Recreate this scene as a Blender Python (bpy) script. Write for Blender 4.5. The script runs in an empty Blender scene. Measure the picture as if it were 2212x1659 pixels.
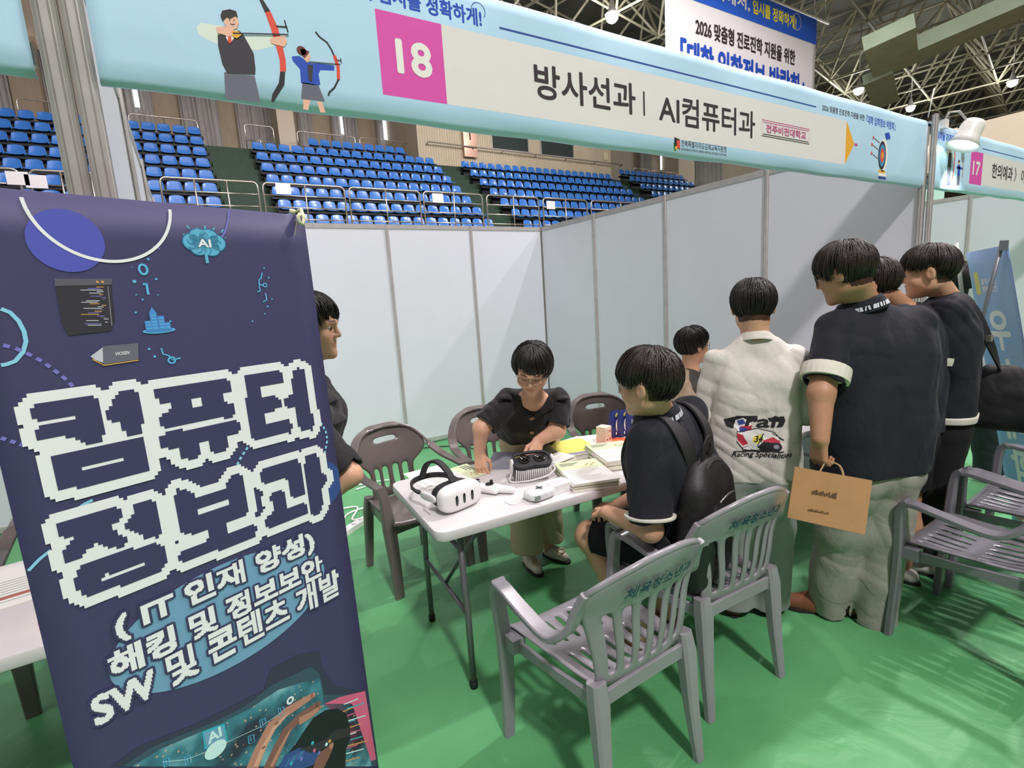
import bpy, bmesh, math, random
import numpy as np
import openvdb
from mathutils import Vector, Matrix

S = bpy.context.scene
COL = S.collection
random.seed(7)
PI = math.pi

# ---------------------------------------------------------------- camera
FPX = 1107.524
CAM = np.array([-3.80777, -5.33821, 1.57422])
def _rot(rx, ry, rz):
    cx, sx, cy, sy, cz, sz = math.cos(rx), math.sin(rx), math.cos(ry), math.sin(ry), math.cos(rz), math.sin(rz)
    Rz = np.array([[cz, -sz, 0], [sz, cz, 0], [0, 0, 1]]); Rx = np.array([[1, 0, 0], [0, cx, -sx], [0, sx, cx]])
    Ry = np.array([[cy, -sy, 0], [sy, cy, 0], [0, 0, 1]])
    return Rz @ Rx @ Ry
RC = _rot(1.4042282574, -0.0643423541, -0.5462557552)
cam_data = bpy.data.cameras.new('camera')
cam_data.sensor_width = 36.0
cam_data.lens = 36.0 * FPX / 2212
cam_data.clip_start = 0.02; cam_data.clip_end = 200
cam = bpy.data.objects.new('camera', cam_data); COL.objects.link(cam)
M4 = Matrix.Identity(4)
for i in range(3):
    for j in range(3): M4[i][j] = RC[i][j]
    M4[i][3] = CAM[i]
cam.matrix_world = M4
S.camera = cam

# ---------------------------------------------------------------- view, world, hall lights
S.view_settings.view_transform = 'Standard'
S.view_settings.look = 'None'
S.view_settings.gamma = 1.0
S.view_settings.use_curve_mapping = False
S.view_settings.exposure = -0.24
w = bpy.data.worlds.new('hall_ambience'); S.world = w; w.use_nodes = True
w.node_tree.nodes['Background'].inputs[0].default_value = (0.98, 0.90, 0.99, 1)
w.node_tree.nodes['Background'].inputs[1].default_value = 0.22

def point_lamp(name, loc, power, color=(1, 0.915, 0.95), radius=0.2):
    l = bpy.data.lights.new(name, 'POINT'); l.energy = power; l.color = color; l.shadow_soft_size = radius
    o = bpy.data.objects.new(name, l); o.location = loc; COL.objects.link(o); return o
def area_lamp(name, loc, target, size, power, color=(1, 1, 1)):
    l = bpy.data.lights.new(name, 'AREA'); l.energy = power; l.color = color; l.shape = 'RECTANGLE'; l.size, l.size_y = size
    o = bpy.data.objects.new(name, l); o.location = loc; COL.objects.link(o)
    o.rotation_euler = (Vector(target) - Vector(loc)).to_track_quat('-Z', 'Y').to_euler(); return o
# floodlights of the sports hall (outside the frame, in the same rows as the lamps that show)
point_lamp('hall_floodlight', (4.6, -3.4, 12.0), 4300)
point_lamp('hall_floodlight', (9.5, -5.0, 12.0), 3300)
point_lamp('hall_floodlight', (-9.0, -4.0, 12.0), 800, radius=2.0)
point_lamp('hall_floodlight', (-4.5, -12.0, 12.0), 6600, radius=0.5)
point_lamp('hall_floodlight', (2.5, 3.0, 12.0), 900)
area_lamp('hall_light_row', (0, 4, 12.3), (2, 14, 3), (14, 8), 1000, (1, 0.90, 0.97))
area_lamp('hall_light_row', (-2, -6, 12.3), (-2, -4, 0), (12, 8), 350, (1, 0.90, 0.97))

# ---------------------------------------------------------------- helpers
def ray(px, py):
    return RC @ np.array([(px - 1106) / FPX, (829.5 - py) / FPX, -1.0])
def at(px, py, depth):                       # point at a chosen distance
    return CAM + depth * ray(px, py)
def onY(px, py, Y):
    d = ray(px, py); return CAM + d * ((Y - CAM[1]) / d[1])
def onZ(px, py, Z):
    d = ray(px, py); return CAM + d * ((Z - CAM[2]) / d[2])
CR, CU, CF = RC[:, 0], RC[:, 1], -RC[:, 2]

def lin(c):
    if isinstance(c, str):
        c = c.lstrip('#'); c = [int(c[i:i + 2], 16) / 255 for i in (0, 2, 4)]
    return [(v / 12.92 if v <= 0.04045 else ((v + 0.055) / 1.055) ** 2.4) for v in c] + [1.0]

MATS = {}
def mat(name, color, rough=0.6, metal=0.0, noise=0.0, nscale=30.0, bump=0.0, bscale=200.0, coat=0.0, emit=None, estr=0.0,
        tint=False, stretch=None, spec=0.5, sheen=0.0, alpha=1.0, trans=0.0):
    if name in MATS: return MATS[name]
    m = bpy.data.materials.new(name); m.use_nodes = True
    nt = m.node_tree; b = nt.nodes['Principled BSDF']; L = nt.links
    c = lin(color)
    b.inputs['Base Color'].default_value = c
    b.inputs['Roughness'].default_value = rough; b.inputs['Metallic'].default_value = metal
    b.inputs['Coat Weight'].default_value = coat
    b.inputs['Specular IOR Level'].default_value = spec
    b.inputs['Sheen Weight'].default_value = sheen
    b.inputs['Transmission Weight'].default_value = trans
    b.inputs['Alpha'].default_value = alpha
    tc = nt.nodes.new('ShaderNodeTexCoord'); src = tc.outputs['Object']
    if stretch:
        mp = nt.nodes.new('ShaderNodeMapping'); mp.inputs['Scale'].default_value = stretch
        L.new(src, mp.inputs[0]); src = mp.outputs[0]
    out = None
    if noise > 0:
        n = nt.nodes.new('ShaderNodeTexNoise'); n.inputs['Scale'].default_value = nscale; n.inputs['Detail'].default_value = 4
        L.new(src, n.inputs['Vector'])
        r = nt.nodes.new('ShaderNodeMapRange'); r.inputs['From Min'].default_value = 0.3; r.inputs['From Max'].default_value = 0.7
        r.inputs['To Min'].default_value = 1 - noise; r.inputs['To Max'].default_value = 1 + noise
        L.new(n.outputs[0], r.inputs['Value'])
        mx = nt.nodes.new('ShaderNodeMix'); mx.data_type = 'RGBA'; mx.blend_type = 'MULTIPLY'; mx.inputs[0].default_value = 1
        mx.inputs[6].default_value = c; L.new(r.outputs[0], mx.inputs[7]); out = mx.outputs[2]
    if tint:
        a = nt.nodes.new('ShaderNodeAttribute'); a.attribute_name = 'tint'
        mx = nt.nodes.new('ShaderNodeMix'); mx.data_type = 'RGBA'; mx.blend_type = 'MULTIPLY'; mx.inputs[0].default_value = 1
        if out: L.new(out, mx.inputs[6])
        else: mx.inputs[6].default_value = c
        L.new(a.outputs['Color'], mx.inputs[7]); out = mx.outputs[2]
    if out: L.new(out, b.inputs['Base Color'])
    if bump > 0:
        n = nt.nodes.new('ShaderNodeTexNoise'); n.inputs['Scale'].default_value = bscale; n.inputs['Detail'].default_value = 3
        L.new(src, n.inputs['Vector'])
        bp = nt.nodes.new('ShaderNodeBump'); bp.inputs['Strength'].default_value = bump; bp.inputs['Distance'].default_value = 0.01
        L.new(n.outputs[0], bp.inputs['Height']); L.new(bp.outputs[0], b.inputs['Normal'])
    if emit:
        b.inputs['Emission Color'].default_value = lin(emit); b.inputs['Emission Strength'].default_value = estr
    MATS[name] = m
    return m

def tag(o, label=None, cat=None, group=None, kind=None):
    if label: o['label'] = label
    if cat: o['category'] = cat
    if group: o['group'] = group
    if kind: o['kind'] = kind
    return o
def empty(name, loc, label=None, cat=None, group=None, rz=0.0, kind=None):
    o = bpy.data.objects.new(name, None); COL.objects.link(o); o.location = Vector([float(v) for v in loc]); o.rotation_euler = (0, 0, rz)
    o.empty_display_size = 0.1
    return tag(o, label, cat, group, kind)
def link_mesh(name, me, parent=None):
    o = bpy.data.objects.new(name, me); COL.objects.link(o)
    if parent is not None: o.parent = parent
    return o
def world_child(o, parent):                  # keep world coordinates of a mesh made in world space
    o.parent = parent
    pm = Matrix.Translation(parent.location) @ parent.rotation_euler.to_matrix().to_4x4()
    o.matrix_parent_inverse = pm.inverted()
    return o
def copy_tree(o, parent=None):
    c = o.copy(); COL.objects.link(c)
    if parent is not None: c.parent = parent
    for ch in list(o.children): copy_tree(ch, c)
    return c

class MB:
    """collects shapes into one mesh"""
    def __init__(s): s.v = []; s.f = []; s.m = []; s.sm = []; s.sharp = False
    def add(s, vs, fs, m=0, smooth=False):
        b = len(s.v); s.v += [tuple(float(x) for x in v) for v in vs]
        for f in fs: s.f.append(tuple(i + b for i in f)); s.m.append(m); s.sm.append(smooth)
        return s
    def box(s, c, d, m=0, rz=0.0, M=None):
        x, y, z = d[0] / 2, d[1] / 2, d[2] / 2
        P = [(-x, -y, -z), (x, -y, -z), (x, y, -z), (-x, y, -z), (-x, -y, z), (x, -y, z), (x, y, z), (-x, y, z)]
        if M is not None: P = [tuple(M @ Vector(p)) for p in P]
        elif rz: P = [(p[0] * math.cos(rz) - p[1] * math.sin(rz), p[0] * math.sin(rz) + p[1] * math.cos(rz), p[2]) for p in P]
        P = [(p[0] + c[0], p[1] + c[1], p[2] + c[2]) for p in P]
        return s.add(P, [(3, 2, 1, 0), (4, 5, 6, 7), (0, 1, 5, 4), (1, 2, 6, 5), (2, 3, 7, 6), (3, 0, 4, 7)], m)
    def rbox(s, c, d, r, m=0, seg=3, rz=0.0, M=None):   # box with rounded vertical edges
        x, y, z = d[0] / 2, d[1] / 2, d[2] / 2
        ring = []
        for (cx, cy, a0) in ((x - r, y - r, 0), (-x + r, y - r, PI / 2), (-x + r, -y + r, PI), (x - r, -y + r, 1.5 * PI)):
            for k in range(seg + 1):
                a = a0 + k * PI / 2 / seg; ring.append((cx + r * math.cos(a), cy + r * math.sin(a)))
        return s.prism(ring, -z, z, m, c, rz, M)
    def prism(s, poly, z0, z1, m=0, c=(0, 0, 0), rz=0.0, M=None, smooth=False):
        n = len(poly)
        P = [(p[0], p[1], z0) for p in poly] + [(p[0], p[1], z1) for p in poly]
        if rz: P = [(p[0] * math.cos(rz) - p[1] * math.sin(rz), p[0] * math.sin(rz) + p[1] * math.cos(rz), p[2]) for p in P]
        if M is not None: P = [tuple(M @ Vector(p)) for p in P]
        P = [(p[0] + c[0], p[1] + c[1], p[2] + c[2]) for p in P]
        b = len(s.v)
        s.add(P, [tuple(range(n - 1, -1, -1)), tuple(range(n, 2 * n))], m)
        base = [(i, (i + 1) % n, n + (i + 1) % n, n + i) for i in range(n)]
        for f in base: s.f.append(tuple(i + b for i in f)); s.m.append(m); s.sm.append(smooth)
        return s
    def tube(s, path, r, m=0, n=8, caps=True, flat=1.0, up=None):
        P = [Vector([float(a) for a in p]) for p in path]; k = len(P)
        rs = r if hasattr(r, '__len__') else [r] * k
        T = [(P[min(i + 1, k - 1)] - P[max(i - 1, 0)]).normalized() for i in range(k)]
        u = Vector(up) if up is not None else (Vector((0, 0, 1)) if abs(T[0].z) < 0.9 else Vector((1, 0, 0)))
        vs = []
        for i in range(k):
            u = (u - T[i] * u.dot(T[i]))
            u = u.normalized() if u.length > 1e-6 else T[i].orthogonal().normalized()
            w_ = T[i].cross(u)
            for j in range(n):
                a = 2 * PI * j / n
                vs.append(P[i] + (u * math.cos(a) * flat + w_ * math.sin(a)) * rs[i])
        fs = [(i * n + j, i * n + (j + 1) % n, (i + 1) * n + (j + 1) % n, (i + 1) * n + j) for i in range(k - 1) for j in range(n)]
        s.add(vs, fs, m, True)
        if caps:
            b = len(s.v) - k * n
            s.f.append(tuple(b + j for j in range(n - 1, -1, -1))); s.m.append(m); s.sm.append(False)
            s.f.append(tuple(b + (k - 1) * n + j for j in range(n))); s.m.append(m); s.sm.append(False)
        return s
    def lathe(s, prof, c=(0, 0, 0), n=20, m=0, M=None, smooth=True):
        vs = []
        for (r, z) in prof:
            for j in range(n):
                a = 2 * PI * j / n; p = Vector((r * math.cos(a), r * math.sin(a), z))
                if M is not None: p = M @ p
                vs.append((p[0] + c[0], p[1] + c[1], p[2] + c[2]))
        k = len(prof)
        fs = [(i * n + j, i * n + (j + 1) % n, (i + 1) * n + (j + 1) % n, (i + 1) * n + j) for i in range(k - 1) for j in range(n)]
        s.add(vs, fs, m, smooth)
        b = len(s.v) - k * n
        if prof[0][0] > 1e-5: s.f.append(tuple(b + j for j in range(n - 1, -1, -1))); s.m.append(m); s.sm.append(False)
        if prof[-1][0] > 1e-5: s.f.append(tuple(b + (k - 1) * n + j for j in range(n))); s.m.append(m); s.sm.append(False)
        return s
    def ball(s, c, r, m=0, n=12, k=8):
        rr = r if hasattr(r, '__len__') else (r, r, r)
        vs = []
        for i in range(k + 1):
            t = PI * i / k
            for j in range(n):
                a = 2 * PI * j / n
                vs.append((c[0] + rr[0] * math.sin(t) * math.cos(a), c[1] + rr[1] * math.sin(t) * math.sin(a), c[2] - rr[2] * math.cos(t)))
        fs = [(i * n + j, i * n + (j + 1) % n, (i + 1) * n + (j + 1) % n, (i + 1) * n + j) for i in range(k) for j in range(n)]
        return s.add(vs, fs, m, True)
    def grid(s, P, m=0, smooth=True, skip=None):
        r, c = len(P), len(P[0]); vs = [p for row in P for p in row]
        fs = [(i * c + j, i * c + j + 1, (i + 1) * c + j + 1, (i + 1) * c + j) for i in range(r - 1) for j in range(c - 1) if not (skip and skip(i, j))]
        return s.add(vs, fs, m, smooth)
    def build(s, name, mats, parent=None, world=False):
        me = bpy.data.meshes.new(name)
        me.from_pydata(s.v, [], s.f)
        if not isinstance(mats, (list, tuple)): mats = [mats]
        for m in mats: me.materials.append(m)
        me.polygons.foreach_set('material_index', s.m)
        me.polygons.foreach_set('use_smooth', s.sm)
        me.update()
        if s.sharp: me.set_sharp_from_angle(angle=0.7)
        o = link_mesh(name, me)
        if parent is not None:
            if world: world_child(o, parent)
            else: o.parent = parent
        return o

def mods(o, subsurf=0, solid=0.0, bevel=0.0, offset=0.0, bseg=2):
    """apply modifiers and keep the result as plain mesh data"""
    if solid:
        m = o.modifiers.new('s', 'SOLIDIFY'); m.thickness = solid; m.offset = offset
    if bevel:
        m = o.modifiers.new('b', 'BEVEL'); m.width = bevel; m.segments = bseg; m.limit_method = 'ANGLE'; m.angle_limit = 0.6
    if subsurf:
        m = o.modifiers.new('u', 'SUBSURF'); m.levels = subsurf; m.render_levels = subsurf
    dg = bpy.context.evaluated_depsgraph_get()
    me = bpy.data.meshes.new_from_object(o.evaluated_get(dg))
    o.modifiers.clear(); old = o.data; o.data = me; me.name = o.name; bpy.data.meshes.remove(old)
    return o
def smooth(o, ang=None):
    o.data.polygons.foreach_set('use_smooth', [True] * len(o.data.polygons))
    if ang:
        o.data.set_sharp_from_angle(angle=ang)
    return o

# ---------------------------------------------------------------- writing
def text_tris(body, bold=0.0):
    """triangles of a line of text, 1 unit = font size, origin at left baseline"""
    c = bpy.data.curves.new('lettering', 'FONT'); c.body = body; c.size = 1.0; c.resolution_u = 4
    o = bpy.data.objects.new('lettering', c); COL.objects.link(o)
    dg = bpy.context.evaluated_depsgraph_get(); dg.update()
    me = bpy.data.meshes.new_from_object(o.evaluated_get(dg))
    V = np.array([v.co[:2] for v in me.vertices]) if len(me.vertices) else np.zeros((0, 2))
    me.calc_loop_triangles()
    F = [tuple(t.vertices) for t in me.loop_triangles]
    bpy.data.objects.remove(o); bpy.data.curves.remove(c); bpy.data.meshes.remove(me)
    return V, F
class Plane2:
    """a flat sheet with its own u, v axes; art is laid on it in thin layers"""
    def __init__(s, o, u, v):
        s.o = np.array(o, float); s.u = np.array(u, float); s.v = np.array(v, float); s.n = np.cross(s.u, s.v)
    def pt(s, a, b, h=0.0): return s.o + s.u * a + s.v * b + s.n * h
    def uv(s, px, py):
        d = ray(px, py); t = ((s.o - CAM) @ s.n) / (d @ s.n); q = CAM + d * t - s.o
        return np.array([q @ s.u, q @ s.v])
class Art:
    def __init__(s, plane, mats): s.P = plane; s.mb = MB(); s.names = list(mats); s.mats = [mats[k] for k in mats]
    def poly(s, uvs, m, h):
        vs = [s.P.pt(a, b, h) for a, b in uvs]
        x = np.array(uvs); ar = 0.5 * np.sum(x[:, 0] * np.roll(x[:, 1], -1) - x[:, 1] * np.roll(x[:, 0], -1))
        idx = list(range(len(vs)))
        if ar < 0: idx.reverse()
        s.mb.add(vs, [tuple(idx)], s.names.index(m))
    def px(s, pts, m, h): s.poly([s.P.uv(*p) for p in pts], m, h)
    def rect(s, a0, b0, a1, b1, m, h): s.poly([(a0, b0), (a1, b0), (a1, b1), (a0, b1)], m, h)
    def ell(s, c, ra, rb, m, h, rot=0.0, n=40, a0=0, a1=2 * PI):
        s.poly([(c[0] + ra * math.cos(t) * math.cos(rot) - rb * math.sin(t) * math.sin(rot),
                 c[1] + ra * math.cos(t) * math.sin(rot) + rb * math.sin(t) * math.cos(rot)) for t in [a0 + (a1 - a0) * k / n for k in range(n if a1 - a0 > 6.28 else n + 1)]], m, h)
    def line(s, pts, wd, m, h, closed=False):
        p = [np.array(q, float) for q in pts]
        if closed: p = p + [p[0], p[1]]
        n = len(p); A = []; B = []
        for i in range(n):
            d = p[min(i + 1, n - 1)] - p[max(i - 1, 0)]; d = d / (np.linalg.norm(d) + 1e-12); q = np.array([-d[1], d[0]]) * wd / 2
            A.append(p[i] + q); B.append(p[i] - q)
        for i in range(n - 1): s.poly([B[i], B[i + 1], A[i + 1], A[i]], m, h)
    def pxline(s, pts, wd, m, h): s.line([s.P.uv(*p) for p in pts], wd, m, h)
    def ring(s, c, r, wd, m, h, a0=0, a1=2 * PI, n=48, rb=None, rot=0.0):
        rb = rb or r
        s.line([(c[0] + r * math.cos(t) * math.cos(rot) - rb * math.sin(t) * math.sin(rot), c[1] + r * math.cos(t) * math.sin(rot) + rb * math.sin(t) * math.cos(rot)) for t in [a0 + (a1 - a0) * k / n for k in range(n + 1)]], wd, m, h)
    def text(s, body, box, m, h, bold=0.0, mirror=False, squeeze=True, shear=0.0):
        """fit the text in box (u0, v0, u1, v1); bold = extra stroke width as a share of the height"""
        V, F = text_tris(body)
        lo, hi = V.min(0), V.max(0)
        u0, v0, u1, v1 = box
        sx = (u1 - u0) / (hi[0] - lo[0]); sy = (v1 - v0) / (hi[1] - lo[1])
        Q = (V - lo) * (sx, sy)
        if mirror: Q[:, 0] = (u1 - u0) - Q[:, 0]
        Q[:, 0] += shear * Q[:, 1]
        Q += (u0, v0)
        b = bold * (v1 - v0)
        offs = [(0, 0)] if bold == 0 else [(math.cos(a) * b, math.sin(a) * b) for a in np.linspace(0, 2 * PI, 8, endpoint=False)] + [(0, 0)]
        for k, (dx, dy) in enumerate(offs):
            vs = [s.P.pt(q[0] + dx, q[1] + dy, h + k * 2e-6) for q in Q]
            fs = [f[::-1] if mirror else f for f in F]
            s.mb.add(vs, fs, s.names.index(m))
    def pxtext(s, body, pl, pr, hgt, m, h, bold=0.0, **k):
        """pl, pr: picture points of the bottom-left and bottom-right corner, hgt in metres"""
        a, b = s.P.uv(*pl), s.P.uv(*pr)
        s.text(body, (a[0], a[1], b[0], a[1] + hgt), m, h, bold, **k)
    def cells(s, mask, o, c, m, h):
        """filled grid cells as merged rectangles: rows of mask from v upward"""
        H_, W_ = mask.shape; done = np.zeros_like(mask)
        for j in range(H_):
            i = 0
            while i < W_:
                if mask[j, i] and not done[j, i]:
                    k = i
                    while k < W_ and mask[j, k] and not done[j, k]: k += 1
                    t = j + 1
                    while t < H_ and mask[t, i:k].all() and not done[t, i:k].any(): t += 1
                    done[j:t, i:k] = True
                    s.rect(o[0] + i * c, o[1] + j * c, o[0] + k * c, o[1] + t * c, m, h); i = k
                else: i += 1
    def build(s, name, parent, world=True): return s.mb.build(name, s.mats, parent, world)
def raster_poly(poly, o, c, shape):
    yy, xx = np.mgrid[0:shape[0], 0:shape[1]]; X = o[0] + (xx + 0.5) * c; Y = o[1] + (yy + 0.5) * c
    ins = np.zeros(shape, bool); n = len(poly)
    for i in range(n):
        x0, y0 = poly[i]; x1, y1 = poly[(i + 1) % n]
        if y0 == y1: continue
        k = ((Y >= min(y0, y1)) & (Y < max(y0, y1))) & (X < (x1 - x0) * (Y - y0) / (y1 - y0) + x0)
        ins ^= k
    return ins
def dilate(m, r, corner=True):
    out = m.copy(); H_, W_ = m.shape
    for dy in range(-r, r + 1):
        for dx in range(-r, r + 1):
            if corner and abs(dx) + abs(dy) > 1.6 * r: continue
            ys, yd = (slice(max(0, -dy), H_ - max(0, dy)), slice(max(0, dy), H_ + min(0, dy)))
            xs, xd = (slice(max(0, -dx), W_ - max(0, dx)), slice(max(0, dx), W_ + min(0, dx)))
            out[yd, xd] |= m[ys, xs]
    return out

# ---------------------------------------------------------------- materials of the setting
PW = 0.98068                                  # panel pitch of the booth system
BX, BY, HT = -4 * PW, -4 * PW, 2.4
m_panel = mat('white_panel', '#d8dce3', 0.45, noise=0.015, nscale=3)
m_alu = mat('aluminium', '#c3bfbb', 0.35, 0.35, noise=0.08, nscale=14)
m_dark = mat('dark_gap', '#33302e', 0.6)
m_white = mat('plain_white', '#f2f2f0', 0.5)
m_black = mat('plain_black', '#141416', 0.5)

def floor_material():
    m = bpy.data.materials.new('green_vinyl'); m.use_nodes = True
    nt = m.node_tree; b = nt.nodes['Principled BSDF']; L = nt.links
    tc = nt.nodes.new('ShaderNodeTexCoord')
    n1 = nt.nodes.new('ShaderNodeTexNoise'); n1.inputs['Scale'].default_value = 1.7; n1.inputs['Detail'].default_value = 5; L.new(tc.outputs['Object'], n1.inputs[0])
    r = nt.nodes.new('ShaderNodeValToRGB'); e = r.color_ramp.elements
    e[0].position = 0.3; e[0].color = lin('#4c925b'); e[1].position = 0.7; e[1].color = lin('#60a96f'); L.new(n1.outputs[0], r.inputs[0])
    # fine pale streaks: light reflected through chair slats, painted into the floor colour
    mp = nt.nodes.new('ShaderNodeMapping'); mp.inputs['Scale'].default_value = (2, 22, 1); mp.inputs['Rotation'].default_value = (0, 0, 0.6); L.new(tc.outputs['Object'], mp.inputs[0])
    n2 = nt.nodes.new('ShaderNodeTexNoise'); n2.inputs['Scale'].default_value = 3; n2.inputs['Detail'].default_value = 6; L.new(mp.outputs[0], n2.inputs[0])
    r2 = nt.nodes.new('ShaderNodeMapRange'); r2.inputs[1].default_value = 0.63; r2.inputs[2].default_value = 0.8; r2.inputs[4].default_value = 0.35; L.new(n2.outputs[0], r2.inputs[0])
    mx = nt.nodes.new('ShaderNodeMix'); mx.data_type = 'RGBA'; L.new(r2.outputs[0], mx.inputs[0]); L.new(r.outputs[0], mx.inputs[6]); mx.inputs[7].default_value = lin('#86c091')
    L.new(mx.outputs[2], b.inputs['Base Color'])
    b.inputs['Roughness'].default_value = 0.46
    n3 = nt.nodes.new('ShaderNodeTexNoise'); n3.inputs['Scale'].default_value = 4.5; n3.inputs['Detail'].default_value = 3; n3.inputs['Distortion'].default_value = 1.2; L.new(tc.outputs['Object'], n3.inputs[0])
    bp = nt.nodes.new('ShaderNodeBump'); bp.inputs['Strength'].default_value = 0.28; bp.inputs['Distance'].default_value = 0.03; L.new(n3.outputs[0], bp.inputs['Height']); L.new(bp.outputs[0], b.inputs['Normal'])
    return m
hf = MB().box((12, 3, -0.07), (90, 50, 0.1)).build('floor', mat('low_bounce_floor', '#a58d68', 0.5, noise=0.1, nscale=3)); tag(hf, 'unseen hall floor added beyond the green vinyl, tan to cut green bounce', 'floor', kind='structure')  # added floor piece out of view, tan so less green light bounces up
fl = MB().box((-2.5, -3.5, -0.01), (23, 12.5, 0.02)).build('floor', floor_material()); tag(fl, 'green vinyl sheet flooring of the hall', 'floor', kind='structure')

# ---------------------------------------------------------------- booth partitions
def post(mb, x, y, h=HT, r=0.02):             # eight sided extrusion with grooves
    ring = []
    for k in range(8):
        a = 2 * PI * (k + 0.5) / 8
        for q, d in ((-0.30, 1.0), (-0.10, 1.0), (-0.07, 0.8), (0.07, 0.8), (0.10, 1.0)):
            t = a + q * PI / 4 * 1.1; ring.append((r * d * math.cos(t), r * d * math.sin(t)))
    mb.prism(ring, 0.0, h, 0, (x, y, 0))
def wall(name, pts, label):
    pan = MB(); fr = []
    for (x0, y0), (x1, y1) in zip(pts, pts[1:]):
        L_ = math.hypot(x1 - x0, y1 - y0); rz = math.atan2(y1 - y0, x1 - x0)
        pan.box(((x0 + x1) / 2, (y0 + y1) / 2, 1.2), (L_ - 0.03, 0.006, 2.34), 0, rz)
    o = pan.build(name, m_panel); tag(o, label, 'wall', kind='structure')
    for (x, y) in pts:
        p = MB(); post(p, x, y); p.build('post', m_alu, o)
    for (x0, y0), (x1, y1) in zip(pts, pts[1:]):
        L_ = math.hypot(x1 - x0, y1 - y0); rz = math.atan2(y1 - y0, x1 - x0)
        for nm, z in (('top_rail', 2.38), ('bottom_rail', 0.045)):
            MB().box(((x0 + x1) / 2, (y0 + y1) / 2, z), (L_ - 0.036, 0.018, 0.045), 0, rz).build(nm, m_alu, o)
    return o
wall('wall_back', [(BX + i * PW, 0) for i in range(5)], 'white panel partition at the back of the booth')
wall('wall_right', [(0, BY + i * PW) for i in range(5)] , 'white panel partition on the right of the booth')
wall('wall_left', [(BX, BY + i * PW) for i in range(5)], 'white panel partition on the left of the booth beside the pole')
# the neighbouring booths
wall('wall_far_right', [(-BX, BY + i * PW) for i in range(5)], 'white panel partition on the far side of the next booth')
wall('wall_back_left', [(2 * BX + i * PW, 0) for i in range(5)], 'white panel partition at the back of the left neighbour booth')
wall('wall_back_right', [(PW + i * PW, 0) for i in range(3)], 'white panel partition at the back of the right neighbour booth')
tp = MB(); post(tp, BX - 0.043, BY, 2.46, 0.021); o = tp.build('booth_post', m_alu)
tag(o, 'grooved aluminium post standing beside the left partition, against the left fascia', 'post')
tp = MB(); post(tp, 0.0, BY - 0.044, 2.46, 0.016); o = tp.build('booth_post', m_alu)
tag(o, 'slim aluminium post between the booth 18 and booth 17 fascia banners', 'post')

# cable lying along the back wall
m_cable = mat('black_cable', '#1c1c1e', 0.5)
def cable(pts, r, m, name, label, n=60):
    P = [Vector(p) for p in pts]; out = []
    for i in range(len(P) - 1):
        a, b, c, d = P[max(i - 1, 0)], P[i], P[i + 1], P[min(i + 2, len(P) - 1)]
        for k in range(8):
            t = k / 8
            out.append(0.5 * ((2 * b) + (c - a) * t + (2 * a - 5 * b + 4 * c - d) * t * t + (3 * b - a - 3 * c + d) * t ** 3))
    out.append(P[-1])
    o = MB().tube(out, r, 0, 6).build(name, m); tag(o, label, 'cable'); return o

# ---------------------------------------------------------------- fascia banners
m_fascia = mat('fascia_cloth', '#b8ddf6', 0.6, bump=0.5, bscale=3.5, noise=0.03, nscale=2, sheen=0.2)
FB, FT = 2.062, 2.430
ART = dict(cream=mat('print_cream', '#ebe7e5', 0.6, bump=0.4, bscale=4), pink=mat('print_pink', '#e455b4', 0.6, bump=0.3, bscale=5), white=mat('print_white', '#f4f2ec', 0.6),
           ink=mat('print_ink', '#3a3134', 0.6), navy=mat('print_navy', '#2b4f9c', 0.6), royal=mat('print_royal', '#2450c0', 0.6), skin=mat('print_skin', '#f3bfa6', 0.6),
           sleeve=mat('print_sleeve', '#e3efe4', 0.6), vest=mat('print_vest', '#36343c', 0.6), grey=mat('print_grey', '#6b6d7d', 0.6), red=mat('print_red', '#e8503c', 0.6),
           black=mat('print_black', '#25252b', 0.6), yellow=mat('print_yellow', '#f2b33a', 0.6), brown=mat('print_brown', '#6d2f2a', 0.6), magenta=mat('print_magenta', '#c8588f', 0.6),
           teal=mat('print_teal', '#3f8fc4', 0.6), green=mat('print_green', '#2f8a4a', 0.6), lemon=mat('print_lemon', '#f6ea3c', 0.6), hair=mat('print_hair', '#2a2426', 0.6),
           mid=mat('print_mid', '#9fb0c0', 0.6))
def fascia(x0, x1, label, art, frame=True):
    # cloth sheet wrapped round two rails: a soft section with small folds
    prof = [(0.010, FT + 0.004), (-0.004, FT + 0.006), (-0.014, FT - 0.004), (-0.016, FT - 0.03), (-0.016, FB + 0.10), (-0.016, FB + 0.055), (-0.016, FB + 0.014), (-0.008, FB), (0.010, FB + 0.004)]
    nx = max(8, int((x1 - x0) / 0.03)); P = []
    rr = random.Random(int(x0 * 100))
    for (py, pz) in prof:
        row = []
        for i in range(nx + 1):
            x = x0 + (x1 - x0) * i / nx
            row.append((x, BY + py + (0.0025 * (1 + math.sin(9 * x + pz * 7)) if pz > FT - 0.01 or pz < FB + 0.01 else 0), pz + (0.002 * math.sin(13 * x) if pz < FB + 0.01 else 0)))
        P.append(row)
    c = MB().grid(P[::-1]).build('fascia_banner', m_fascia); mods(c, solid=0.002)
    smooth(c)
    tag(c, label, 'banner')
    for z in (FB + 0.045, FT - 0.03):
        MB().box(((x0 + x1) / 2, BY + 0.014, z), (x1 - x0, 0.02, 0.04)).build('rail', m_alu, c)
    A = Art(Plane2((0, BY - 0.0165, 0), (1, 0, 0), (0, 0, 1)), ART)
    art(A)
    A.build('printed_artwork', c)
    return c

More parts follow.
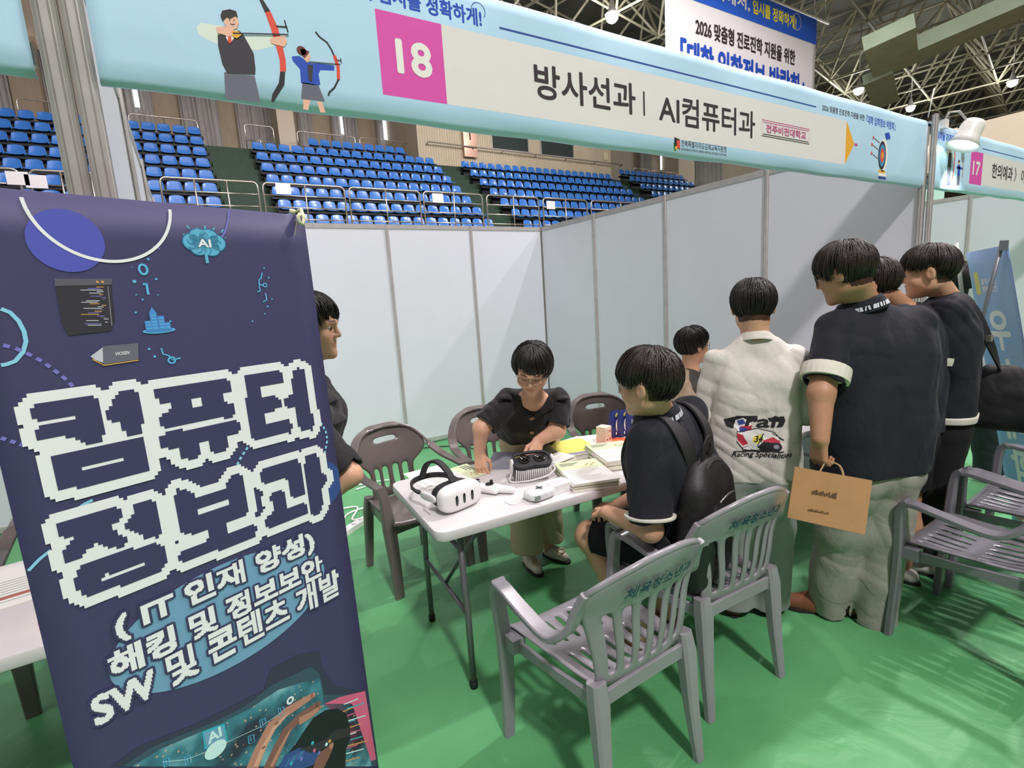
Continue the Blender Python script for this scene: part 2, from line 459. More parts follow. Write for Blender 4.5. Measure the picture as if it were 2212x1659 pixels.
def fascia18(A):
    uv = A.P.uv; X0, X1 = BX + 0.03, -0.03
    H1, H2, H3, H4 = 0.0006, 0.0012, 0.0018, 0.0024
    # number block, name strip, pencil tip
    zb, zt = 2.122, 2.327
    xa, xb = uv(820, 130)[0], uv(960, 150)[0]
    xe = uv(1826, 320)[0]
    A.rect(xb, zb, xe, zt, 'cream', H1); A.rect(xa, zb, xb, zt, 'pink', H1)
    w18 = xb - xa
    A.text('18', (xa + w18 * 0.27, zb + 0.062, xb - w18 * 0.22, zb + 0.142), 'white', H2, 0.045)
    A.poly([(xe, zb), (xe + 0.085, (zb + zt) / 2 + 0.003), (xe, zt)], 'yellow', H1)
    A.rect(xe + 0.085, (zb + zt) / 2 - 0.006, xe + 0.115, (zb + zt) / 2 + 0.006, 'magenta', H2)
    # title
    x0, x1 = uv(1157, 215)[0], uv(1372, 240)[0]
    A.text('방사선과', (x0, zb + 0.060, x1, zb + 0.158), 'ink', H2, 0.022)
    xs = uv(1391, 240)[0]; A.rect(xs - 0.004, zb + 0.062, xs + 0.004, zb + 0.142, 'ink', H2)
    x0, x1 = uv(1424, 250)[0], uv(1630, 280)[0]
    A.text('AI컴퓨터과', (x0, zb + 0.050, x1, zb + 0.152), 'ink', H2, 0.018)
    x0, x1 = uv(1645, 290)[0], uv(1748, 300)[0]
    for q in (0, 0.008):
        A.line([(x0 + q, zb + 0.066 + q), (x1 - q, zb + 0.066 + q), (x1 - q, zb + 0.130 - q), (x0 + q, zb + 0.130 - q)], 0.003, 'magenta', H2, True)
    A.text('전주비전대학교', (x0 + 0.03, zb + 0.083, x1 - 0.03, zb + 0.115), 'magenta', H3, 0.03)
    # slogan and rule on top
    x1 = uv(1040, 55)[0]
    A.text('대학을 가까이에서, 입시를 정확하게!', (x1 - 0.66, 2.343, x1, 2.39), 'royal', H1, 0.035)
    A.ring((x1 - 0.008, 2.385), 0.022, 0.002, 'navy', H2, -0.6, 3.2)
    xa2, xb2 = uv(1078, 55)[0], uv(1763, 225)[0]
    A.rect(xa2, 2.352, xb2, 2.358, 'navy', H1)
    xa3 = uv(1776, 232)[0]
    A.text('2026 맞춤형 진로진학 지원을 위한', (xa3, 2.346, xa3 + 0.40, 2.374), 'ink', H1, 0.03)
    A.text('「대학 입학정보 박람회」', (xa3 + 0.42, 2.336, xa3 + 0.74, 2.376), 'royal', H1, 0.03)
    # office line at the bottom
    xo = uv(1455, 325)[0]
    A.poly([(xo, 2.082), (xo + 0.012, 2.078), (xo + 0.012, 2.105), (xo, 2.110)], 'green', H1)
    A.poly([(xo + 0.004, 2.095), (xo + 0.034, 2.086), (xo + 0.034, 2.122), (xo + 0.004, 2.128)], 'black', H2)
    A.poly([(xo + 0.016, 2.094), (xo + 0.034, 2.088), (xo + 0.034, 2.118), (xo + 0.016, 2.118)], 'red', H3)
    A.ell((xo + 0.012, 2.090), 0.007, 0.007, 'yellow', H4)
    A.text('전북특별자치도김제교육지원청', (xo + 0.042, 2.099, xo + 0.312, 2.122), 'ink', H1, 0.02)
    A.text('JEONBUK STATE GIMJE OFFICE OF EDUCATION', (xo + 0.042, 2.083, xo + 0.312, 2.093), 'ink', H1, 0.03)
    # archer with the vest
    px = A.px
    px([(425, 58), (434, 49), (478, 56), (500, 70), (505, 88), (470, 96), (445, 84), (428, 74)], 'sleeve', H1)
    px([(520, 80), (560, 78), (592, 76), (592, 100), (560, 108), (540, 108), (522, 96)], 'sleeve', H1)
    px([(470, 76), (516, 66), (526, 76), (548, 116), (552, 150), (551, 162), (490, 158), (480, 138), (471, 100)], 'vest', H2)
    px([(484, 156), (550, 164), (563, 222), (487, 214)], 'grey', H1)
    px([(486, 68), (512, 66), (506, 82), (496, 96), (488, 82)], 'white', H3)
    px([(493, 80), (499, 80), (500, 92), (496, 96), (492, 90)], 'red', H4)
    px([(482, 38), (512, 34), (516, 50), (512, 62), (502, 66), (490, 60), (484, 50)], 'skin', H3)
    px([(476, 34), (480, 24), (496, 21), (510, 25), (514, 40), (508, 36), (496, 42), (490, 38), (484, 44), (480, 46)], 'hair', H4)
    px([(466, 60), (486, 58), (505, 66), (506, 76), (494, 80), (470, 72)], 'skin', H4)
    px([(500, 68), (514, 68), (522, 76), (512, 84), (502, 80)], 'yellow', H4 + 0.0004)
    A.pxline([(503, 73), (623, 76)], 0.003, 'black', H4 + 0.0006)
    A.pxline([(504, 44.5), (506, 44.8)], 0.003, 'hair', H4); A.pxline([(495, 44), (497, 44.3)], 0.003, 'hair', H4)
    A.pxline([(497, 52), (501, 54), (507, 53)], 0.0015, 'hair', H4)
    px([(572, 26), (584, 25), (600, 60), (608, 90), (617, 130), (618, 154), (605, 156), (604, 130), (596, 100), (585, 62)], 'red', H2)
    px([(560, 0), (568, 0), (584, 25), (572, 27)], 'black', H2)
    px([(605, 155), (616, 156), (614, 184), (600, 206), (590, 222), (586, 220), (588, 204), (602, 180)], 'black', H2)
    px([(583, 84), (596, 80), (616, 78), (620, 92), (614, 102), (598, 98), (586, 94)], 'skin', H3)
    A.pxline([(596, 57), (620, 59)], 0.003, 'black', H3); A.pxline([(614, 44), (622, 70)], 0.003, 'black', H3)
    # archer with the bun
    px([(630, 122), (646, 121), (672, 137), (690, 137), (722, 142), (722, 153), (692, 152), (688, 160), (692, 184), (676, 184), (650, 180), (648, 150), (632, 132)], 'royal', H1)
    px([(664, 140), (676, 141), (674, 178), (666, 172)], 'vest', H2)
    px([(654, 114), (666, 112), (671, 124), (664, 136), (656, 128)], 'skin', H2)
    px([(648, 108), (654, 106), (668, 112), (664, 118), (658, 126), (652, 120)], 'brown', H3); A.ell(uv(651, 110), 0.011, 0.010, 'brown', H3)
    px([(653, 178), (688, 184), (702, 220), (650, 214)], 'grey', H1)
    px([(655, 214), (670, 216), (666, 238), (655, 236)], 'skin', H1); px([(684, 219), (696, 221), (703, 243), (692, 243)], 'skin', H1)
    A.pxline([(681, 69), (690, 80), (706, 92), (716, 108), (722, 122)], 0.004, 'black', H2); A.pxline([(722, 120), (730, 145), (731, 172)], 0.008, 'red', H3)
    A.pxline([(731, 172), (722, 190), (711, 200), (709, 207)], 0.004, 'black', H2); A.pxline([(668, 134), (735, 140)], 0.002, 'black', H3)
    A.pxline([(726, 130), (737, 132)], 0.002, 'black', H3); A.pxline([(735, 126), (737, 137)], 0.002, 'black', H3)
    # target on books
    cx, cz = uv(1905, 336)
    A.ell((cx + 0.014, cz + 0.002), 0.050, 0.083, 'white', H1)
    for k, (r, m) in enumerate(((1.0, 'black'), (0.78, 'teal'), (0.5, 'red'), (0.24, 'yellow'))):
        A.ell((cx, cz), 0.042 * r, 0.072 * r, m, H2 + k * 0.0004)
    A.px([(1911, 288), (1920, 286), (1923, 300), (1914, 302)], 'royal', H3)
    for (ax, ay) in ((1886, 297), (1883, 312), (1882, 331)):
        A.pxline([(ax, ay), (ax + 14, ay + 12)], 0.004, 'brown', H2); A.ell(uv(ax, ay), 0.006, 0.009, 'red', H3)
    bx = cx - 0.03
    for k, (m, wd) in enumerate((('navy', 0.085), ('white', 0.09), ('yellow', 0.075))):
        A.rect(bx, FB + 0.014 + k * 0.016, bx + wd, FB + 0.029 + k * 0.016, m, H1)

def fascia17(A):
    uv = A.P.uv; H1, H2, H3 = 0.0006, 0.0012, 0.0018
    xa, xb = uv(2095, 370)[0], uv(2121, 372)[0]
    A.rect(xa, 2.122, xb, 2.327, 'pink', H1); A.rect(xb, 2.122, xb + 2.1, 2.327, 'cream', H1)
    A.text('17', (xa + 0.045, 2.182, xb - 0.045, 2.264), 'white', H2, 0.045)
    x0 = uv(2142, 378)[0]
    A.text('한의예과 〉 이미용과', (x0, 2.182, x0 + 1.0, 2.28), 'ink', H2, 0.02)
    A.text('대학을 가까이에서, 입시를 정확하게!', (xa - 0.54, 2.343, xa + 0.12, 2.39), 'royal', H1, 0.035)
    A.rect(xa + 0.18, 2.352, xa + 2.0, 2.358, 'navy', H1)
    # the two archers, small in the view
    a = xa - 0.36
    A.poly([(a, 2.20), (a + 0.055, 2.20), (a + 0.05, 2.285), (a + 0.005, 2.285)], 'vest', H2); A.poly([(a, 2.09), (a + 0.06, 2.09), (a + 0.055, 2.2), (a, 2.2)], 'grey', H1)
    A.ell((a + 0.02, 2.305), 0.018, 0.022, 'skin', H2); A.ell((a + 0.018, 2.317), 0.019, 0.013, 'hair', H3)
    A.poly([(a - 0.04, 2.27), (a + 0.1, 2.255), (a + 0.1, 2.28), (a - 0.03, 2.295)], 'sleeve', H1)
    A.line([(a + 0.075, 2.36), (a + 0.10, 2.27), (a + 0.10, 2.19), (a + 0.08, 2.12)], 0.010, 'red', H3)
    b = a + 0.16
    A.poly([(b, 2.16), (b + 0.04, 2.16), (b + 0.035, 2.225), (b, 2.225)], 'royal', H2); A.poly([(b, 2.10), (b + 0.045, 2.10), (b + 0.04, 2.16), (b, 2.16)], 'grey', H1)
    A.ell((b + 0.013, 2.238), 0.012, 0.014, 'skin', H2); A.ell((b + 0.01, 2.246), 0.012, 0.009, 'brown', H3)
    A.poly([(b - 0.02, 2.20), (b + 0.075, 2.20), (b + 0.075, 2.212), (b - 0.02, 2.215)], 'royal', H2)
    A.line([(b + 0.06, 2.28), (b + 0.085, 2.22), (b + 0.08, 2.15)], 0.005, 'red', H3)
    A.line([(b + 0.0, 2.10), (b + 0.005, 2.085)], 0.012, 'skin', H2); A.line([(b + 0.035, 2.10), (b + 0.04, 2.085)], 0.012, 'skin', H2)
fascia(BX + 0.025, -0.02, 'pale blue fascia banner with pink number 18 and two archers', fascia18)
fascia(0.035, -BX, 'pale blue fascia banner with pink number 17 beyond the spotlight', fascia17)
fascia(2 * BX, BX - 0.075, 'plain end of the pale blue fascia left of the aluminium post', lambda A: A.rect(2 * BX + 1, 2.122, 2 * BX + 2.5, 2.327, 'cream', 0.0006))

# spotlight clamped on the fascia top
sl = empty('spotlight', (0.17, BY - 0.03, FT), 'white clip spotlight on top of the booth 17 fascia', 'lamp')
m_wp = mat('white_enamel', '#eceae4', 0.35)
Mh = Matrix.Rotation(math.radians(62), 3, 'Y') @ Matrix.Rotation(math.radians(-8), 3, 'X')
sh = MB().lathe([(0.022, 0.075), (0.05, 0.07), (0.058, 0.045), (0.058, 0.0), (0.062, -0.03), (0.085, -0.075), (0.083, -0.075), (0.058, -0.03), (0.053, 0.0)], (0.06, -0.10, -0.075), 28, 0, Matrix.Rotation(0.35, 3, 'Y') @ Matrix.Rotation(0.25, 3, 'X')).build('lamp_shade', m_wp, sl)
MB().ball((0.066, -0.095, -0.10), 0.036, 0).build('bulb', mat('lamp_glow', '#ffffff', 0.3, emit='#f4fbff', estr=12), sl)
MB().tube([(0, 0.01, 0.0), (0.0, -0.02, 0.06), (0.02, -0.06, 0.055), (0.05, -0.09, 0.0)], 0.007, 0, 8).build('arm', m_alu, sl)
MB().box((0, 0.012, 0), (0.05, 0.05, 0.05)).build('clamp', m_wp, sl)
MB().tube([(0.0, 0.0, 0.02), (-0.06, 0.01, 0.05), (-0.12, 0.02, 0.03), (-0.05, 0.03, 0.06), (0.05, 0.02, 0.03), (0.12, 0.02, 0.05), (0.2, 0.0, 0.01), (0.26, -0.03, -0.04), (0.30, -0.045, -0.06)], 0.006, 0, 6).build('power_cord', m_cable, sl)
MB().rbox((0.31, -0.05, -0.075), (0.05, 0.03, 0.03), 0.008).build('plug', m_cable, sl)
ll = bpy.data.lights.new('spotlight_bulb', 'SPOT'); ll.energy = 14; ll.spot_size = 1.3; ll.shadow_soft_size = 0.03; ll.color = (0.95, 1, 1)
lo = bpy.data.objects.new('spotlight_beam', ll); lo.location = (0.24, BY - 0.15, FT - 0.19); COL.objects.link(lo); lo.rotation_euler = (0.30, -0.45, 0)
MB().tube([(0.02, BY, 2.46), (0.05, BY - 0.01, 2.62)], 0.003, 0, 6).build('cable_tie', m_white)
tag(bpy.data.objects['cable_tie'], 'pale cable tie end sticking up from the post beside the spotlight', 'cable tie')

# ---------------------------------------------------------------- the sports hall
m_hw = mat('hall_wall_paint', '#bfb29c', 0.75, noise=0.05, nscale=1.5)
m_rib = mat('ribbed_panel', '#c3b59b', 0.6, noise=0.04, nscale=2)
m_conc = mat('stand_paint', '#243f2b', 0.7, noise=0.2, nscale=5)
m_beam = mat('seat_beam_shade', '#0d1016', 0.6)  # shade below the seat rows put into the beam colour
m_seat = mat('blue_plastic', '#3d79c6', 0.22, noise=0.06, nscale=4, spec=0.6)
m_steel = mat('stainless_tube', '#c9c2b6', 0.25, 0.85)
m_ceil = mat('ceiling_board', '#5f6156', 0.85, noise=0.15, nscale=0.7)
m_truss = mat('truss_paint', '#96927a', 0.55)
m_curt = mat('grey_curtain', '#a09d98', 0.85, noise=0.2, nscale=7, stretch=(8, 8, 0.5))
m_duct = mat('duct_paint', '#a9bda2', 0.7, noise=0.08, nscale=2)

c = MB().box((22, 4, 15.1), (92, 50, 0.2)).build('ceiling', m_ceil); tag(c, 'dark olive boards of the hall roof', 'ceiling', kind='structure')
c = MB().box((22, 21.1, 7.5), (92, 0.2, 15)).build('wall_north', m_hw); tag(c, 'beige end wall of the hall behind the seats', 'wall', kind='structure')
c = MB().box((67, 4, 7.5), (0.2, 50, 15)).build('wall_east', mat('hall_side_wall', '#5a5444', 0.85)); tag(c, 'dim brown side wall of the hall', 'wall', kind='structure')

# tiers
NR = 9
RY = [16.92 - 0.79 * k for k in range(NR)]
RZ = [8.36 - 0.55 * k for k in range(NR)]
tread = [z - 0.80 for z in RZ]
prof = []
for k in range(NR):
    prof += [(RY[k] + 0.42 if k else 21.0, tread[k]), (RY[k] - 0.37, tread[k])]
prof += [(RY[-1] - 1.0, tread[-1]), (RY[-1] - 1.0, 0), (21.0, 0)]
mb = MB(); n = len(prof)
mb.add([(-20, y, z) for y, z in prof] + [(34, y, z) for y, z in prof], [tuple(range(n)), tuple(range(2 * n - 1, n - 1, -1))] + [(i, n + i, n + (i + 1) % n, (i + 1) % n) for i in range(n)])
st = mb.build('grandstand', m_conc); tag(st, 'dark green stepped grandstand behind the booth carrying the blue seats', 'grandstand', kind='structure')
AISLES = [(-2.55, -1.10), (5.95, 7.40), (16.40, 17.72)]
for a, b in AISLES:
    s_ = MB()
    for k in range(1, NR):
        s_.box(((a + b) / 2, RY[k] + 0.42 - 0.17, tread[k] + 0.135), (b - a - 0.2, 0.38, 0.27))
    s_.build('stairs', m_conc, st)

# one seat
P = []
side = [(-0.20, 0.385), (-0.19, 0.415), (-0.10, 0.405), (0.02, 0.40), (0.10, 0.425), (0.15, 0.50), (0.185, 0.62), (0.20, 0.72), (0.20, 0.76)]
for i, (y, z) in enumerate(side):
    row = []
    for x in (-1, -0.92, -0.6, 0, 0.6, 0.92, 1):
        wd = 0.20 * (1.0 if i < 6 else 1.0 - 0.06 * (i - 5))
        e = abs(x) ** 4
        row.append((x * wd, y - e * (0.03 if i > 4 else 0), z + (e * 0.035 if i < 5 else -e * (0.05 if i == 8 else 0))))
    P.append(row)
seat0 = MB().grid([r[::-1] for r in P]).build('stadium_seat', m_seat); mods(seat0, solid=0.022, subsurf=1); smooth(seat0)
ordn = ['first', 'second', 'third', 'fourth', 'fifth', 'sixth', 'seventh', 'eighth', 'ninth', 'tenth', 'eleventh', 'twelfth', 'thirteenth', 'fourteenth', 'fifteenth', 'sixteenth', 'seventeenth', 'eighteenth', 'nineteenth', 'twentieth']
BL = []                                        # block, row, side it is counted from, x of each seat
pit = 0.4500
for k in range(NR):
    BL.append(('left block', k, 'right', [-2.78 - pit * i for i in range(22)]))
    BL.append(('centre block', k, 'left', [1.3 + pit * i for i in range(9)] if k == 0 else [-0.86 + pit * i for i in range(16)]))
    if k: BL.append(('right block', k, 'left', [7.62 + pit * i for i in range(20)]))
    BL.append(('far block', k, 'left', [17.95 + pit * i for i in range(12)]))
def pix(p):
    d = RC.T @ (np.array(p) - CAM); return 1106 + FPX * d[0] / -d[2], 829.5 - FPX * d[1] / -d[2]
cand = []; unseen = []
for blk, k, side_, xs in BL:
    for i, x in enumerate(xs):
        u, v = pix((x, RY[k], RZ[k] - 0.15)); dist = math.hypot(x - CAM[0], RY[k] - CAM[1])
        # outside the frame or hidden by the partition, the pole or the banner
        if i > 19 or u < -25 or u > 1640 or v > 500 or (u > 1170 and v > 491 - 0.262 * (u - 1170) + 16) or (232 < u < 268 + (v - 200) * 0.24 and v > 190) \
                or (u < 655 and v > 405 + u * 0.096 + 12) or 122 + (v - 40) * 0.18 < u < 165 + (v - 40) * 0.18: unseen.append((dist, blk, k, side_, i, x))
        else: cand.append((dist, blk, k, side_, i, x))
cand.sort()
first = True; rest = MB()
smesh = seat0.data
for n_, (dist, blk, k, side_, i, x) in enumerate(cand[:300] + cand[300:] + unseen):
    loc = (x, RY[k], RZ[k] - 0.80)
    if n_ >= min(300, len(cand)):
        rest.add([(v.co.x + loc[0], v.co.y + loc[1], v.co.z + loc[2]) for v in smesh.vertices], [tuple(p.vertices) for p in smesh.polygons], 0, True); continue
    o = seat0 if first else seat0.copy()
    if not first: COL.objects.link(o)
    first = False
    o.location = loc
    tag(o, 'blue stadium seat, %s from the %s in the %s row from the top, %s' % (ordn[i] if i < 20 else 'last', side_, ordn[k], blk), 'seat', 'blue seats of the %s' % blk)
if rest.v:
    o = rest.build('stadium_seat', m_seat); tag(o, 'remaining blue stadium seats, mostly hidden behind the partitions, pole and navy banner', 'seats', kind='stuff')
# beams under the seats, their near-black colour standing in for the shade there
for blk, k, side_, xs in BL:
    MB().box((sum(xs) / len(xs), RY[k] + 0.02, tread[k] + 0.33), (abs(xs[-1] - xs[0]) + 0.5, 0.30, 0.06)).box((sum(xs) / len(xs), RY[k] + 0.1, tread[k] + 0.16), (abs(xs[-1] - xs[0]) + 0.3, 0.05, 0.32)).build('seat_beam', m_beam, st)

# front guard rails
def rail(x0, x1, Y, zt, h, bars, label, mids=1, r=0.024, grp='guard rails in front of the grandstand'):
    e = empty('guard_rail', ((x0 + x1) / 2, Y, zt - h), label, 'railing', grp); L_ = (x1 - x0) / 2
    cr = 0.12
    path = [(-L_, 0, 0), (-L_, 0, h - cr)] + [(-L_ + cr - cr * math.cos(a), 0, h - cr + cr * math.sin(a)) for a in (0.4, 0.8, 1.2)] + [(-L_ + cr, 0, h), (L_ - cr, 0, h)] + \
           [(L_ - cr + cr * math.sin(a), 0, h - cr + cr * math.cos(a)) for a in (0.4, 0.8, 1.2)] + [(L_, 0, h - cr), (L_, 0, 0)]
    MB().tube(path, r, 0, 8, up=(0, 1, 0)).build('handrail', m_steel, e)
    for b in range(1, bars): MB().tube([(-L_, 0, h - h * b / bars * 0.96), (L_, 0, h - h * b / bars * 0.96)], r * 0.75, 0, 6).build('crossbar', m_steel, e)
    for q in range(mids): x = -L_ + 2 * L_ * (q + 1) / (mids + 1); MB().tube([(x, 0, 0), (x, 0, h)], r * 0.9, 0, 6).build('post', m_steel, e)
    return e
FR = [(-110, 40, 'far left of the left block'), (62, 258, 'behind the aluminium post'), (344, 555, 'in front of the left stairway'), (566, 742, 'left of centre block'), (752, 905, 'middle of centre block'),
      (913, 1040, 'right end of centre block'), (1050, 1162, 'in front of the second stairway'), (1172, 1267, 'left end of right block'), (1276, 1400, 'partly behind the right partition')]
for a, b, w_ in FR:
    x0, x1 = onY(a, 385 + 0.08 * (a - 560) * 0.5 + 8, 9.7)[0], onY(b, 385 + 0.08 * (b - 560) * 0.5 + 8, 9.7)[0]
    rail(x0, x1, 9.7, 4.89, 1.25, 4, 'stainless guard rail, ' + w_, 2 if b - a > 195 and a > 0 else 1)
for a, b, y, w_ in [(527, 589, 268, 'above the left stairway'), (641, 766, 283, 'left one above centre block'), (776, 888, 297, 'right one above centre block'), (1368, 1402, 363, 'left one above far block'), (1406, 1462, 368, 'right one above far block'), (34, 150, 212, 'above the left block beside the post'), (276, 425, 245, 'above the left block right of the pole')]:
    p0, p1 = onY(a, y, 17.9), onY(b, y + 0.1 * (b - a), 17.9)
    rail(p0[0], p1[0], 17.9, float(p0[2]), 1.2, 2, 'thin rail behind the top seats, ' + w_, 1, 0.02, 'rails behind the top row')
for (a, y, w_) in [(612, 408, 'rail left of the centre block'), (946, 428, 'rail at the right end of the centre block'), (1190, 443, 'rail at the left end of the right block'), (38, 385, 'rail left of the aluminium post'), (78, 392, 'rail beside the aluminium post')]:
    p = onY(a, y, 9.66); q = MB().box((p[0], p[1], p[2]), (0.36, 0.004, 0.27)).build('paper_notice', mat('paper_white', '#dddde0', 0.7)); tag(q, 'white paper notice tied to the guard ' + w_, 'notice', 'paper notices on the guard rails')

# wall behind the top row: curtains, pale columns, ribbed control room
def curtain(a, b, label, Y=20.6, z0=6.6, z1=11.5):
    x0, x1 = onY(a, 230, Y)[0], onY(b, 230, Y)[0]; nx = max(12, int((x1 - x0) / 0.035)); P = []
    for z in (z1, z0):
        P.append([(x0 + (x1 - x0) * i / nx, Y + 0.06 * math.sin(2 * PI * i / 5.0) + 0.03 * math.sin(i * 1.7), z) for i in range(nx + 1)])
    o = MB().grid(P).build('curtain', m_curt); mods(o, solid=0.01); tag(o, label, 'curtain', 'grey curtains of the hall windows')
for a, b, l in [(-60, 28, 'grey curtain at the left edge above the left block'), (104, 160, 'grey curtain behind the aluminium post'), (268, 331, 'grey curtain right of the pole with a slit of daylight'), (388, 470, 'wide grey curtain between two brown boards above the left stairway'), (508, 590, 'grey curtain left of the pale column'),
                (640, 670, 'narrow grey curtain right of the pale column'), (712, 766, 'grey curtain with daylight slit above the centre block'), (808, 836, 'grey curtain beside the control room with a small daylight slit'), (1380, 1402, 'grey curtain above the far right block'), (1455, 1466, 'narrow grey curtain beside the far right column'), (1500, 1560, 'grey curtain right of the far right column')]:
    curtain(a, b, l)
m_board = mat('brown_board', '#a3927a', 0.7, noise=0.06, nscale=3, stretch=(6, 6, 0.6))
for i, (a, b) in enumerate([(30, 103), (331, 388), (470, 508), (670, 712), (766, 808)]):
    x0, x1 = onY(a, 230, 20.85)[0], onY(b, 230, 20.85)[0]
    o = MB().box(((x0 + x1) / 2, 20.9, 9), (x1 - x0, 0.1, 6)).build('wall_board', m_board)
    tag(o, 'brown wall board between curtains, ' + ['left of the aluminium post', 'above the left block', 'above the left stairway', 'right of the pale column', 'left of the control room'][i], 'board', 'brown boards between the curtains')
for i, (a, y, l) in enumerate([(293, 205, 'right of the pole'), (738, 268, 'above the centre block'), (832, 282, 'beside the control room'), (1428, 352, 'above the far right block')]):
    p = onY(a, y, 20.45); o = MB().box((p[0], 20.45, p[2]), (0.16 if i != 1 else 0.13, 0.01, 0.9)).build('window_%d' % (i + 1), mat('daylight_slit', '#ffffff', 0.5, emit='#eef4ff', estr=2.2)); tag(o, 'slit of daylight between the curtains ' + l, 'window', kind='structure')
for a, b, Y, l in [(600, 636, 19.0, 'pale column between the left stairway and the centre block'), (1465, 1500, 19.0, 'pale column above the far right block')]:
    x0, x1 = onY(a, 270, Y)[0], onY(b, 270, Y)[0]; o = MB().box(((x0 + x1) / 2, Y + 0.7, 11), (x1 - x0, 1.4, 8)).build('column', mat('column_paint', '#cdbfa8', 0.7)); tag(o, l, 'column')
bx0, bx1 = 5.62, 16.85
rib = MB(); nx = int((bx1 - bx0) / 0.12); ring = []
for i in range(nx + 1): x = bx0 + (bx1 - bx0) * i / nx; ring += [(x, 16.75), (x + 0.09, 16.75), (x + 0.095, 16.77), (x + 0.118, 16.77)]
ring = ring[:-3]; ring += [(bx1, 20.9), (bx0, 20.9)]
rib.prism(ring, 6.9, 13, 0); cb = rib.build('control_room', m_rib); tag(cb, 'beige ribbed control room box above the right block', 'control room')
m_gl = mat('dark_glass', '#3b4442', 0.08, spec=0.8)
for i, (a, b, y0, y1) in enumerate([(1062, 1143, 285, 322), (1168, 1240, 300, 335)]):
    p0, p1 = onY(a, y1, 16.72), onY(b, y1 + 8, 16.72)
    f = MB().box(((p0[0] + p1[0]) / 2, 16.73, p0[2] + 0.55), (p1[0] - p0[0], 0.05, 1.1)).build('window_frame', m_alu, cb)
    MB().box(((p0[0] + p1[0]) / 2, 16.70, p0[2] + 0.55), (p1[0] - p0[0] - 0.12, 0.02, 1.0)).build('pane', m_gl, f)
p0, p1 = onY(925, 306, 16.5), onY(1345, 356, 16.5)
hb = MB().tube([(p0[0], 16.72, p0[2] - 0.05), (p0[0], 16.5, p0[2]), (p1[0], 16.5, p1[2]), (p1[0], 16.72, p1[2] - 0.05)], 0.03, 0, 6)
for i in range(1, 6):
    t = i / 6; hb.tube([(p0[0] + (p1[0] - p0[0]) * t, 16.5, p0[2] + (p1[2] - p0[2]) * t), (p0[0] + (p1[0] - p0[0]) * t, 16.74, p0[2] + (p1[2] - p0[2]) * t - 0.05)], 0.02, 0, 6)
tag(hb.build('handrail', mat('rail_brown', '#8a8274', 0.5)), 'brown handrail running along the ribbed control room wall', 'handrail')
p0, p1 = onY(1003, 338, 16.6), onY(1031, 342, 16.6)
eb = empty('fire_cabinet', ((p0[0] + p1[0]) / 2, 16.62, p0[2]), 'copper coloured narrow cabinet on the control room wall', 'cabinet')
MB().box((0, 0, 0.65), (p1[0] - p0[0], 0.16, 1.3)).build('body', mat('copper_sheet', '#c29a86', 0.25, 0.6, noise=0.2, nscale=3), eb)
MB().box((0, -0.085, 0.9), (0.06, 0.02, 0.35)).build('handle', m_black, eb); MB().box((0.1, -0.085, 0.35), (0.05, 0.02, 0.05)).build('lock', m_black, eb)
p = onY(1309, 337, 16.7); o = MB().box((p[0], 16.72, p[2]), (0.3, 0.02, 0.42)).build('paper_notice', mat('paper_yellowed', '#d8cda6', 0.7)); tag(o, 'yellowed paper sheet on the ribbed control room wall', 'notice')

# space frame under the roof
tr = empty('roof_truss', (9, 6, 12), 'pale steel space frame under the hall roof', 'truss')
ZB, ZT_, G = 11.8, 14.2, 3.0
ang = math.radians(12)
def tn(i, j, z, o=0.0):
    x, y = (i + o) * G, (j + o) * G
    return Vector((2 + x * math.cos(ang) - y * math.sin(ang), -4 + x * math.sin(ang) + y * math.cos(ang), z))
bc, tcd, dg_ = MB(), MB(), MB()
I0, I1, J0, J1 = -1, 18, -3, 8
for i in range(I0, I1):
    for j in range(J0, J1):
        p = tn(i, j, ZB)
        bc.tube([p, tn(i + 1, j, ZB)], 0.05, 0, 6, False); bc.tube([p, tn(i, j + 1, ZB)], 0.05, 0, 6, False); bc.ball(p, 0.10, 0, 8, 5)
        q = tn(i, j, ZT_, 0.5)
        tcd.tube([q, tn(i + 1, j, ZT_, 0.5)], 0.05, 0, 6, False); tcd.tube([q, tn(i, j + 1, ZT_, 0.5)], 0.05, 0, 6, False)
        for (a, b) in ((0, 0), (1, 0), (0, 1), (1, 1)): dg_.tube([q, tn(i + a, j + b, ZB)], 0.055, 0, 6, False)
for nm, mb in (('bottom_chord', bc), ('top_chord', tcd), ('diagonal', dg_)):
    o = mb.build(nm, m_truss); world_child(o, tr)
# walkway / duct
a_, b_ = at(1905, 140, 21), at(2320, -40, 17.5)
d_ = Vector(b_ - a_); L_ = d_.length
du = MB().box((0, 0, 0), (L_, 1.5, 0.55)).box((-L_ / 2 + 0.4, -1.6, -0.1), (1.5, 3.6, 0.5)).box((-L_ / 2 - 0.2, 2.2, -0.3), (1.0, 4.5, 0.4)).build('air_duct', m_duct)
du.location = Vector((a_ + b_) / 2); du.rotation_euler = d_.to_track_quat('X', 'Z').to_euler(); tag(du, 'broad pale green duct running under the roof at top right', 'duct')
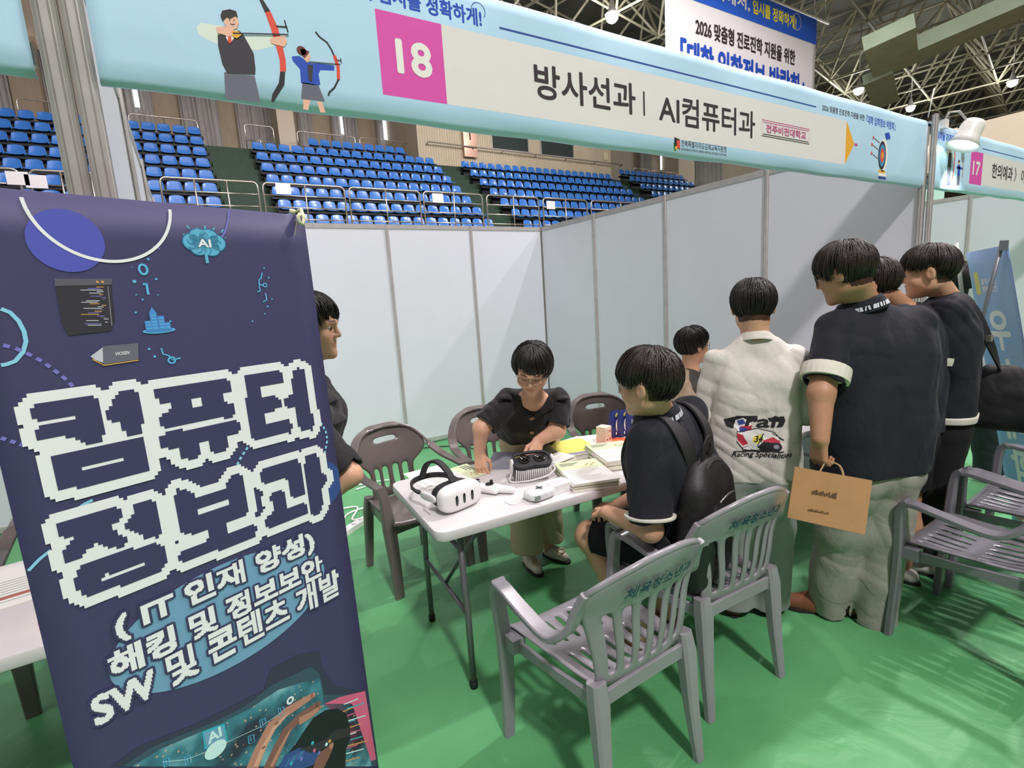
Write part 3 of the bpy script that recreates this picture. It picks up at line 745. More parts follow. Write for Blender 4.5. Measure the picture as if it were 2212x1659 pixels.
# hall lamps that show
m_glow = mat('floodlight_glow', '#ffffff', 0.3, emit='#fff6ea', estr=40)
for (px, py, l) in [(1322, 30, 'left of the hanging banner'), (1855, 192, 'just right of the hanging banner'), (1967, 230, 'above the spotlight'), (2187, 175, 'at the right edge')]:
    d = ray(px, py); p = CAM + d * ((11.3 - CAM[2]) / d[2])
    e = empty('hall_lamp', p, 'lit hall floodlight hanging under the roof ' + l, 'lamp', 'hall floodlights under the roof')
    MB().lathe([(0.06, 0.45), (0.10, 0.25), (0.16, 0.10), (0.26, -0.02), (0.25, -0.02), (0.12, 0.08)], n=16).build('lamp_shade', m_alu, e)
    MB().ball((0, 0, -0.10), (0.22, 0.22, 0.2), 0, 12, 8).build('bulb', m_glow, e)
    MB().tube([(0, 0, 0.45), (0, 0, 3.7)], 0.03, 0, 6).build('hanger', m_alu, e)
    l_ = bpy.data.lights.new('hall_lamp_light', 'POINT'); l_.energy = 600; l_.shadow_soft_size = 0.25
    lo = bpy.data.objects.new('hall_lamp_light', l_); lo.location = p - np.array([0, 0, 0.55]); COL.objects.link(lo)

# hanging banner in the hall
hbn = empty('hanging_banner', (14.5, 7.0, 9.5), 'white and blue banner hanging from the hall roof behind the fascia', 'banner')
xl, xr = float(onY(1437, 60, 7)[0]), float(onY(1761, 120, 7)[0]); ztop, zbl, zbot = 11.66, 10.78, 6.6
def wavy(u, v): return 0.03 * math.sin(2.1 * u + 0.4 * v)
P = [[(xl + (xr - xl) * i / 40, 7.0, z) for i in range(41)] for z in (ztop, zbl, 9.5, 8, zbot)]
o = MB().grid(P).build('cloth', mat('banner_white', '#efeff0', 0.6, bump=0.4, bscale=0.8)); mods(o, solid=0.01); world_child(o, hbn)
HA = Art(Plane2((xl, 6.985, 0), (1, 0, 0), (0, 0, 1)), dict(blue=mat('banner_blue', '#2a62d4', 0.6), white=ART['white'], ink=ART['ink'], lemon=ART['lemon'], royal=ART['royal']))
W_ = xr - xl
zb2 = float(onY(1600, 60, 7)[2])
zl = onY(1764, 98, 7)[2]
HA.rect(0, zl, W_, ztop, 'blue', 0.004)
u = lambda x, y: onY(x, y, 7)[0] - xl
HA.text('대학을 가까이에서,', (u(1432, 0) - 0.8, zl + 0.28, u(1618, 32), zl + 0.72), 'white', 0.008, 0.03)
HA.text('입시를 정확하게!', (u(1625, 35), zl + 0.28, u(1718, 70), zl + 0.72), 'lemon', 0.008, 0.03)
HA.ring((u(1720, 55), zl + 0.55), 0.28, 0.02, 'white', 0.008)
HA.text('2026 맞춤형 진로진학 지원을 위한', (u(1502, 60), zl - 1.0, u(1716, 128), zl - 0.48), 'ink', 0.008, 0.03)
HA.text('「대학 입학정보 박람회」', (u(1470, 100), zl - 2.2, u(1735, 190), zl - 1.25), 'royal', 0.008, 0.035)
HA.build('lettering', hbn)
o = MB().tube([(xl - 0.5, 7, ztop + 0.05), (xr + 0.9, 7, ztop + 0.05)], 0.06, 0, 8).build('rod', mat('rod_white', '#d9d4c2', 0.5)); world_child(o, hbn)
for x in (xr - 0.1, xr + 0.7, xl + 0.5): o = MB().tube([(x, 7, ztop), (x, 7.1, 14)], 0.012, 0, 5).build('rope', m_steel); world_child(o, hbn)
# pale concrete beam high on the right
p0, p1 = onY(2080, 305, 2.0), onY(2290, 285, 0.0)
o = MB().box((14, 1.5, 4.9), (0.5, 15, 1.0)).build('concrete_beam', mat('beam_paint', '#cfc2ae', 0.8)); d__ = ray(2170, 300); t__ = (14 - CAM[0]) / d__[0]; o.location = (0, 0, float((CAM + d__ * t__)[2]) - 4.9); tag(o, 'pale beam of the side gallery above the booth 17 fascia', 'beam')
# far exit sign seen over the next booth
d__ = ray(2016, 431); p = CAM + d__ * ((66.88 - CAM[0]) / d__[0]); o = MB().box(p, (0.08, 1.9, 2.4)).build('exit_sign', mat('exit_glow', '#d8f5e6', 0.5, emit='#d0ffe8', estr=0.8)); tag(o, 'small pale green lit sign over the next booth wall', 'sign')

# ---------------------------------------------------------------- navy banner on an X stand in the foreground
yb, tb = 0.35334, 0.01913
BU = np.array([math.cos(yb), math.sin(yb), 0]); BN = np.array([math.sin(yb), -math.cos(yb), 0])
BV = np.array([0, 0, 1]) * math.cos(tb) - BN * math.sin(tb)
BTR = np.array([-3.5444, -3.9957, 1.80])
BW, BH = 0.60, 1.77
BO = BTR - BU * BW - BV * BH
bp = Plane2(BO, BU, BV)
bst = empty('banner_stand', BO + BU * BW / 2, 'tall navy banner on an X stand with big white pixel lettering, in the foreground', 'banner')
m_navy = mat('banner_navy', '#403e66', 0.55, noise=0.03, nscale=60, bump=0.04, bscale=900)
NX, NZ = 12, 24
P = [[bp.pt(BW * i / NX, BH * j / NZ, -0.0006) for i in range(NX + 1)] for j in range(NZ + 1)]
o = MB().grid(P).build('sheet', m_navy); mods(o, solid=0.001, offset=-1.0); world_child(o, bst)
m_pole = mat('stand_pole', '#3a3a3e', 0.4, 0.4); m_hook = mat('hook_plastic', '#dcd9b8', 0.4)
bk = lambda a, b, h=-0.02: bp.pt(a, b, h)
for q in (((0.02, BH - 0.015), (BW - 0.05, 0.02)), ((BW - 0.02, BH - 0.015), (0.05, 0.02))):
    o = MB().tube([bk(*q[0], -0.004), bk((q[0][0] + q[1][0]) / 2, 0.9, -0.06), bk(*q[1], -0.02)], 0.006, 0, 8).build('stand_pole', m_pole); world_child(o, bst)
for a in (0.012, BW - 0.012):
    hk = MB().tube([bk(a, BH + 0.008, -0.006), bk(a + 0.002, BH + 0.012, 0.008), bk(a + 0.004, BH - 0.01, 0.012), bk(a, BH - 0.024, 0.012), bk(a - 0.008, BH - 0.018, 0.01), bk(a - 0.009, BH - 0.005, 0.010), bk(a - 0.002, BH + 0.0, 0.010)], 0.0045, 0, 8)
    hk.tube([bk(a - 0.012, BH + 0.003, -0.008), bk(a - 0.012, BH + 0.012, -0.004)], 0.007, 0, 8)
    o = hk.build('hook', m_hook); world_child(o, bst)
BA = dict(white=mat('bn_white', '#eef0f2', 0.5), navy=mat('bn_navy', '#3b3960', 0.55), blue=mat('bn_blue', '#5257b8', 0.55), cyan=mat('bn_cyan', '#8fd0ef', 0.5), lilac=mat('bn_lilac', '#7a78c8', 0.5),
          brain=mat('bn_brain', '#62b4d6', 0.5), braind=mat('bn_brain_line', '#2f7fae', 0.5), ellipse=mat('bn_ellipse', '#74a2c4', 0.55), disc=mat('bn_disc', '#37518f', 0.55), ltblue=mat('bn_ltblue', '#4f93dc', 0.5),
          goggle=mat('bn_goggle', '#63606c', 0.5), gdark=mat('bn_gdark', '#2c3440', 0.4), frame=mat('bn_frame', '#362a30', 0.5), screen=mat('bn_screen', '#33303a', 0.5), bar=mat('bn_bar', '#5d5c68', 0.5),
          orange=mat('bn_orange', '#d7a35a', 0.5), laptop=mat('bn_laptop', '#6b6c7a', 0.4), key=mat('bn_key', '#c9cbd4', 0.4), skin=mat('bn_skin', '#b98473', 0.5), skind=mat('bn_skin_dark', '#855a52', 0.5),
          hair=mat('bn_hair', '#1d1a24', 0.5), pink=mat('bn_pink', '#d9668a', 0.5), teal=mat('bn_teal', '#3fb4c8', 0.5), glow=mat('bn_glow', '#cdeff0', 0.5), black=mat('bn_black', '#24232c', 0.5), icon=mat('bn_icon', '#5fb8e6', 0.5))
A = Art(bp, BA)
L1, L2, L3, L4, L5, L6 = [0.0004 * k for k in range(1, 7)]
# circles, rings, dashes
c = bp.uv(144, 520); A.ell(c, 0.0535, 0.0535, 'blue', L1)
c = bp.uv(219, 432); A.ring(c, 0.1085, 0.0055, 'white', L2, PI * 1.02, PI * 1.98)
A.pxline([(494, 455), (493, 475), (486, 500), (475, 520)], 0.004, 'lilac', L1)
A.pxline([(330, 532), (345, 537)], 0.003, 'lilac', L1)
A.pxline([(2, 667), (22, 675), (40, 693), (52, 716), (56, 737), (50, 760), (33, 780), (14, 787), (2, 789)], 0.006, 'cyan', L1)
def dashes(pts, n, wd, m):
    q = np.array([bp.uv(*p) for p in pts]); seg = np.linalg.norm(np.diff(q, axis=0), axis=1); cum = np.r_[0, np.cumsum(seg)]
    def P_(s): return (np.interp(s, cum, q[:, 0]), np.interp(s, cum, q[:, 1]))
    for k in range(n): A.line([P_(cum[-1] * (k + 0.1) / n), P_(cum[-1] * (k + 0.65) / n)], wd, m, L1)
dashes([(4, 745), (30, 751), (60, 764), (90, 780), (122, 803), (145, 822), (162, 840)], 8, 0.006, 'lilac')
dashes([(0, 945), (30, 955), (60, 965)], 3, 0.006, 'lilac')
dashes([(692, 912), (703, 930), (707, 950), (702, 975), (698, 995)], 8, 0.005, 'cyan')
dashes([(536, 965), (522, 985), (510, 1008)], 4, 0.005, 'cyan')
A.pxline([(61, 1233), (85, 1208), (110, 1188)], 0.005, 'cyan', L1); A.pxline([(163, 1102), (180, 1090), (200, 1080)], 0.005, 'cyan', L1)
# disc cut by the right edge
cc = bp.uv(690, 1048); R_ = BW - cc[0]
rd = 0.062; ta = math.acos(min(1, R_ / rd)); A.ell(cc, rd, rd, 'disc', L1, 0, 40, ta, 2 * PI - ta)
# brain with AI
bc_ = bp.uv(441, 526)
for dx, dy, r in ((-0.022, 0.002, 0.017), (-0.008, 0.010, 0.019), (0.010, 0.010, 0.019), (0.024, 0.002, 0.017), (-0.012, -0.008, 0.016), (0.012, -0.008, 0.017)): A.ell(bc_ + (dx, dy), r + 0.002, r + 0.001, 'braind', L1)
for dx, dy, r in ((-0.022, 0.002, 0.017), (-0.008, 0.010, 0.019), (0.010, 0.010, 0.019), (0.024, 0.002, 0.017), (-0.012, -0.008, 0.016), (0.012, -0.008, 0.017)): A.ell(bc_ + (dx, dy), r, r - 0.001, 'brain', L2)
for k in range(9):
    a = k * 0.7; A.ring(bc_ + (0.026 * math.cos(a), 0.014 * math.sin(a)), 0.0065, 0.0016, 'braind', L3, a, a + 3.4, 10)
A.rect(bc_[0] - 0.003, bc_[1] - 0.04, bc_[0] + 0.003, bc_[1] - 0.02, 'brain', L2)
A.text('AI', (bc_[0] - 0.012, bc_[1] - 0.007, bc_[0] + 0.012, bc_[1] + 0.008), 'white', L4, 0.05)
for (x, y, x2, y2) in ((403, 487, 409, 494), (423, 493, 426, 497), (443, 487, 442, 495), (463, 492, 460, 497), (482, 496, 477, 503), (395, 505, 397, 507), (486, 513, 488, 514)): A.pxline([(x, y), (x2, y2)], 0.003, 'brain', L2)
# binary digits, dots and circuit lines
q = bp.uv(309, 582); A.ring(q, 0.0065, 0.004, 'icon', L2, rb=0.009)
q = bp.uv(318, 624); A.rect(q[0] - 0.002, q[1] - 0.011, q[0] + 0.002, q[1] + 0.011, 'icon', L2); A.rect(q[0] - 0.006, q[1] + 0.007, q[0], q[1] + 0.011, 'icon', L2)
for (x, y, r) in ((285, 577, 1), (290, 608, 3.5), (320, 560, 2.5), (337, 603, 2.5), (294, 637, 1.5), (341, 637, 1.5), (308, 647, 2), (293, 675, 2.2), (368, 694, 2), (322, 754, 2.6), (334, 770, 2.6), (570, 579, 2), (580, 600, 2.2), (587, 646, 2), (578, 662, 2.5), (572, 678, 2), (545, 694, 2)): A.ell(bp.uv(x, y), r * 0.0009, r * 0.0009, 'icon', L2, n=12)
for pts in ([(566, 589), (564, 600), (559, 605), (560, 620), (562, 628), (556, 631)], [(560, 614), (568, 617)], [(573, 633), (576, 648), (568, 652)], [(348, 752), (352, 765), (364, 768), (371, 776)], [(372, 778), (390, 773)]): A.pxline(pts, 0.0026, 'icon', L2)
A.ring(bp.uv(572, 616), 0.004, 0.0022, 'icon', L2); A.ring(bp.uv(371, 778), 0.006, 0.003, 'icon', L2)
# little city on a tray
t = bp.uv(344, 714); A.ell(t, 0.028, 0.0055, 'icon', L2); A.ell(t + (0, 0.001), 0.024, 0.004, 'ltblue', L3)
for dx, w_, h_ in ((-0.017, 0.010, 0.020), (-0.006, 0.012, 0.036), (0.006, 0.011, 0.028), (0.016, 0.009, 0.015)):
    A.rect(t[0] + dx - w_ / 2, t[1] + 0.001, t[0] + dx + w_ / 2, t[1] + h_, 'ltblue', L4)
    for k in range(int(h_ / 0.006)): A.rect(t[0] + dx - w_ * .3, t[1] + 0.004 + k * 0.006, t[0] + dx + w_ * .3, t[1] + 0.0062 + k * 0.006, 'icon', L5)
A.poly([t + (-0.011, 0.036), t + (-0.001, 0.036), t + (-0.006, 0.046)], 'ltblue', L4)
# window of code and a laptop
A.px([(118, 602), (242, 602), (242, 615), (118, 618)], 'bar', L2); A.px([(120, 618), (240, 615), (248, 690), (240, 715), (148, 725), (134, 700)], 'screen', L1)
for k, (x, y) in enumerate(((210, 609), (221, 609))): A.ell(bp.uv(x, y), 0.0022, 0.0022, 'orange', L3, n=10)
rr = random.Random(3)
for k in range(26):
    y = 620 + k * 3.3; x1 = 228 + (y - 620) * .1; ln = rr.uniform(8, 60); m_ = rr.choice(['lilac', 'orange', 'laptop', 'key'])
    A.pxline([(x1 - ln, y), (x1 - ln * rr.uniform(0, .5), y)], 0.0013, m_, L2); A.pxline([(x1 + 4, y), (x1 + 6, y)], 0.0012, 'key', L2)
A.px([(195, 770), (222, 750), (223, 784), (205, 777)], 'key', L2); A.px([(221, 748), (298, 741), (299, 776), (224, 787)], 'laptop', L3)
va, vb = bp.uv(250, 768), bp.uv(281, 765); A.text('VISION', (va[0], va[1], vb[0], va[1] + 0.006), 'key', L4, 0.06, mirror=True)
A.pxline([(199, 776), (225, 789), (299, 778)], 0.002, 'orange', L3)
# big pixel title: the navy strokes, and the white border grown around them
TZ = {
 'a': [[(205,295),(520,255),(555,270),(590,480),(585,510),(480,525),(440,505),(432,475),(235,505),(205,480),(210,440),(228,412),(418,385),(418,362),(225,390),(215,385),(185,370),(180,325)],
       [(670,235),(755,220),(785,240),(815,440),(790,465),(720,478),(705,450),(680,440),(672,405),(640,408),(600,380),(590,345),(620,318),(645,300),(645,255)],
       [(310,580),(800,488),(825,500),(855,660),(840,685),(355,790),(325,770),(285,625)],
       [(905,205),(1285,148),(1310,165),(1318,230),(1262,243),(1268,285),(1328,290),(1335,345),(1320,368),(930,432),(905,400),(912,365),(945,345),(970,330),(965,290),(910,293),(880,250),(882,220)],
       [(940,462),(1340,385),(1370,410),(1370,440),(1345,460),(1290,480),(1295,545),(1270,570),(1215,580),(1190,560),(1185,510),(1135,515),(1140,580),(1110,610),(1040,610),(1025,590),(1015,540),(930,555),(905,530),(905,490)],
       [(1385,140),(1590,105),(1615,130),(1610,170),(1480,205),(1490,262),(1570,252),(1600,275),(1595,320),(1505,350),(1512,408),(1640,383),(1660,410),(1655,460),(1450,505),(1425,480)],
       [(1655,110),(1700,90),(1725,100),(1785,415),(1775,445),(1720,452),(1700,430),(1675,320),(1640,325),(1615,300),(1618,265),(1672,240)],
       [(315,1000),(345,962),(670,882),(702,900),(700,938),(630,985),(660,1020),(712,1050),(715,1085),(690,1110),(630,1120),(600,1100),(550,1088),(520,1105),(490,1140),(440,1180),(395,1205),(362,1190),(352,1130),(390,1100),(410,1062),(355,1050),(320,1035)],
       [(785,850),(850,833),(880,855),(912,1030),(890,1055),(830,1065),(800,1045),(770,1020),(725,1010),(712,970),(750,935),(770,915),(765,870)],
       [(480,1200),(850,1090),(910,1085),(945,1130),(950,1180),(920,1240),(860,1270),(530,1385),(470,1385),(430,1345),(425,1295),(450,1240)],
       [(1000,785),(1045,775),(1080,790),(1110,825),(1280,770),(1300,720),(1350,690),(1385,700),(1418,900),(1400,930),(1290,965),(1298,1025),(1440,975),(1460,1000),(1455,1050),(1060,1195),(1020,1190),(1018,1150),(1040,1125),(1190,1065),(1180,1005),(1060,1045),(1025,1030),(985,850)],
       [(1485,665),(1690,610),(1705,630),(1715,660),(1740,800),(1725,820),(1665,835),(1645,800),(1632,722),(1500,750),(1475,720),(1480,690)],
       [(1545,800),(1600,785),(1620,810),(1630,890),(1735,860),(1752,880),(1750,920),(1530,1005),(1500,990),(1505,950),(1540,930),(1555,890),(1535,830)],
       [(1735,590),(1795,575),(1810,600),(1825,690),(1850,700),(1860,735),(1835,760),(1830,800),(1835,900),(1810,925),(1770,930),(1760,900),(1730,640)]],
 'h': [[(455,650),(705,597),(712,620),(455,675)], [(1085,270),(1150,257),(1155,300),(1092,315)], [(575,1290),(600,1268),(830,1190),(830,1215),(590,1300)], [(1125,895),(1300,840),(1308,865),(1132,922)]]}
cs = 0.0062; gs = (int(0.95 / cs), int(0.6 / cs)); go = (0.0, 0.52)
zp = lambda p: bp.uv(p[0] / 2.634, 760 + p[1] / 2.634)
navy = np.zeros(gs, bool); cut = np.zeros(gs, bool)
for poly in TZ['a']: navy |= raster_poly([zp(p) for p in poly], go, cs, gs)
for poly in TZ['h']: cut |= raster_poly([zp(p) for p in poly], go, cs, gs)
white = dilate(navy, 3); navy &= ~cut
A.cells(white, go, cs, 'white', L3); A.cells(navy & white, go, cs, 'navy', L4)
# pale blue oval and the three lines on it
pts = np.array([bp.uv(*p) for p in ((232, 1440), (575, 1158), (702, 1235), (350, 1508), (620, 1400), (300, 1325))])
ec = (bp.uv(232, 1440) + bp.uv(702, 1240)) / 2
ra = (bp.uv(702, 1240)[0] - bp.uv(232, 1440)[0]) / 2
A.ell(ec, ra, 0.118, 'ellipse', L1, n=72)
cs2 = 0.00225
def pixel_line(body, l, r, top, thick=1):
    a = bp.uv(*l); b = bp.uv(*r); t_ = bp.uv(*top)
    w_, h_ = b[0] - a[0], t_[1] - a[1]
    V, F = text_tris(body); lo, hi = V.min(0), V.max(0)
    Q = (V - lo) / (hi - lo) * (w_, h_) + (0.02, 0.02)
    sh_ = (int((h_ + 0.04) / cs2), int((w_ + 0.04) / cs2)); m = np.zeros(sh_, bool)
    for f in F:
        p = Q[list(f)]
        j0, j1 = max(0, int(p[:, 1].min() / cs2) - 1), int(p[:, 1].max() / cs2) + 2; i0, i1 = max(0, int(p[:, 0].min() / cs2) - 1), int(p[:, 0].max() / cs2) + 2
        m[j0:j1, i0:i1] |= raster_poly(p, (i0 * cs2, j0 * cs2), cs2, m[j0:j1, i0:i1].shape)
    m = dilate(m, thick, False)
    og = (a[0] - 0.02, a[1] - 0.02)
    A.cells(dilate(m, 2), og, cs2, 'navy', L5); A.cells(m, og, cs2, 'white', L6)
pixel_line('( IT 인재 양성)', (258, 1388), (680, 1200), (256, 1322))
pixel_line('해킹 및 정보보안', (244, 1470), (700, 1262), (242, 1410))
pixel_line('SW 및 콘텐츠 개발', (210, 1572), (738, 1305), (201, 1497))
# printed collage at the foot: glow field, hands, viewer seen from behind
def collage_material():
    m = bpy.data.materials.new('bn_collage'); m.use_nodes = True; nt = m.node_tree; b = nt.nodes['Principled BSDF']; L = nt.links
    tc = nt.nodes.new('ShaderNodeTexCoord'); n = nt.nodes.new('ShaderNodeTexNoise'); n.inputs['Scale'].default_value = 9; n.inputs['Detail'].default_value = 4; L.new(tc.outputs['Object'], n.inputs[0])
    r = nt.nodes.new('ShaderNodeValToRGB'); e = r.color_ramp.elements
    e[0].position = 0.36; e[0].color = lin('#2c3346'); e[1].position = 0.68; e[1].color = lin('#8cc4cf')
    k = r.color_ramp.elements.new(0.52); k.color = lin('#3d7f90'); L.new(n.outputs[0], r.inputs[0])
    v = nt.nodes.new('ShaderNodeTexVoronoi'); v.inputs['Scale'].default_value = 70; L.new(tc.outputs['Object'], v.inputs[0])
    mr = nt.nodes.new('ShaderNodeMapRange'); mr.inputs[1].default_value = 0.10; mr.inputs[2].default_value = 0.2; mr.inputs[3].default_value = 0.8; mr.inputs[4].default_value = 0; L.new(v.outputs['Distance'], mr.inputs[0])
    mx = nt.nodes.new('ShaderNodeMix'); mx.data_type = 'RGBA'; L.new(mr.outputs[0], mx.inputs[0]); L.new(r.outputs[0], mx.inputs[6]); mx.inputs[7].default_value = lin('#d9b48f'); L.new(mx.outputs[2], b.inputs['Base Color'])
    b.inputs['Roughness'].default_value = 0.55
    return m
A.names.append('collage'); A.mats.append(collage_material())
A.names.append('shade1'); A.mats.append(mat('bn_shade1', '#37384f', 0.55)); A.names.append('shade2'); A.mats.append(mat('bn_shade2', '#3a5363', 0.55))
A.px([(585, 1445), (640, 1415), (690, 1405), (695, 1440), (720, 1480), (760, 1490), (790, 1490), (812, 1610), (815, 1655), (240, 1655), (300, 1612), (420, 1565), (500, 1525), (570, 1490)], 'shade1', L1)
A.px([(590, 1478), (670, 1440), (690, 1455), (700, 1500), (790, 1500), (810, 1640), (812, 1655), (265, 1655), (330, 1612), (460, 1560), (530, 1525)], 'shade2', L2)
A.px([(600, 1490), (690, 1462), (700, 1520), (760, 1520), (800, 1640), (802, 1655), (285, 1655), (345, 1618), (470, 1565), (540, 1530)], 'collage', L3)
A.px([(700, 1520), (735, 1505), (788, 1492), (812, 1640), (760, 1655), (752, 1570)], 'pink', L3)
for k in range(16):
    y = 1500 + k * 9; A.pxline([(735 + (k % 3) * 7, y + 12), (760 + (k * 13) % 36, y)], 0.003, ['pink', 'glow', 'teal', 'orange'][k % 4], L4)
z3 = lambda pts: [(x / 2.665, 1130 + y / 2.665) for x, y in pts]
A.names.append('skinl'); A.mats.append(mat('bn_skin_light', '#d9a48f', 0.5))
def finger(pts, w0, m_, h):
    q = [bp.uv(*p) for p in z3(pts)]; L_, R2 = [], []
    for i in range(len(q)):
        d_ = q[min(i + 1, len(q) - 1)] - q[max(i - 1, 0)]; d_ = d_ / np.linalg.norm(d_); n_ = np.array([-d_[1], d_[0]]) * w0[i]; L_.append(q[i] + n_); R2.append(q[i] - n_)
    for i in range(len(q) - 1): A.poly([R2[i], R2[i + 1], L_[i + 1], L_[i]], m_, h)
    A.ell(q[-1], w0[-1], w0[-1], m_, h, n=14)
finger([(1450, 1410), (1500, 1290), (1560, 1170), (1640, 1090), (1720, 1040), (1800, 990)], [.016, .015, .0135, .012, .010, .007], 'skin', L4)
finger([(1545, 1410), (1590, 1310), (1650, 1190), (1730, 1110), (1830, 1040)], [.015, .014, .012, .010, .007], 'skind', L4 + 0.0001)
finger([(1470, 1400), (1515, 1290), (1575, 1180), (1655, 1095)], [.006, .006, .005, .003], 'skinl', L4 + 0.0002)
finger([(1560, 1400), (1610, 1300), (1668, 1190)], [.005, .005, .003], 'skin', L4 + 0.0003)
finger([(1720, 1140), (1790, 1100), (1840, 1060)], [.010, .008, .005], 'skin', L4 + 0.0002)
for p in ((1590, 1150), (1650, 1190), (1515, 1290)): A.ell(bp.uv(*z3([p])[0]), 0.005, 0.003, 'skind', L4 + 0.0004, n=10)
P_ = z3([(1600, 1410), (1650, 1330), (1700, 1270), (1745, 1200), (1800, 1120), (1870, 1075), (1940, 1065), (1990, 1095), (2010, 1160), (2015, 1240), (1990, 1300), (1985, 1410)]); A.px(P_, 'hair', L5)
A.px(z3([(1820, 1330), (1880, 1290), (1905, 1270), (1912, 1300), (1890, 1350), (1860, 1410), (1800, 1410)]), 'skind', L5 + 0.0001); A.ell(bp.uv(*z3([(1905, 1275)])[0]), 0.006, 0.011, 'skin', L5 + 0.0002)
A.px(z3([(1640, 1330), (1720, 1290), (1790, 1290), (1830, 1330), (1800, 1390), (1740, 1410), (1600, 1410)]), 'disc', L5 + 0.0003)
A.px(z3([(1715, 1300), (1860, 1250), (1930, 1185), (2015, 1175), (2012, 1225), (1940, 1240), (1870, 1290), (1790, 1320)]), 'screen', L6)
A.px(z3([(1935, 1190), (2010, 1178), (2008, 1218), (1940, 1232)]), 'frame', L6 + 0.0001)
for k in range(7): A.pxline(z3([(1640 + k * 14, 1400 - k * 8), (1665 + k * 14, 1350 - k * 8)]), 0.0014, ['teal', 'lilac', 'icon'][k % 3], L6 + 0.0001)
for (x, y, m_) in ((674, 1604, 'teal'), (704, 1607, 'glow'), (688, 1625, 'lilac'), (650, 1638, 'lilac'), (711, 1600, 'orange'), (628, 1648, 'teal'), (678, 1620, 'pink')): A.ell(bp.uv(x, y), 0.004, 0.005, m_, L6 + 0.0002, n=14)
a, b = bp.uv(440, 1608), bp.uv(492, 1560)
A.px([(436, 1580), (484, 1562), (491, 1600), (442, 1618)], 'teal', L4); A.px([(440, 1583), (481, 1568), (487, 1598), (445, 1613)], 'ellipse', L5)
q = bp.uv(450, 1606); A.text('AI', (q[0], q[1], q[0] + 0.026, q[1] + 0.022), 'glow', L6, 0.05)
A.ell(bp.uv(465, 1618), 0.022, 0.018, 'glow', L6 - 0.0001)
q = bp.uv(626, 1512); A.ring(q, 0.007, 0.0045, 'white', L6)
for (x, y) in ((560, 1555), (600, 1530), (535, 1590), (352, 1640), (398, 1635)):
    A.line([bp.uv(x, y), bp.uv(x + 12, y - 4), bp.uv(x + 14, y + 12), bp.uv(x + 2, y + 16)], 0.0018, 'icon', L5, True)
    A.pxline([(x + 5, y + 1), (x + 7, y + 10)], 0.0018, 'icon', L5)
A.pxline([(350, 1645), (400, 1640), (440, 1625), (560, 1570), (605, 1540)], 0.001, 'glow', L5)
o = A.build('printed_artwork', bst)

# ---------------------------------------------------------------- chairs
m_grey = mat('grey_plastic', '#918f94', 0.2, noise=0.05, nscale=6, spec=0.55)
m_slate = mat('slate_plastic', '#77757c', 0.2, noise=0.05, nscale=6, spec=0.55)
m_taupe = mat('taupe_plastic', '#6d6461', 0.25, noise=0.05, nscale=6, spec=0.55)
m_letter = mat('chair_lettering', '#0f3a58', 0.5)
def band(mb, path, wds, ths, m=0, up=(0, 0, 1)):
    """rectangular bar along a path: width across, thickness along 'up'"""
    P = [Vector(p) for p in path]; k = len(P); vs = []
    for i in range(k):
        t = (P[min(i + 1, k - 1)] - P[max(i - 1, 0)]).normalized()
        u = Vector(up[i] if hasattr(up[0], '__len__') else up); u = (u - t * u.dot(t)).normalized(); s_ = t.cross(u)
        w_, h_ = wds[i] / 2, ths[i] / 2; b = min(w_, h_) * 0.38
        for (a, c) in ((w_, h_ - b), (w_ - b, h_), (-w_ + b, h_), (-w_, h_ - b), (-w_, -h_ + b), (-w_ + b, -h_), (w_ - b, -h_), (w_, -h_ + b)): vs.append(P[i] + s_ * a + u * c)
    fs = [(i * 8 + j, i * 8 + (j + 1) % 8, (i + 1) * 8 + (j + 1) % 8, (i + 1) * 8 + j) for i in range(k - 1) for j in range(8)]
    fs += [tuple(range(7, -1, -1)), tuple((k - 1) * 8 + j for j in range(8))]
    mb.add(vs, fs, m, True); mb.sharp = True
    return mb
def spl(pts, n=6):
    P = [Vector(p) for p in pts]; out = []
    for i in range(len(P) - 1):
        a, b, c, d = P[max(i - 1, 0)], P[i], P[i + 1], P[min(i + 2, len(P) - 1)]
        for k in range(n):
            t = k / n; out.append(0.5 * ((2 * b) + (c - a) * t + (2 * a - 5 * b + 4 * c - d) * t * t + (3 * b - a - 3 * c + d) * t ** 3))
    return out + [P[-1]]
def ip(x, xs, ys): return float(np.interp(x, xs, ys))

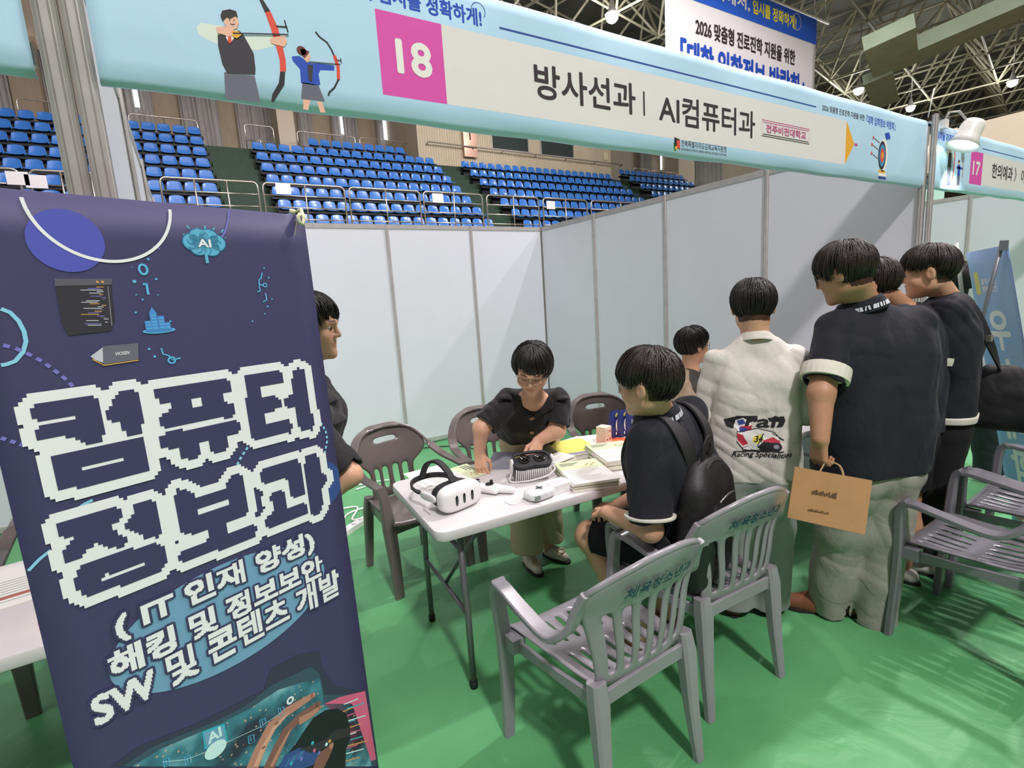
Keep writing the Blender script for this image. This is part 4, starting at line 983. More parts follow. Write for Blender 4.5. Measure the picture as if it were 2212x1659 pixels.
# slatted armchair; faces +y
def backA(u, z):                               # u -1..1 across, height z
    y = ip(z, [0.42, 0.47, 0.55, 0.63, 0.70, 0.76, 0.83], [-0.185, -0.205, -0.222, -0.226, -0.238, -0.262, -0.288])
    hw = ip(z, [0.42, 0.50, 0.60, 0.68, 0.75, 0.83], [0.185, 0.195, 0.212, 0.238, 0.250, 0.215])
    return np.array([u * hw, y + 0.055 * abs(u) ** 2.2 * ip(z, [0.42, 0.6, 0.83], [0.3, 0.8, 1.0]), z])
def chairA(name, label, mt, loc, rz, lettering=False, grp='grey slatted plastic armchairs'):
    e = empty(name, loc, label, 'chair', grp, rz)
    # seat: slots run front to back in two sets
    ns = 7; xs = [-1.0, -0.88]
    for i in range(ns): c_ = -0.72 + 1.44 * i / (ns - 1); xs += [c_ - 0.025, c_ + 0.025]
    xs += [0.88, 1.0]
    ys = [0.235, 0.232, 0.215, 0.18, 0.15, 0.10, 0.05, 0.02, -0.01, -0.06, -0.11, -0.14, -0.17, -0.19]
    def zs(x, y): return 0.425 + 0.018 * abs(x) ** 3 - 0.016 * math.cos((y - 0.02) / 0.2 * 1.5) * (1 - x * x) - (0.030 if y > 0.233 else 0.012 if y > 0.225 else 0.003 if y > 0.2 else 0) + 0.02 * max(0, (-y - 0.12) / 0.07) * 0.5
    P = [[(x * (0.232 - 0.04 * (0.2 - y) / 0.4), y, zs(x, y)) for x in xs] for y in ys]
    def sk(i, j): return (3 <= i <= 5 or 8 <= i <= 10) and 2 <= j < 2 + 2 * ns and (j % 2 == 0)
    sb = MB().grid([r for r in P[::-1]], 0, True, lambda i, j: sk(len(ys) - 2 - i, j)).build('seat', mt, e); mods(sb, solid=0.012, subsurf=1); smooth(sb)
    # backrest with six tall slots under a solid crown
    nb = 6; us = [-1.0, -0.9]
    for i in range(nb): c_ = -0.70 + 1.40 * i / (nb - 1); us += [c_ - 0.062, c_ + 0.062]
    us += [0.9, 1.0]
    def top(u): return 0.845 - 0.085 * abs(u) ** 2.6
    zrows = [0.42, 0.445, 0.47, 0.49, 0.53, 0.57, 0.61, 0.65, 0.675, 0.69, 0.72, 0.75]
    P = []
    for z in zrows: P.append([backA(u, z + (0.02 * (1 - u * u) if 0.6 < z < 0.7 else 0)) for u in us])
    P.append([backA(u, 0.75 + (top(u) - 0.75) * 0.75) for u in us]); P.append([backA(u, top(u)) for u in us])
    def skb(i, j): return 2 <= i <= 7 and 2 <= j < 2 + 2 * nb and (j % 2 == 0)
    bb = MB().grid(P, 0, True, skb).build('backrest', mt, e); mods(bb, solid=0.014, subsurf=1); smooth(bb)
    rim = [backA(u, top(u)) + np.array([0, 0.004, 0]) for u in np.linspace(-1, 1, 15)]
    MB().tube(rim, 0.011, 0, 6).build('top_rim', mt, bb)
    for s in (-1, 1):
        pts = [backA(s * 0.99, 0.77), backA(s * 1.0, 0.71) + np.array([s * 0.008, 0.004, 0]), (s * 0.262, -0.165, 0.650), (s * 0.278, -0.115, 0.605), (s * 0.284, -0.06, 0.598), (s * 0.285, 0.06, 0.618), (s * 0.282, 0.150, 0.634), (s * 0.279, 0.185, 0.632)]
        pa = spl(pts, 4); n = len(pa)
        band(MB(), pa, [ip(i / n, [0, .3, .5, 1], [0.03, 0.045, 0.05, 0.05]) for i in range(n)], [0.022] * n, 0, [(0, 1, 0.3) if i < n * 0.22 else (0, 0.4, 1) if i < n * .4 else (0, 0, 1) for i in range(n)]).build('armrest', mt, e)
        fp = spl([(s * 0.279, 0.185, 0.641), (s * 0.278, 0.207, 0.615), (s * 0.272, 0.214, 0.55), (s * 0.258, 0.215, 0.40), (s * 0.252, 0.225, 0.2), (s * 0.255, 0.235, 0.0)], 3); n = len(fp)
        lf = band(MB(), fp, [ip(i / n, [0, .3, .6, 1], [0.05, 0.045, 0.055, 0.038]) for i in range(n)], [ip(i / n, [0, .3, 1], [0.024, 0.034, 0.028]) for i in range(n)], 0, (0, 1, 0))
        lf.box((s * 0.240, 0.19, 0.405), (0.05, 0.09, 0.05)); lf.build('leg', mt, e)
        rp = [(s * 0.190, -0.185, 0.46), (s * 0.192, -0.195, 0.40), (s * 0.197, -0.212, 0.2), (s * 0.205, -0.235, 0.0)]
        lr = band(MB(), rp, [0.05, 0.06, 0.048, 0.034], [0.05, 0.055, 0.04, 0.028], 0, (0, 1, 0)); lr.build('leg', mt, e)
        band(MB(), [(s * 0.236, 0.20, 0.392), (s * 0.222, 0.0, 0.402), (s * 0.195, -0.19, 0.400)], [0.014] * 3, [0.05, 0.036, 0.05], 0).build('side_apron', mt, e)
    band(MB(), [(-0.19, -0.197, 0.405), (0, -0.20, 0.412), (0.19, -0.197, 0.405)], [0.014] * 3, [0.05] * 3, 0).build('rear_apron', mt, e)
    if lettering:
        V, F = text_tris('체육청소년과'); lo, hi = V.min(0), V.max(0); Q = (V - lo) / (hi - lo)
        mb = MB()
        for k, (dx, dy) in enumerate(((0, 0), (0.0045, 0), (0, 0.003), (0.0045, 0.003), (0.002, 0.0015))):
            vs = []
            for q in Q:
                uu = -0.56 + 1.10 * q[0]
                p = backA(uu + dx, 0.722 + 0.042 * q[1] + dy + 0.012 * (1 - uu * uu)); vs.append(p + np.array([0, -0.0155 - 0.004 * abs(uu) - k * 1e-5, 0]))
            mb.add(vs, F)
        mb.build('lettering', m_letter, bb)
    return e
chairA('plastic_armchair', 'nearest grey slatted armchair with blue lettering on its back, empty, at front', m_grey, (-2.775, -4.118, 0), 0.02, True)
chairA('plastic_armchair', 'grey slatted armchair with blue lettering under the seated student with backpack', m_grey, (-2.185, -4.045, 0), -0.05, True)
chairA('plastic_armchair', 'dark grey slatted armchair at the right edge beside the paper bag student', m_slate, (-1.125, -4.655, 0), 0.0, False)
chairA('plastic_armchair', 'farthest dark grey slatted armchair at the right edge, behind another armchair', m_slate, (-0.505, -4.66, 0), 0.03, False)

# round backed chair with a hand slot; faces +y before turning
def chairB(label, loc, rz):
    e = empty('plastic_armchair', loc, label, 'chair', 'brown grey round backed armchairs', rz); mt = m_taupe
    xs = [-1, -0.9, -0.5, 0, 0.5, 0.9, 1]; ys = [0.23, 0.225, 0.2, 0.1, 0.0, -0.1, -0.17, -0.2]
    P = [[(x * (0.235 - 0.05 * (0.2 - y) / 0.4), y, 0.42 + 0.02 * abs(x) ** 3 - 0.012 * (1 - x * x) - (0.035 if y > 0.227 else 0.01 if y > 0.21 else 0)) for x in xs] for y in ys]
    o = MB().grid(P[::-1]).build('seat', mt, e); mods(o, solid=0.014, subsurf=1); smooth(o)
    def bk_(u, z):
        y = ip(z, [0.42, 0.5, 0.6, 0.7, 0.83], [-0.19, -0.21, -0.225, -0.25, -0.285]); hw = ip(z, [0.42, 0.48, 0.55, 0.60, 0.65, 0.70, 0.75, 0.79, 0.83], [0.165, 0.150, 0.142, 0.150, 0.215, 0.235, 0.222, 0.19, 0.11])
        return (u * hw, y + 0.06 * (u * hw / 0.2) ** 2, z)
    us = [-1, -0.88, -0.74, -0.56, -0.38, -0.18, -0.0001, 0.0001, 0.18, 0.38, 0.56, 0.74, 0.88, 1]
    us = [-1, -0.9, -0.76, -0.54, -0.36, -0.12, 0.12, 0.36, 0.54, 0.76, 0.9, 1]
    zs_ = [0.42, 0.455, 0.47, 0.52, 0.57, 0.60, 0.65, 0.70, 0.735, 0.745, 0.775, 0.785, 0.81, 0.83]
    def skp(i, j): return (2 <= i <= 4 and j in (2, 4, 6, 8)) or (i == 9 and 4 <= j <= 6)
    P = [[bk_(u, z) for u in us] for z in zs_]
    o = MB().grid(P, 0, True, skp).build('backrest', mt, e); mods(o, solid=0.014, subsurf=1); smooth(o)
    for s in (-1, 1):
        pts = [(0, -0.29, 0.838), (s * 0.09, -0.275, 0.835), (s * 0.175, -0.245, 0.802), (s * 0.235, -0.19, 0.735), (s * 0.262, -0.12, 0.675), (s * 0.274, -0.03, 0.640), (s * 0.272, 0.10, 0.628), (s * 0.268, 0.19, 0.62)]
        pa = spl(pts, 4); n = len(pa)
        band(MB(), pa, [ip(i / n, [0, .3, .6, 1], [0.05, 0.065, 0.055, 0.05]) for i in range(n)], [0.016] * n, 0, [(0, 0.2, 1) if i < n * .15 else (s * 0.6, 0.1, 0.8) if i < n * .5 else (0, 0, 1) for i in range(n)]).build('armrest', mt, e)
        band(MB(), [(s * 0.268, 0.185, 0.625), (s * 0.262, 0.205, 0.58), (s * 0.248, 0.205, 0.4), (s * 0.242, 0.215, 0.2), (s * 0.24, 0.225, 0)], [0.05, 0.05, 0.07, 0.06, 0.05], [0.02, 0.03, 0.04, 0.036, 0.03], 0, (0, 1, 0)).build('leg', mt, e)
        band(MB(), [(s * 0.17, -0.19, 0.45), (s * 0.18, -0.2, 0.36), (s * 0.195, -0.235, 0)], [0.05, 0.055, 0.04], [0.045, 0.05, 0.035], 0, (0, 1, 0)).build('leg', mt, e)
        band(MB(), [(s * 0.232, 0.20, 0.39), (s * 0.17, -0.18, 0.395)], [0.014] * 2, [0.06] * 2, 0).build('side_apron', mt, e)
    band(MB(), [(-0.235, 0.212, 0.385), (0.235, 0.212, 0.385)], [0.016] * 2, [0.05] * 2, 0).build('front_apron', mt, e)
    return e
chairB('brown grey armchair with hand slot behind the left end of the table', (-2.855, -2.525, 0), PI + 0.16)
chairB('brown grey armchair behind the leaning woman', (-2.235, -2.52, 0), PI - 0.10)
chairB('brown grey armchair against the right partition, behind the seated student', (-1.47, -2.78, 0), PI - 0.25)
chairB('brown grey armchair in the left booth, cut by the picture edge', (-4.36, -2.42, 0), PI + 0.05)

# ---------------------------------------------------------------- folding tables
m_top = mat('white_blow_moulded', '#d9d6d5', 0.45, bump=0.06, bscale=350)
m_leg = mat('grey_tube', '#77777a', 0.35, 0.5)
def table(name, label, loc, rz, L_, W_, both=True):
    e = empty(name, loc, label, 'table', None, rz); h = 0.735
    o = MB().rbox((0, 0, h - 0.021), (L_, W_, 0.042), 0.05, 0, 6).build('tabletop', m_top, e); mods(o, bevel=0.007, bseg=2); smooth(o, 0.5)
    for sx in (-1, 1):
        x = sx * (L_ / 2 - 0.12)
        for sy in (-1, 1):
            y = sy * (W_ / 2 - 0.07)
            MB().tube([(x, y * 0.92, h - 0.045), (x, y * 0.95, 0.42), (x - sx * 0.0, y, 0.36), (x, y, 0.012)], 0.0135, 0, 10).tube([(x, y, 0.0), (x, y, 0.03)], 0.017, 1, 10).build('leg', [m_leg, m_black], e)
        MB().tube([(x, -W_ / 2 + 0.07, 0.33), (x, W_ / 2 - 0.07, 0.33)], 0.010, 0, 8).tube([(x, -W_ / 2 + 0.08, 0.60), (x, W_ / 2 - 0.08, 0.60)], 0.010, 0, 8).build('crossbar', m_leg, e)
        MB().tube([(x, 0.0, 0.33), (x - sx * 0.20, 0.0, 0.56), (x - sx * 0.34, 0, h - 0.045)], 0.009, 0, 8).box((x - sx * 0.2, 0, 0.56), (0.03, 0.03, 0.02)).build('brace', m_leg, e)
    MB().box((0, -W_ / 2 + 0.05, h - 0.05), (L_ - 0.25, 0.02, 0.02)).box((0, W_ / 2 - 0.05, h - 0.05), (L_ - 0.25, 0.02, 0.02)).build('frame', m_leg, e)
    return e
TR_ = -0.0732
TABLE = table('folding_table', 'long white folding table with headsets and leaflet stacks', (-2.233, -3.397, 0), TR_, 1.80, 0.67)
table('folding_table', 'white folding table half hidden behind the standing students', (-0.70, -3.505, 0), TR_, 1.22, 0.67)
table('folding_table', 'white table in the left booth beside the navy banner', (-4.93, -3.245, 0), 0.0, 1.75, 0.69)

# ---------------------------------------------------------------- soft bodies: smooth unions of round shapes, meshed as one surface
A3 = lambda p: np.array([float(x) for x in p])
def unit(v): v = A3(v); return v / (np.linalg.norm(v) + 1e-12)
def smin(a, b, k):
    h = np.clip(0.5 + 0.5 * (b - a) / k, 0, 1); return b + (a - b) * h - k * h * (1 - h)
class Body:
    def __init__(s): s.add = []; s.sub = []; s.cuts = []; s.first = []
    def cap(s, a, b, ra, rb=None, k=0.02): s.add.append(('c', A3(a), A3(b), ra, ra if rb is None else rb, k)); return s
    def ell(s, c, r, R=None, k=0.02): s.add.append(('e', A3(c), A3(r), np.eye(3) if R is None else R, 0, k)); return s
    def chain(s, pts, rs, k=0.02):
        for i in range(len(pts) - 1): s.cap(pts[i], pts[i + 1], rs[i], rs[i + 1], k)
        return s
    def scap(s, a, b, ra, rb=None, k=0.01): s.sub.append(('c', A3(a), A3(b), ra, ra if rb is None else rb, k)); return s
    def sell(s, c, r, R=None, k=0.01): s.sub.append(('e', A3(c), A3(r), np.eye(3) if R is None else R, 0, k)); return s
    def cut(s, p, n): s.cuts.append((A3(p), unit(n))); return s         # keeps the side the normal points away from
    def levels(s, lv, n=4, k=0.03):
        """lv: (centre, half vector across, radius) -> stacked sideways capsules"""
        for i in range(len(lv) - 1):
            c0, h0, r0 = lv[i]; c1, h1, r1 = lv[i + 1]
            for j in range(n + (1 if i == len(lv) - 2 else 0)):
                t = j / n; c = A3(c0) * (1 - t) + A3(c1) * t; h = A3(h0) * (1 - t) + A3(h1) * t; r = r0 * (1 - t) + r1 * t
                s.cap(c - h, c + h, r, r, k)
        return s
    def stash(s):                             # what was collected so far is shaped (and hollowed) before the rest joins it
        s.first += [(p, False) for p in s.add] + [(p, True) for p in s.sub]; s.add = []; s.sub = []; return s
    @staticmethod
    def ev(p, P):
        if p[0] == 'c':
            a, b, ra, rb = p[1:5]; ab = b - a; L2 = ab @ ab + 1e-12
            q = P - a; t = np.clip((q @ ab) / L2, 0, 1)
            d = q - t[..., None] * ab
            return np.sqrt((d * d).sum(-1)) - (ra + (rb - ra) * t)
        c, r, R = p[1:4]; q = (P - c) @ R
        k0 = np.sqrt(((q / r) ** 2).sum(-1)); k1 = np.sqrt(((q / (r * r)) ** 2).sum(-1)) + 1e-9
        return k0 * (k0 - 1) / k1
    @staticmethod
    def bb(p):
        if p[0] == 'c': return np.minimum(p[1] - p[3], p[2] - p[4]), np.maximum(p[1] + p[3], p[2] + p[4])
        e = np.abs(p[3]) @ p[2]; return p[1] - e, p[1] + e
    def mesh(s, name, mats, vox, parent, noise=None, smooth_it=0, tint=None):
        al = s.add + [p for p, sub in s.first if not sub]; lo = np.min([s.bb(p)[0] for p in al], 0) - 0.02; hi = np.max([s.bb(p)[1] for p in al], 0) + 0.02
        n = np.ceil((hi - lo) / vox).astype(int) + 1
        BG = 0.08
        D = np.full(tuple(n), BG, np.float32)
        def apply(p, sub):
            l, h = s.bb(p); m = 0.03 + p[5]
            i0 = np.maximum(0, np.floor((l - m - lo) / vox).astype(int)); i1 = np.minimum(n, np.ceil((h + m - lo) / vox).astype(int) + 1)
            if (i1 <= i0).any(): return
            ax = [lo[k] + vox * np.arange(i0[k], i1[k]) for k in range(3)]
            P = np.stack(np.meshgrid(*ax, indexing='ij'), -1)
            sl = tuple(slice(a, b) for a, b in zip(i0, i1))
            d = s.ev(p, P)
            if sub: D[sl] = -smin(-D[sl], d, p[5])
            else: D[sl] = smin(D[sl], np.minimum(d, BG), p[5])
        for p, sub in s.first: apply(p, sub)
        for p in s.add: apply(p, False)
        if noise is not None:
            near = np.argwhere(np.abs(D) < 0.03)
            if len(near):
                P = lo + near * vox; D[tuple(near.T)] += noise(P).astype(np.float32)
        for p in s.sub: apply(p, True)
        for (c, nn) in s.cuts:
            ax = [lo[k] + vox * np.arange(n[k]) for k in range(3)]
            d = ((ax[0] - c[0]) * nn[0])[:, None, None] + ((ax[1] - c[1]) * nn[1])[None, :, None] + ((ax[2] - c[2]) * nn[2])[None, None, :]
            D = np.maximum(D, d.astype(np.float32))
        lim = 4 * vox; D = np.clip(D, -lim, lim)
        g = openvdb.FloatGrid(lim); g.copyFromArray(D); g.transform = openvdb.createLinearTransform(vox)
        pts, quads = g.convertToQuads(0.0)
        pts = np.asarray(pts, float) + lo
        me = bpy.data.meshes.new(name); quads = np.asarray(quads)[:, ::-1]
        me.vertices.add(len(pts)); me.vertices.foreach_set('co', pts.astype(np.float32).ravel())
        me.loops.add(quads.size); me.loops.foreach_set('vertex_index', quads.astype(np.int32).ravel())
        me.polygons.add(len(quads)); me.polygons.foreach_set('loop_start', np.arange(0, quads.size, 4, dtype=np.int32))
        me.polygons.foreach_set('loop_total', np.full(len(quads), 4, np.int32))
        me.update(calc_edges=True)
        me.polygons.foreach_set('use_smooth', np.ones(len(quads), bool))
        for m in (mats if isinstance(mats, (list, tuple)) else [mats]): me.materials.append(m)
        if tint is not None:
            at_ = me.color_attributes.new('tint', 'FLOAT_COLOR', 'POINT'); at_.data.foreach_set('color', tint(pts).astype(np.float32).ravel())
        o = link_mesh(name, me); world_child(o, parent)
        return o
def folds(seed, amp=0.004, f=22.0, axis=(0, 0, 1), stretch=0.45):
    r = np.random.RandomState(seed); K = []
    ax = unit(axis)
    for i in range(6):
        d = r.randn(3); d -= ax * (d @ ax) * (1 - stretch); K.append((unit(d) * f * r.uniform(0.9, 2.4), r.uniform(0, 6.28), r.uniform(0.5, 1), r.randn(3) * f * 0.35))
    def fn(P):
        v = 0
        for kv, ph, am, kw in K:
            q = np.sin(P @ kv + ph + 1.6 * np.sin(P @ kw + ph * 2)); v = v + am * (0.5 * q + 0.9 * (0.6 - np.abs(q)) * (np.sin(P @ kw * 0.8 + ph) > -0.2))
        return amp * v / 2.6
    return fn
def frame(fwd, up=(0, 0, 1)):                 # columns: right, forward, up
    f = unit(fwd); u = A3(up); u = unit(u - f * (u @ f)); r = np.cross(f, u); return np.stack([r, f, u], 1)

m_skin = mat('skin', '#d3a486', 0.5, noise=0.04, nscale=60, tint=True, spec=0.4)
m_skin2 = mat('skin_tan', '#b98a6c', 0.5, noise=0.04, nscale=60, tint=True, spec=0.4)
m_hair = mat('black_hair', '#17120f', 0.42, spec=0.5, noise=0.4, nscale=40, bump=0.25, bscale=160)
m_hair2 = mat('dark_brown_hair', '#241a15', 0.42, spec=0.5, noise=0.4, nscale=40, bump=0.25, bscale=160)
m_eye = mat('eye_white', '#cdbfb2', 0.3); m_iris = mat('iris', '#1d1512', 0.15); m_brow = mat('eyebrow', '#2b1f1a', 0.7)

def head_shape(B, o, R, s=1.0, female=False):
    q = lambda x, y, z: A3(o) + R @ (np.array([x, y, z]) * s)
    E = lambda c, r, k=0.02: B.ell(q(*c), np.array(r) * s, R, k * s)
    Cc = lambda a, b, ra, rb, k=0.01: B.cap(q(*a), q(*b), ra * s, rb * s, k * s)
    E((0, -0.015, 0.035), (0.076, 0.094, 0.082))
    E((0, 0.028, -0.030), (0.063, 0.060, 0.080), 0.03)
    E((0, 0.050, -0.082), (0.036, 0.034, 0.028) if not female else (0.032, 0.032, 0.028), 0.03)
    for sx in (-1, 1):
        E((sx * 0.046, 0.004, -0.055), (0.022, 0.03, 0.03), 0.03)
        E((sx * 0.040, 0.058, -0.028), (0.026, 0.022, 0.026), 0.025)
        Cc((sx * 0.012, 0.089, 0.026), (sx * 0.048, 0.070, 0.026), 0.012, 0.010, 0.015)
    for sx in (-1, 1): B.sell(q(sx * 0.031, 0.097, 0.006), np.array([0.017, 0.014, 0.009]) * s, R, 0.010 * s)
    Cc((0, 0.087, 0.016), (0, 0.101, -0.022), 0.008, 0.0115, 0.012)
    for sx in (-1, 1):
        E((sx * 0.0125, 0.092, -0.026), (0.008, 0.010, 0.007), 0.008)
        Cc((sx * 0.018, 0.0850, 0.0140), (sx * 0.045, 0.0725, 0.0120), 0.0062, 0.0058, 0.005); Cc((sx * 0.018, 0.0835, -0.0040), (sx * 0.044, 0.0715, -0.0035), 0.0052, 0.005, 0.005)
    Cc((-0.017, 0.078, -0.053), (0.017, 0.078, -0.053), 0.0065, 0.0065, 0.008); Cc((0, 0.086, -0.0525), (0, 0.086, -0.053), 0.006, 0.006, 0.012)
    Cc((-0.014, 0.077, -0.0635), (0.014, 0.077, -0.0635), 0.0075, 0.0075, 0.008); Cc((0, 0.082, -0.064), (0, 0.082, -0.064), 0.006, 0.006, 0.010)
    E((0, 0.075, -0.098), (0.020, 0.014, 0.014), 0.02)
    B.scap(q(-0.021, 0.093, -0.0583), q(0.021, 0.093, -0.0583), 0.0055 * s, 0.0055 * s, 0.003)
    for sx in (-1, 1):
        a = math.radians(18) * sx
        Re = R @ np.array([[math.cos(a), -math.sin(a), 0], [math.sin(a), math.cos(a), 0], [0, 0, 1]])
        B.ell(q(sx * 0.083, -0.006, -0.004), np.array([0.008, 0.020, 0.032]) * s, Re, 0.010)
        B.sell(q(sx * 0.094, 0.000, -0.002), np.array([0.008, 0.010, 0.018]) * s, Re, 0.006)
    return q
def head_tint(o, R, s, undercut=None):
    def f(V):
        p = ((V - A3(o)) @ R) / s; n = len(V); T = np.ones((n, 4))
        lip = ((p[:, 0] / 0.023) ** 2 + ((p[:, 2] + 0.0585) / 0.0115) ** 2 < 1) & (p[:, 1] > 0.065)
        T[lip, :3] = (0.90, 0.68, 0.65)
        ck = np.exp(-(((np.abs(p[:, 0]) - 0.042) / 0.02) ** 2 + ((p[:, 2] + 0.03) / 0.022) ** 2)) * (p[:, 1] > 0.03); T[:, 1] -= 0.10 * ck; T[:, 2] -= 0.10 * ck
        br = (np.abs(p[:, 0]) > 0.013) & (np.abs(p[:, 0]) < 0.048) & (p[:, 1] > 0.055) & (np.abs(p[:, 2] - 0.0325 + 0.10 * (np.abs(p[:, 0]) - 0.013)) < 0.0034)
        T[br, :3] = (0.22, 0.17, 0.16)
        if undercut is not None:
            z, y = undercut; hd = (p[:, 1] < y - 0.022 + 0.25 * np.maximum(0, p[:, 2] - 0.02)) & (p[:, 2] > z + 0.35 * np.maximum(0, np.abs(p[:, 0]) - 0.045)) & (np.abs(p[:, 0]) < 0.0765); T[hd, :3] = (0.10, 0.08, 0.07)
        return T
    return f
def eyes(o, R, s, parent, lid=0.0):
    if lid:
        q = lambda x, y, z: A3(o) + R @ (np.array([x, y, z]) * s)
        for sx in (-1, 1):
            MB().tube([q(sx * x, 0.0905 - 5.5 * (x - 0.014) ** 2 - 0.12 * (x - 0.014), 0.0035 - 26 * (x - 0.031) ** 2 * -0.35 - 0.004) for x in (0.018, 0.024, 0.031, 0.038, 0.044)], 0.0012, 0, 5).build('eyelashes', m_brow, parent, True)
        return
    q = lambda x, y, z: A3(o) + R @ (np.array([x, y, z]) * s)
    for sx in (-1, 1):
        mb = MB(); c = q(sx * 0.031, 0.0735, 0.0045); mb.ball((0, 0, 0), 0.0128 * s, 0, 12, 8)
        mb.ball(R @ np.array([0, 0.0052, -0.001]) * s, 0.0095 * s, 1, 10, 6)
        mb.v = [tuple(np.array(v) + c) for v in mb.v]
        mb.build('eye', [m_eye, m_iris], parent, True)
def hair(o, R, s, parent, mt, ends, seed, vol=0.018, n=420, whorl=-0.35, part=0.0, strand=0.0034, jag=0.012):
    """ends: list of (azimuth in degrees, end height); 0 = face, +-180 = nape"""
    r = random.Random(seed); az = [e[0] for e in ends]; ez = [e[1] for e in ends]
    c0 = np.array([0, -0.012, 0.030]); rad = np.array([0.080, 0.098, 0.090])
    pole = unit((0.1 * part, whorl, 1.0)); ref = unit(np.array([0, 1, 0]) - pole * pole[1]); sd = np.cross(ref, pole)
    def dirv(phi, th): return pole * math.cos(th) + (ref * math.cos(phi) + sd * math.sin(phi)) * math.sin(th)
    def thick(t, phi): return vol * (0.65 + 0.6 * math.sin(min(1, t * 1.05) * PI * 0.80)) * (1 - 0.45 * max(0, t - 0.8) / 0.2)
    def endth(phi, jz=0.0):
        a = math.degrees(phi); a = (a + 180) % 360 - 180
        ze = float(np.interp(abs(a) if all(x >= 0 for x in az) else a, az, ez)) + jz
        for k in range(20, 180):
            th = k * PI / 180; p = c0 + rad * dirv(phi, th)
            if p[2] < ze and th > 0.7: return th
        return PI * 0.75
    q = lambda p: A3(o) + R @ (p * s)
    NP, NS = 72, 18; P = []
    lump = [r.uniform(-1, 1) for _ in range(NP)]
    E_ = [endth(2 * PI * i / NP, r.uniform(-1, 1) * jag) for i in range(NP)]
    for k in range(NS + 2):
        row = []
        for i in range(NP + 1):
            i_ = i % NP; phi = 2 * PI * i / NP
            if k <= NS:
                t = k / NS; th = 0.02 + (E_[i_] - 0.02) * t
                d = rad * dirv(phi, th); dn = unit(d / rad ** 2)
                p = c0 + d + dn * (thick(t, phi) + 0.003 * lump[i_] * math.sin(t * PI) + 0.0025 * math.sin(phi * 9 + t * 5 + seed))
            else:
                th = E_[i_] - 0.06; d = rad * dirv(phi, th); p = c0 + d * 0.97
            row.append(q(p))
        P.append(row)
    mb = MB().grid(P, 0, True)
    for _ in range(n):
        phi = r.uniform(0, 2 * PI); eth = endth(phi, r.uniform(-jag, jag * 0.6)) * r.uniform(0.93, 1.02); st_ = r.uniform(0.0, 0.55); dr = r.uniform(-0.25, 0.25); off = r.uniform(0.0, 0.006); pth = []
        for k in range(8):
            t = st_ + (1 - st_) * k / 7; th = 0.03 + (eth - 0.03) * t; ph = phi + dr * (t - st_); d = rad * dirv(ph, th); dn = unit(d / rad ** 2)
            pth.append(q(c0 + d + dn * (thick(t, ph) + off - 0.002 * (k == 0) + 0.004 * max(0, t - 0.85) * (1 if r.random() < .5 else -1))))
        mb.tube(pth, [strand * s * w_ for w_ in (0.5, 0.9, 1, 1, 0.95, 0.8, 0.55, 0.15)], 0, 4, False, 0.55, tuple(R[:, 2]))
    return mb.build('hair', mt, parent, True)
def glasses(o, R, s, parent, color='#3a3f46', w_=0.024, h_=0.019, clear=False):
    q = lambda x, y, z: A3(o) + R @ (np.array([x, y, z]) * s)
    m = mat('spectacle_' + color[1:], color, 0.3, 0.3); mb = MB()
    for sx in (-1, 1):
        cx = sx * 0.032; pth = [q(cx + w_ * math.copysign(abs(math.cos(a)) ** 0.7, math.cos(a)), 0.1035 - 6 * (cx + w_ * math.cos(a)) ** 2, 0.001 + h_ * math.copysign(abs(math.sin(a)) ** 0.8, math.sin(a))) for a in np.linspace(0, 2 * PI, 25)]
        mb.tube(pth, 0.0014, 0, 6, False)
        mb.tube([q(sx * 0.056, 0.086, 0.006), q(sx * 0.074, 0.060, 0.008), q(sx * 0.080, 0.0, 0.010), q(sx * 0.080, -0.012, 0.0)], 0.0016, 0, 6)
    mb.tube([q(-0.009, 0.1025, 0.004), q(0, 0.106, 0.006), q(0.009, 0.1025, 0.004)], 0.0014, 0, 6)
    return mb.build('glasses', m, parent, True)
def hand(B, w, d, n, side, s=1.0, curl=(0.35, 0.4, 0.45, 0.5), thumb=0.5, spread=0.06, k=0.006):
    """w wrist, d towards the fingers, n palm normal, side +1/-1 = where the thumb leaves"""
    y = unit(d); n_ = A3(n); z = unit(n_ - y * (n_ @ y)); x = np.cross(y, z) * side
    L_ = lambda a, b, c=0.0: A3(w) + (x * a + y * b + z * c) * s
    for a, c in ((0.020, 0.0125), (0.007, 0.0135), (-0.007, 0.0135), (-0.021, 0.012)):
        B.cap(L_(a * 0.7, 0.008), L_(a * 1.25, 0.078, 0.0), 0.0135 * s, 0.0115 * s, 0.012)
    B.cap(L_(0.012, 0.02, 0.006), L_(0.022, 0.045, 0.008), 0.016 * s, 0.012 * s, 0.012)
    for j, (a, ln) in enumerate(((0.027, 0.070), (0.009, 0.078), (-0.010, 0.072), (-0.028, 0.056))):
        p = L_(a, 0.082); ang_ = 0.0; r0 = (0.0088, 0.0090, 0.0086, 0.0078)[j] * s; sp = (0.5 - j / 3.0) * 2 * spread
        for seg, fr in enumerate((0.45, 0.30, 0.25)):
            ang_ += curl[j] * (0.8, 1.1, 0.8)[seg]
            dd = unit(y * math.cos(ang_) + z * math.sin(ang_) + x * sp); e = p + dd * ln * fr * s
            B.cap(p, e, r0, r0 * 0.90, k * 0.6); p = e; r0 *= 0.90
    p0 = L_(0.024, 0.028, 0.004); p1 = L_(0.044, 0.052, 0.010 + 0.012 * thumb); p2 = L_(0.050 - 0.012 * thumb, 0.078, 0.016 + 0.022 * thumb); p3 = L_(0.047 - 0.022 * thumb, 0.098, 0.018 + 0.030 * thumb)
    B.cap(p0, p1, 0.0125 * s, 0.0105 * s, 0.008); B.cap(p1, p2, 0.0105 * s, 0.0092 * s, 0.003); B.cap(p2, p3, 0.0092 * s, 0.0075 * s, 0.003)
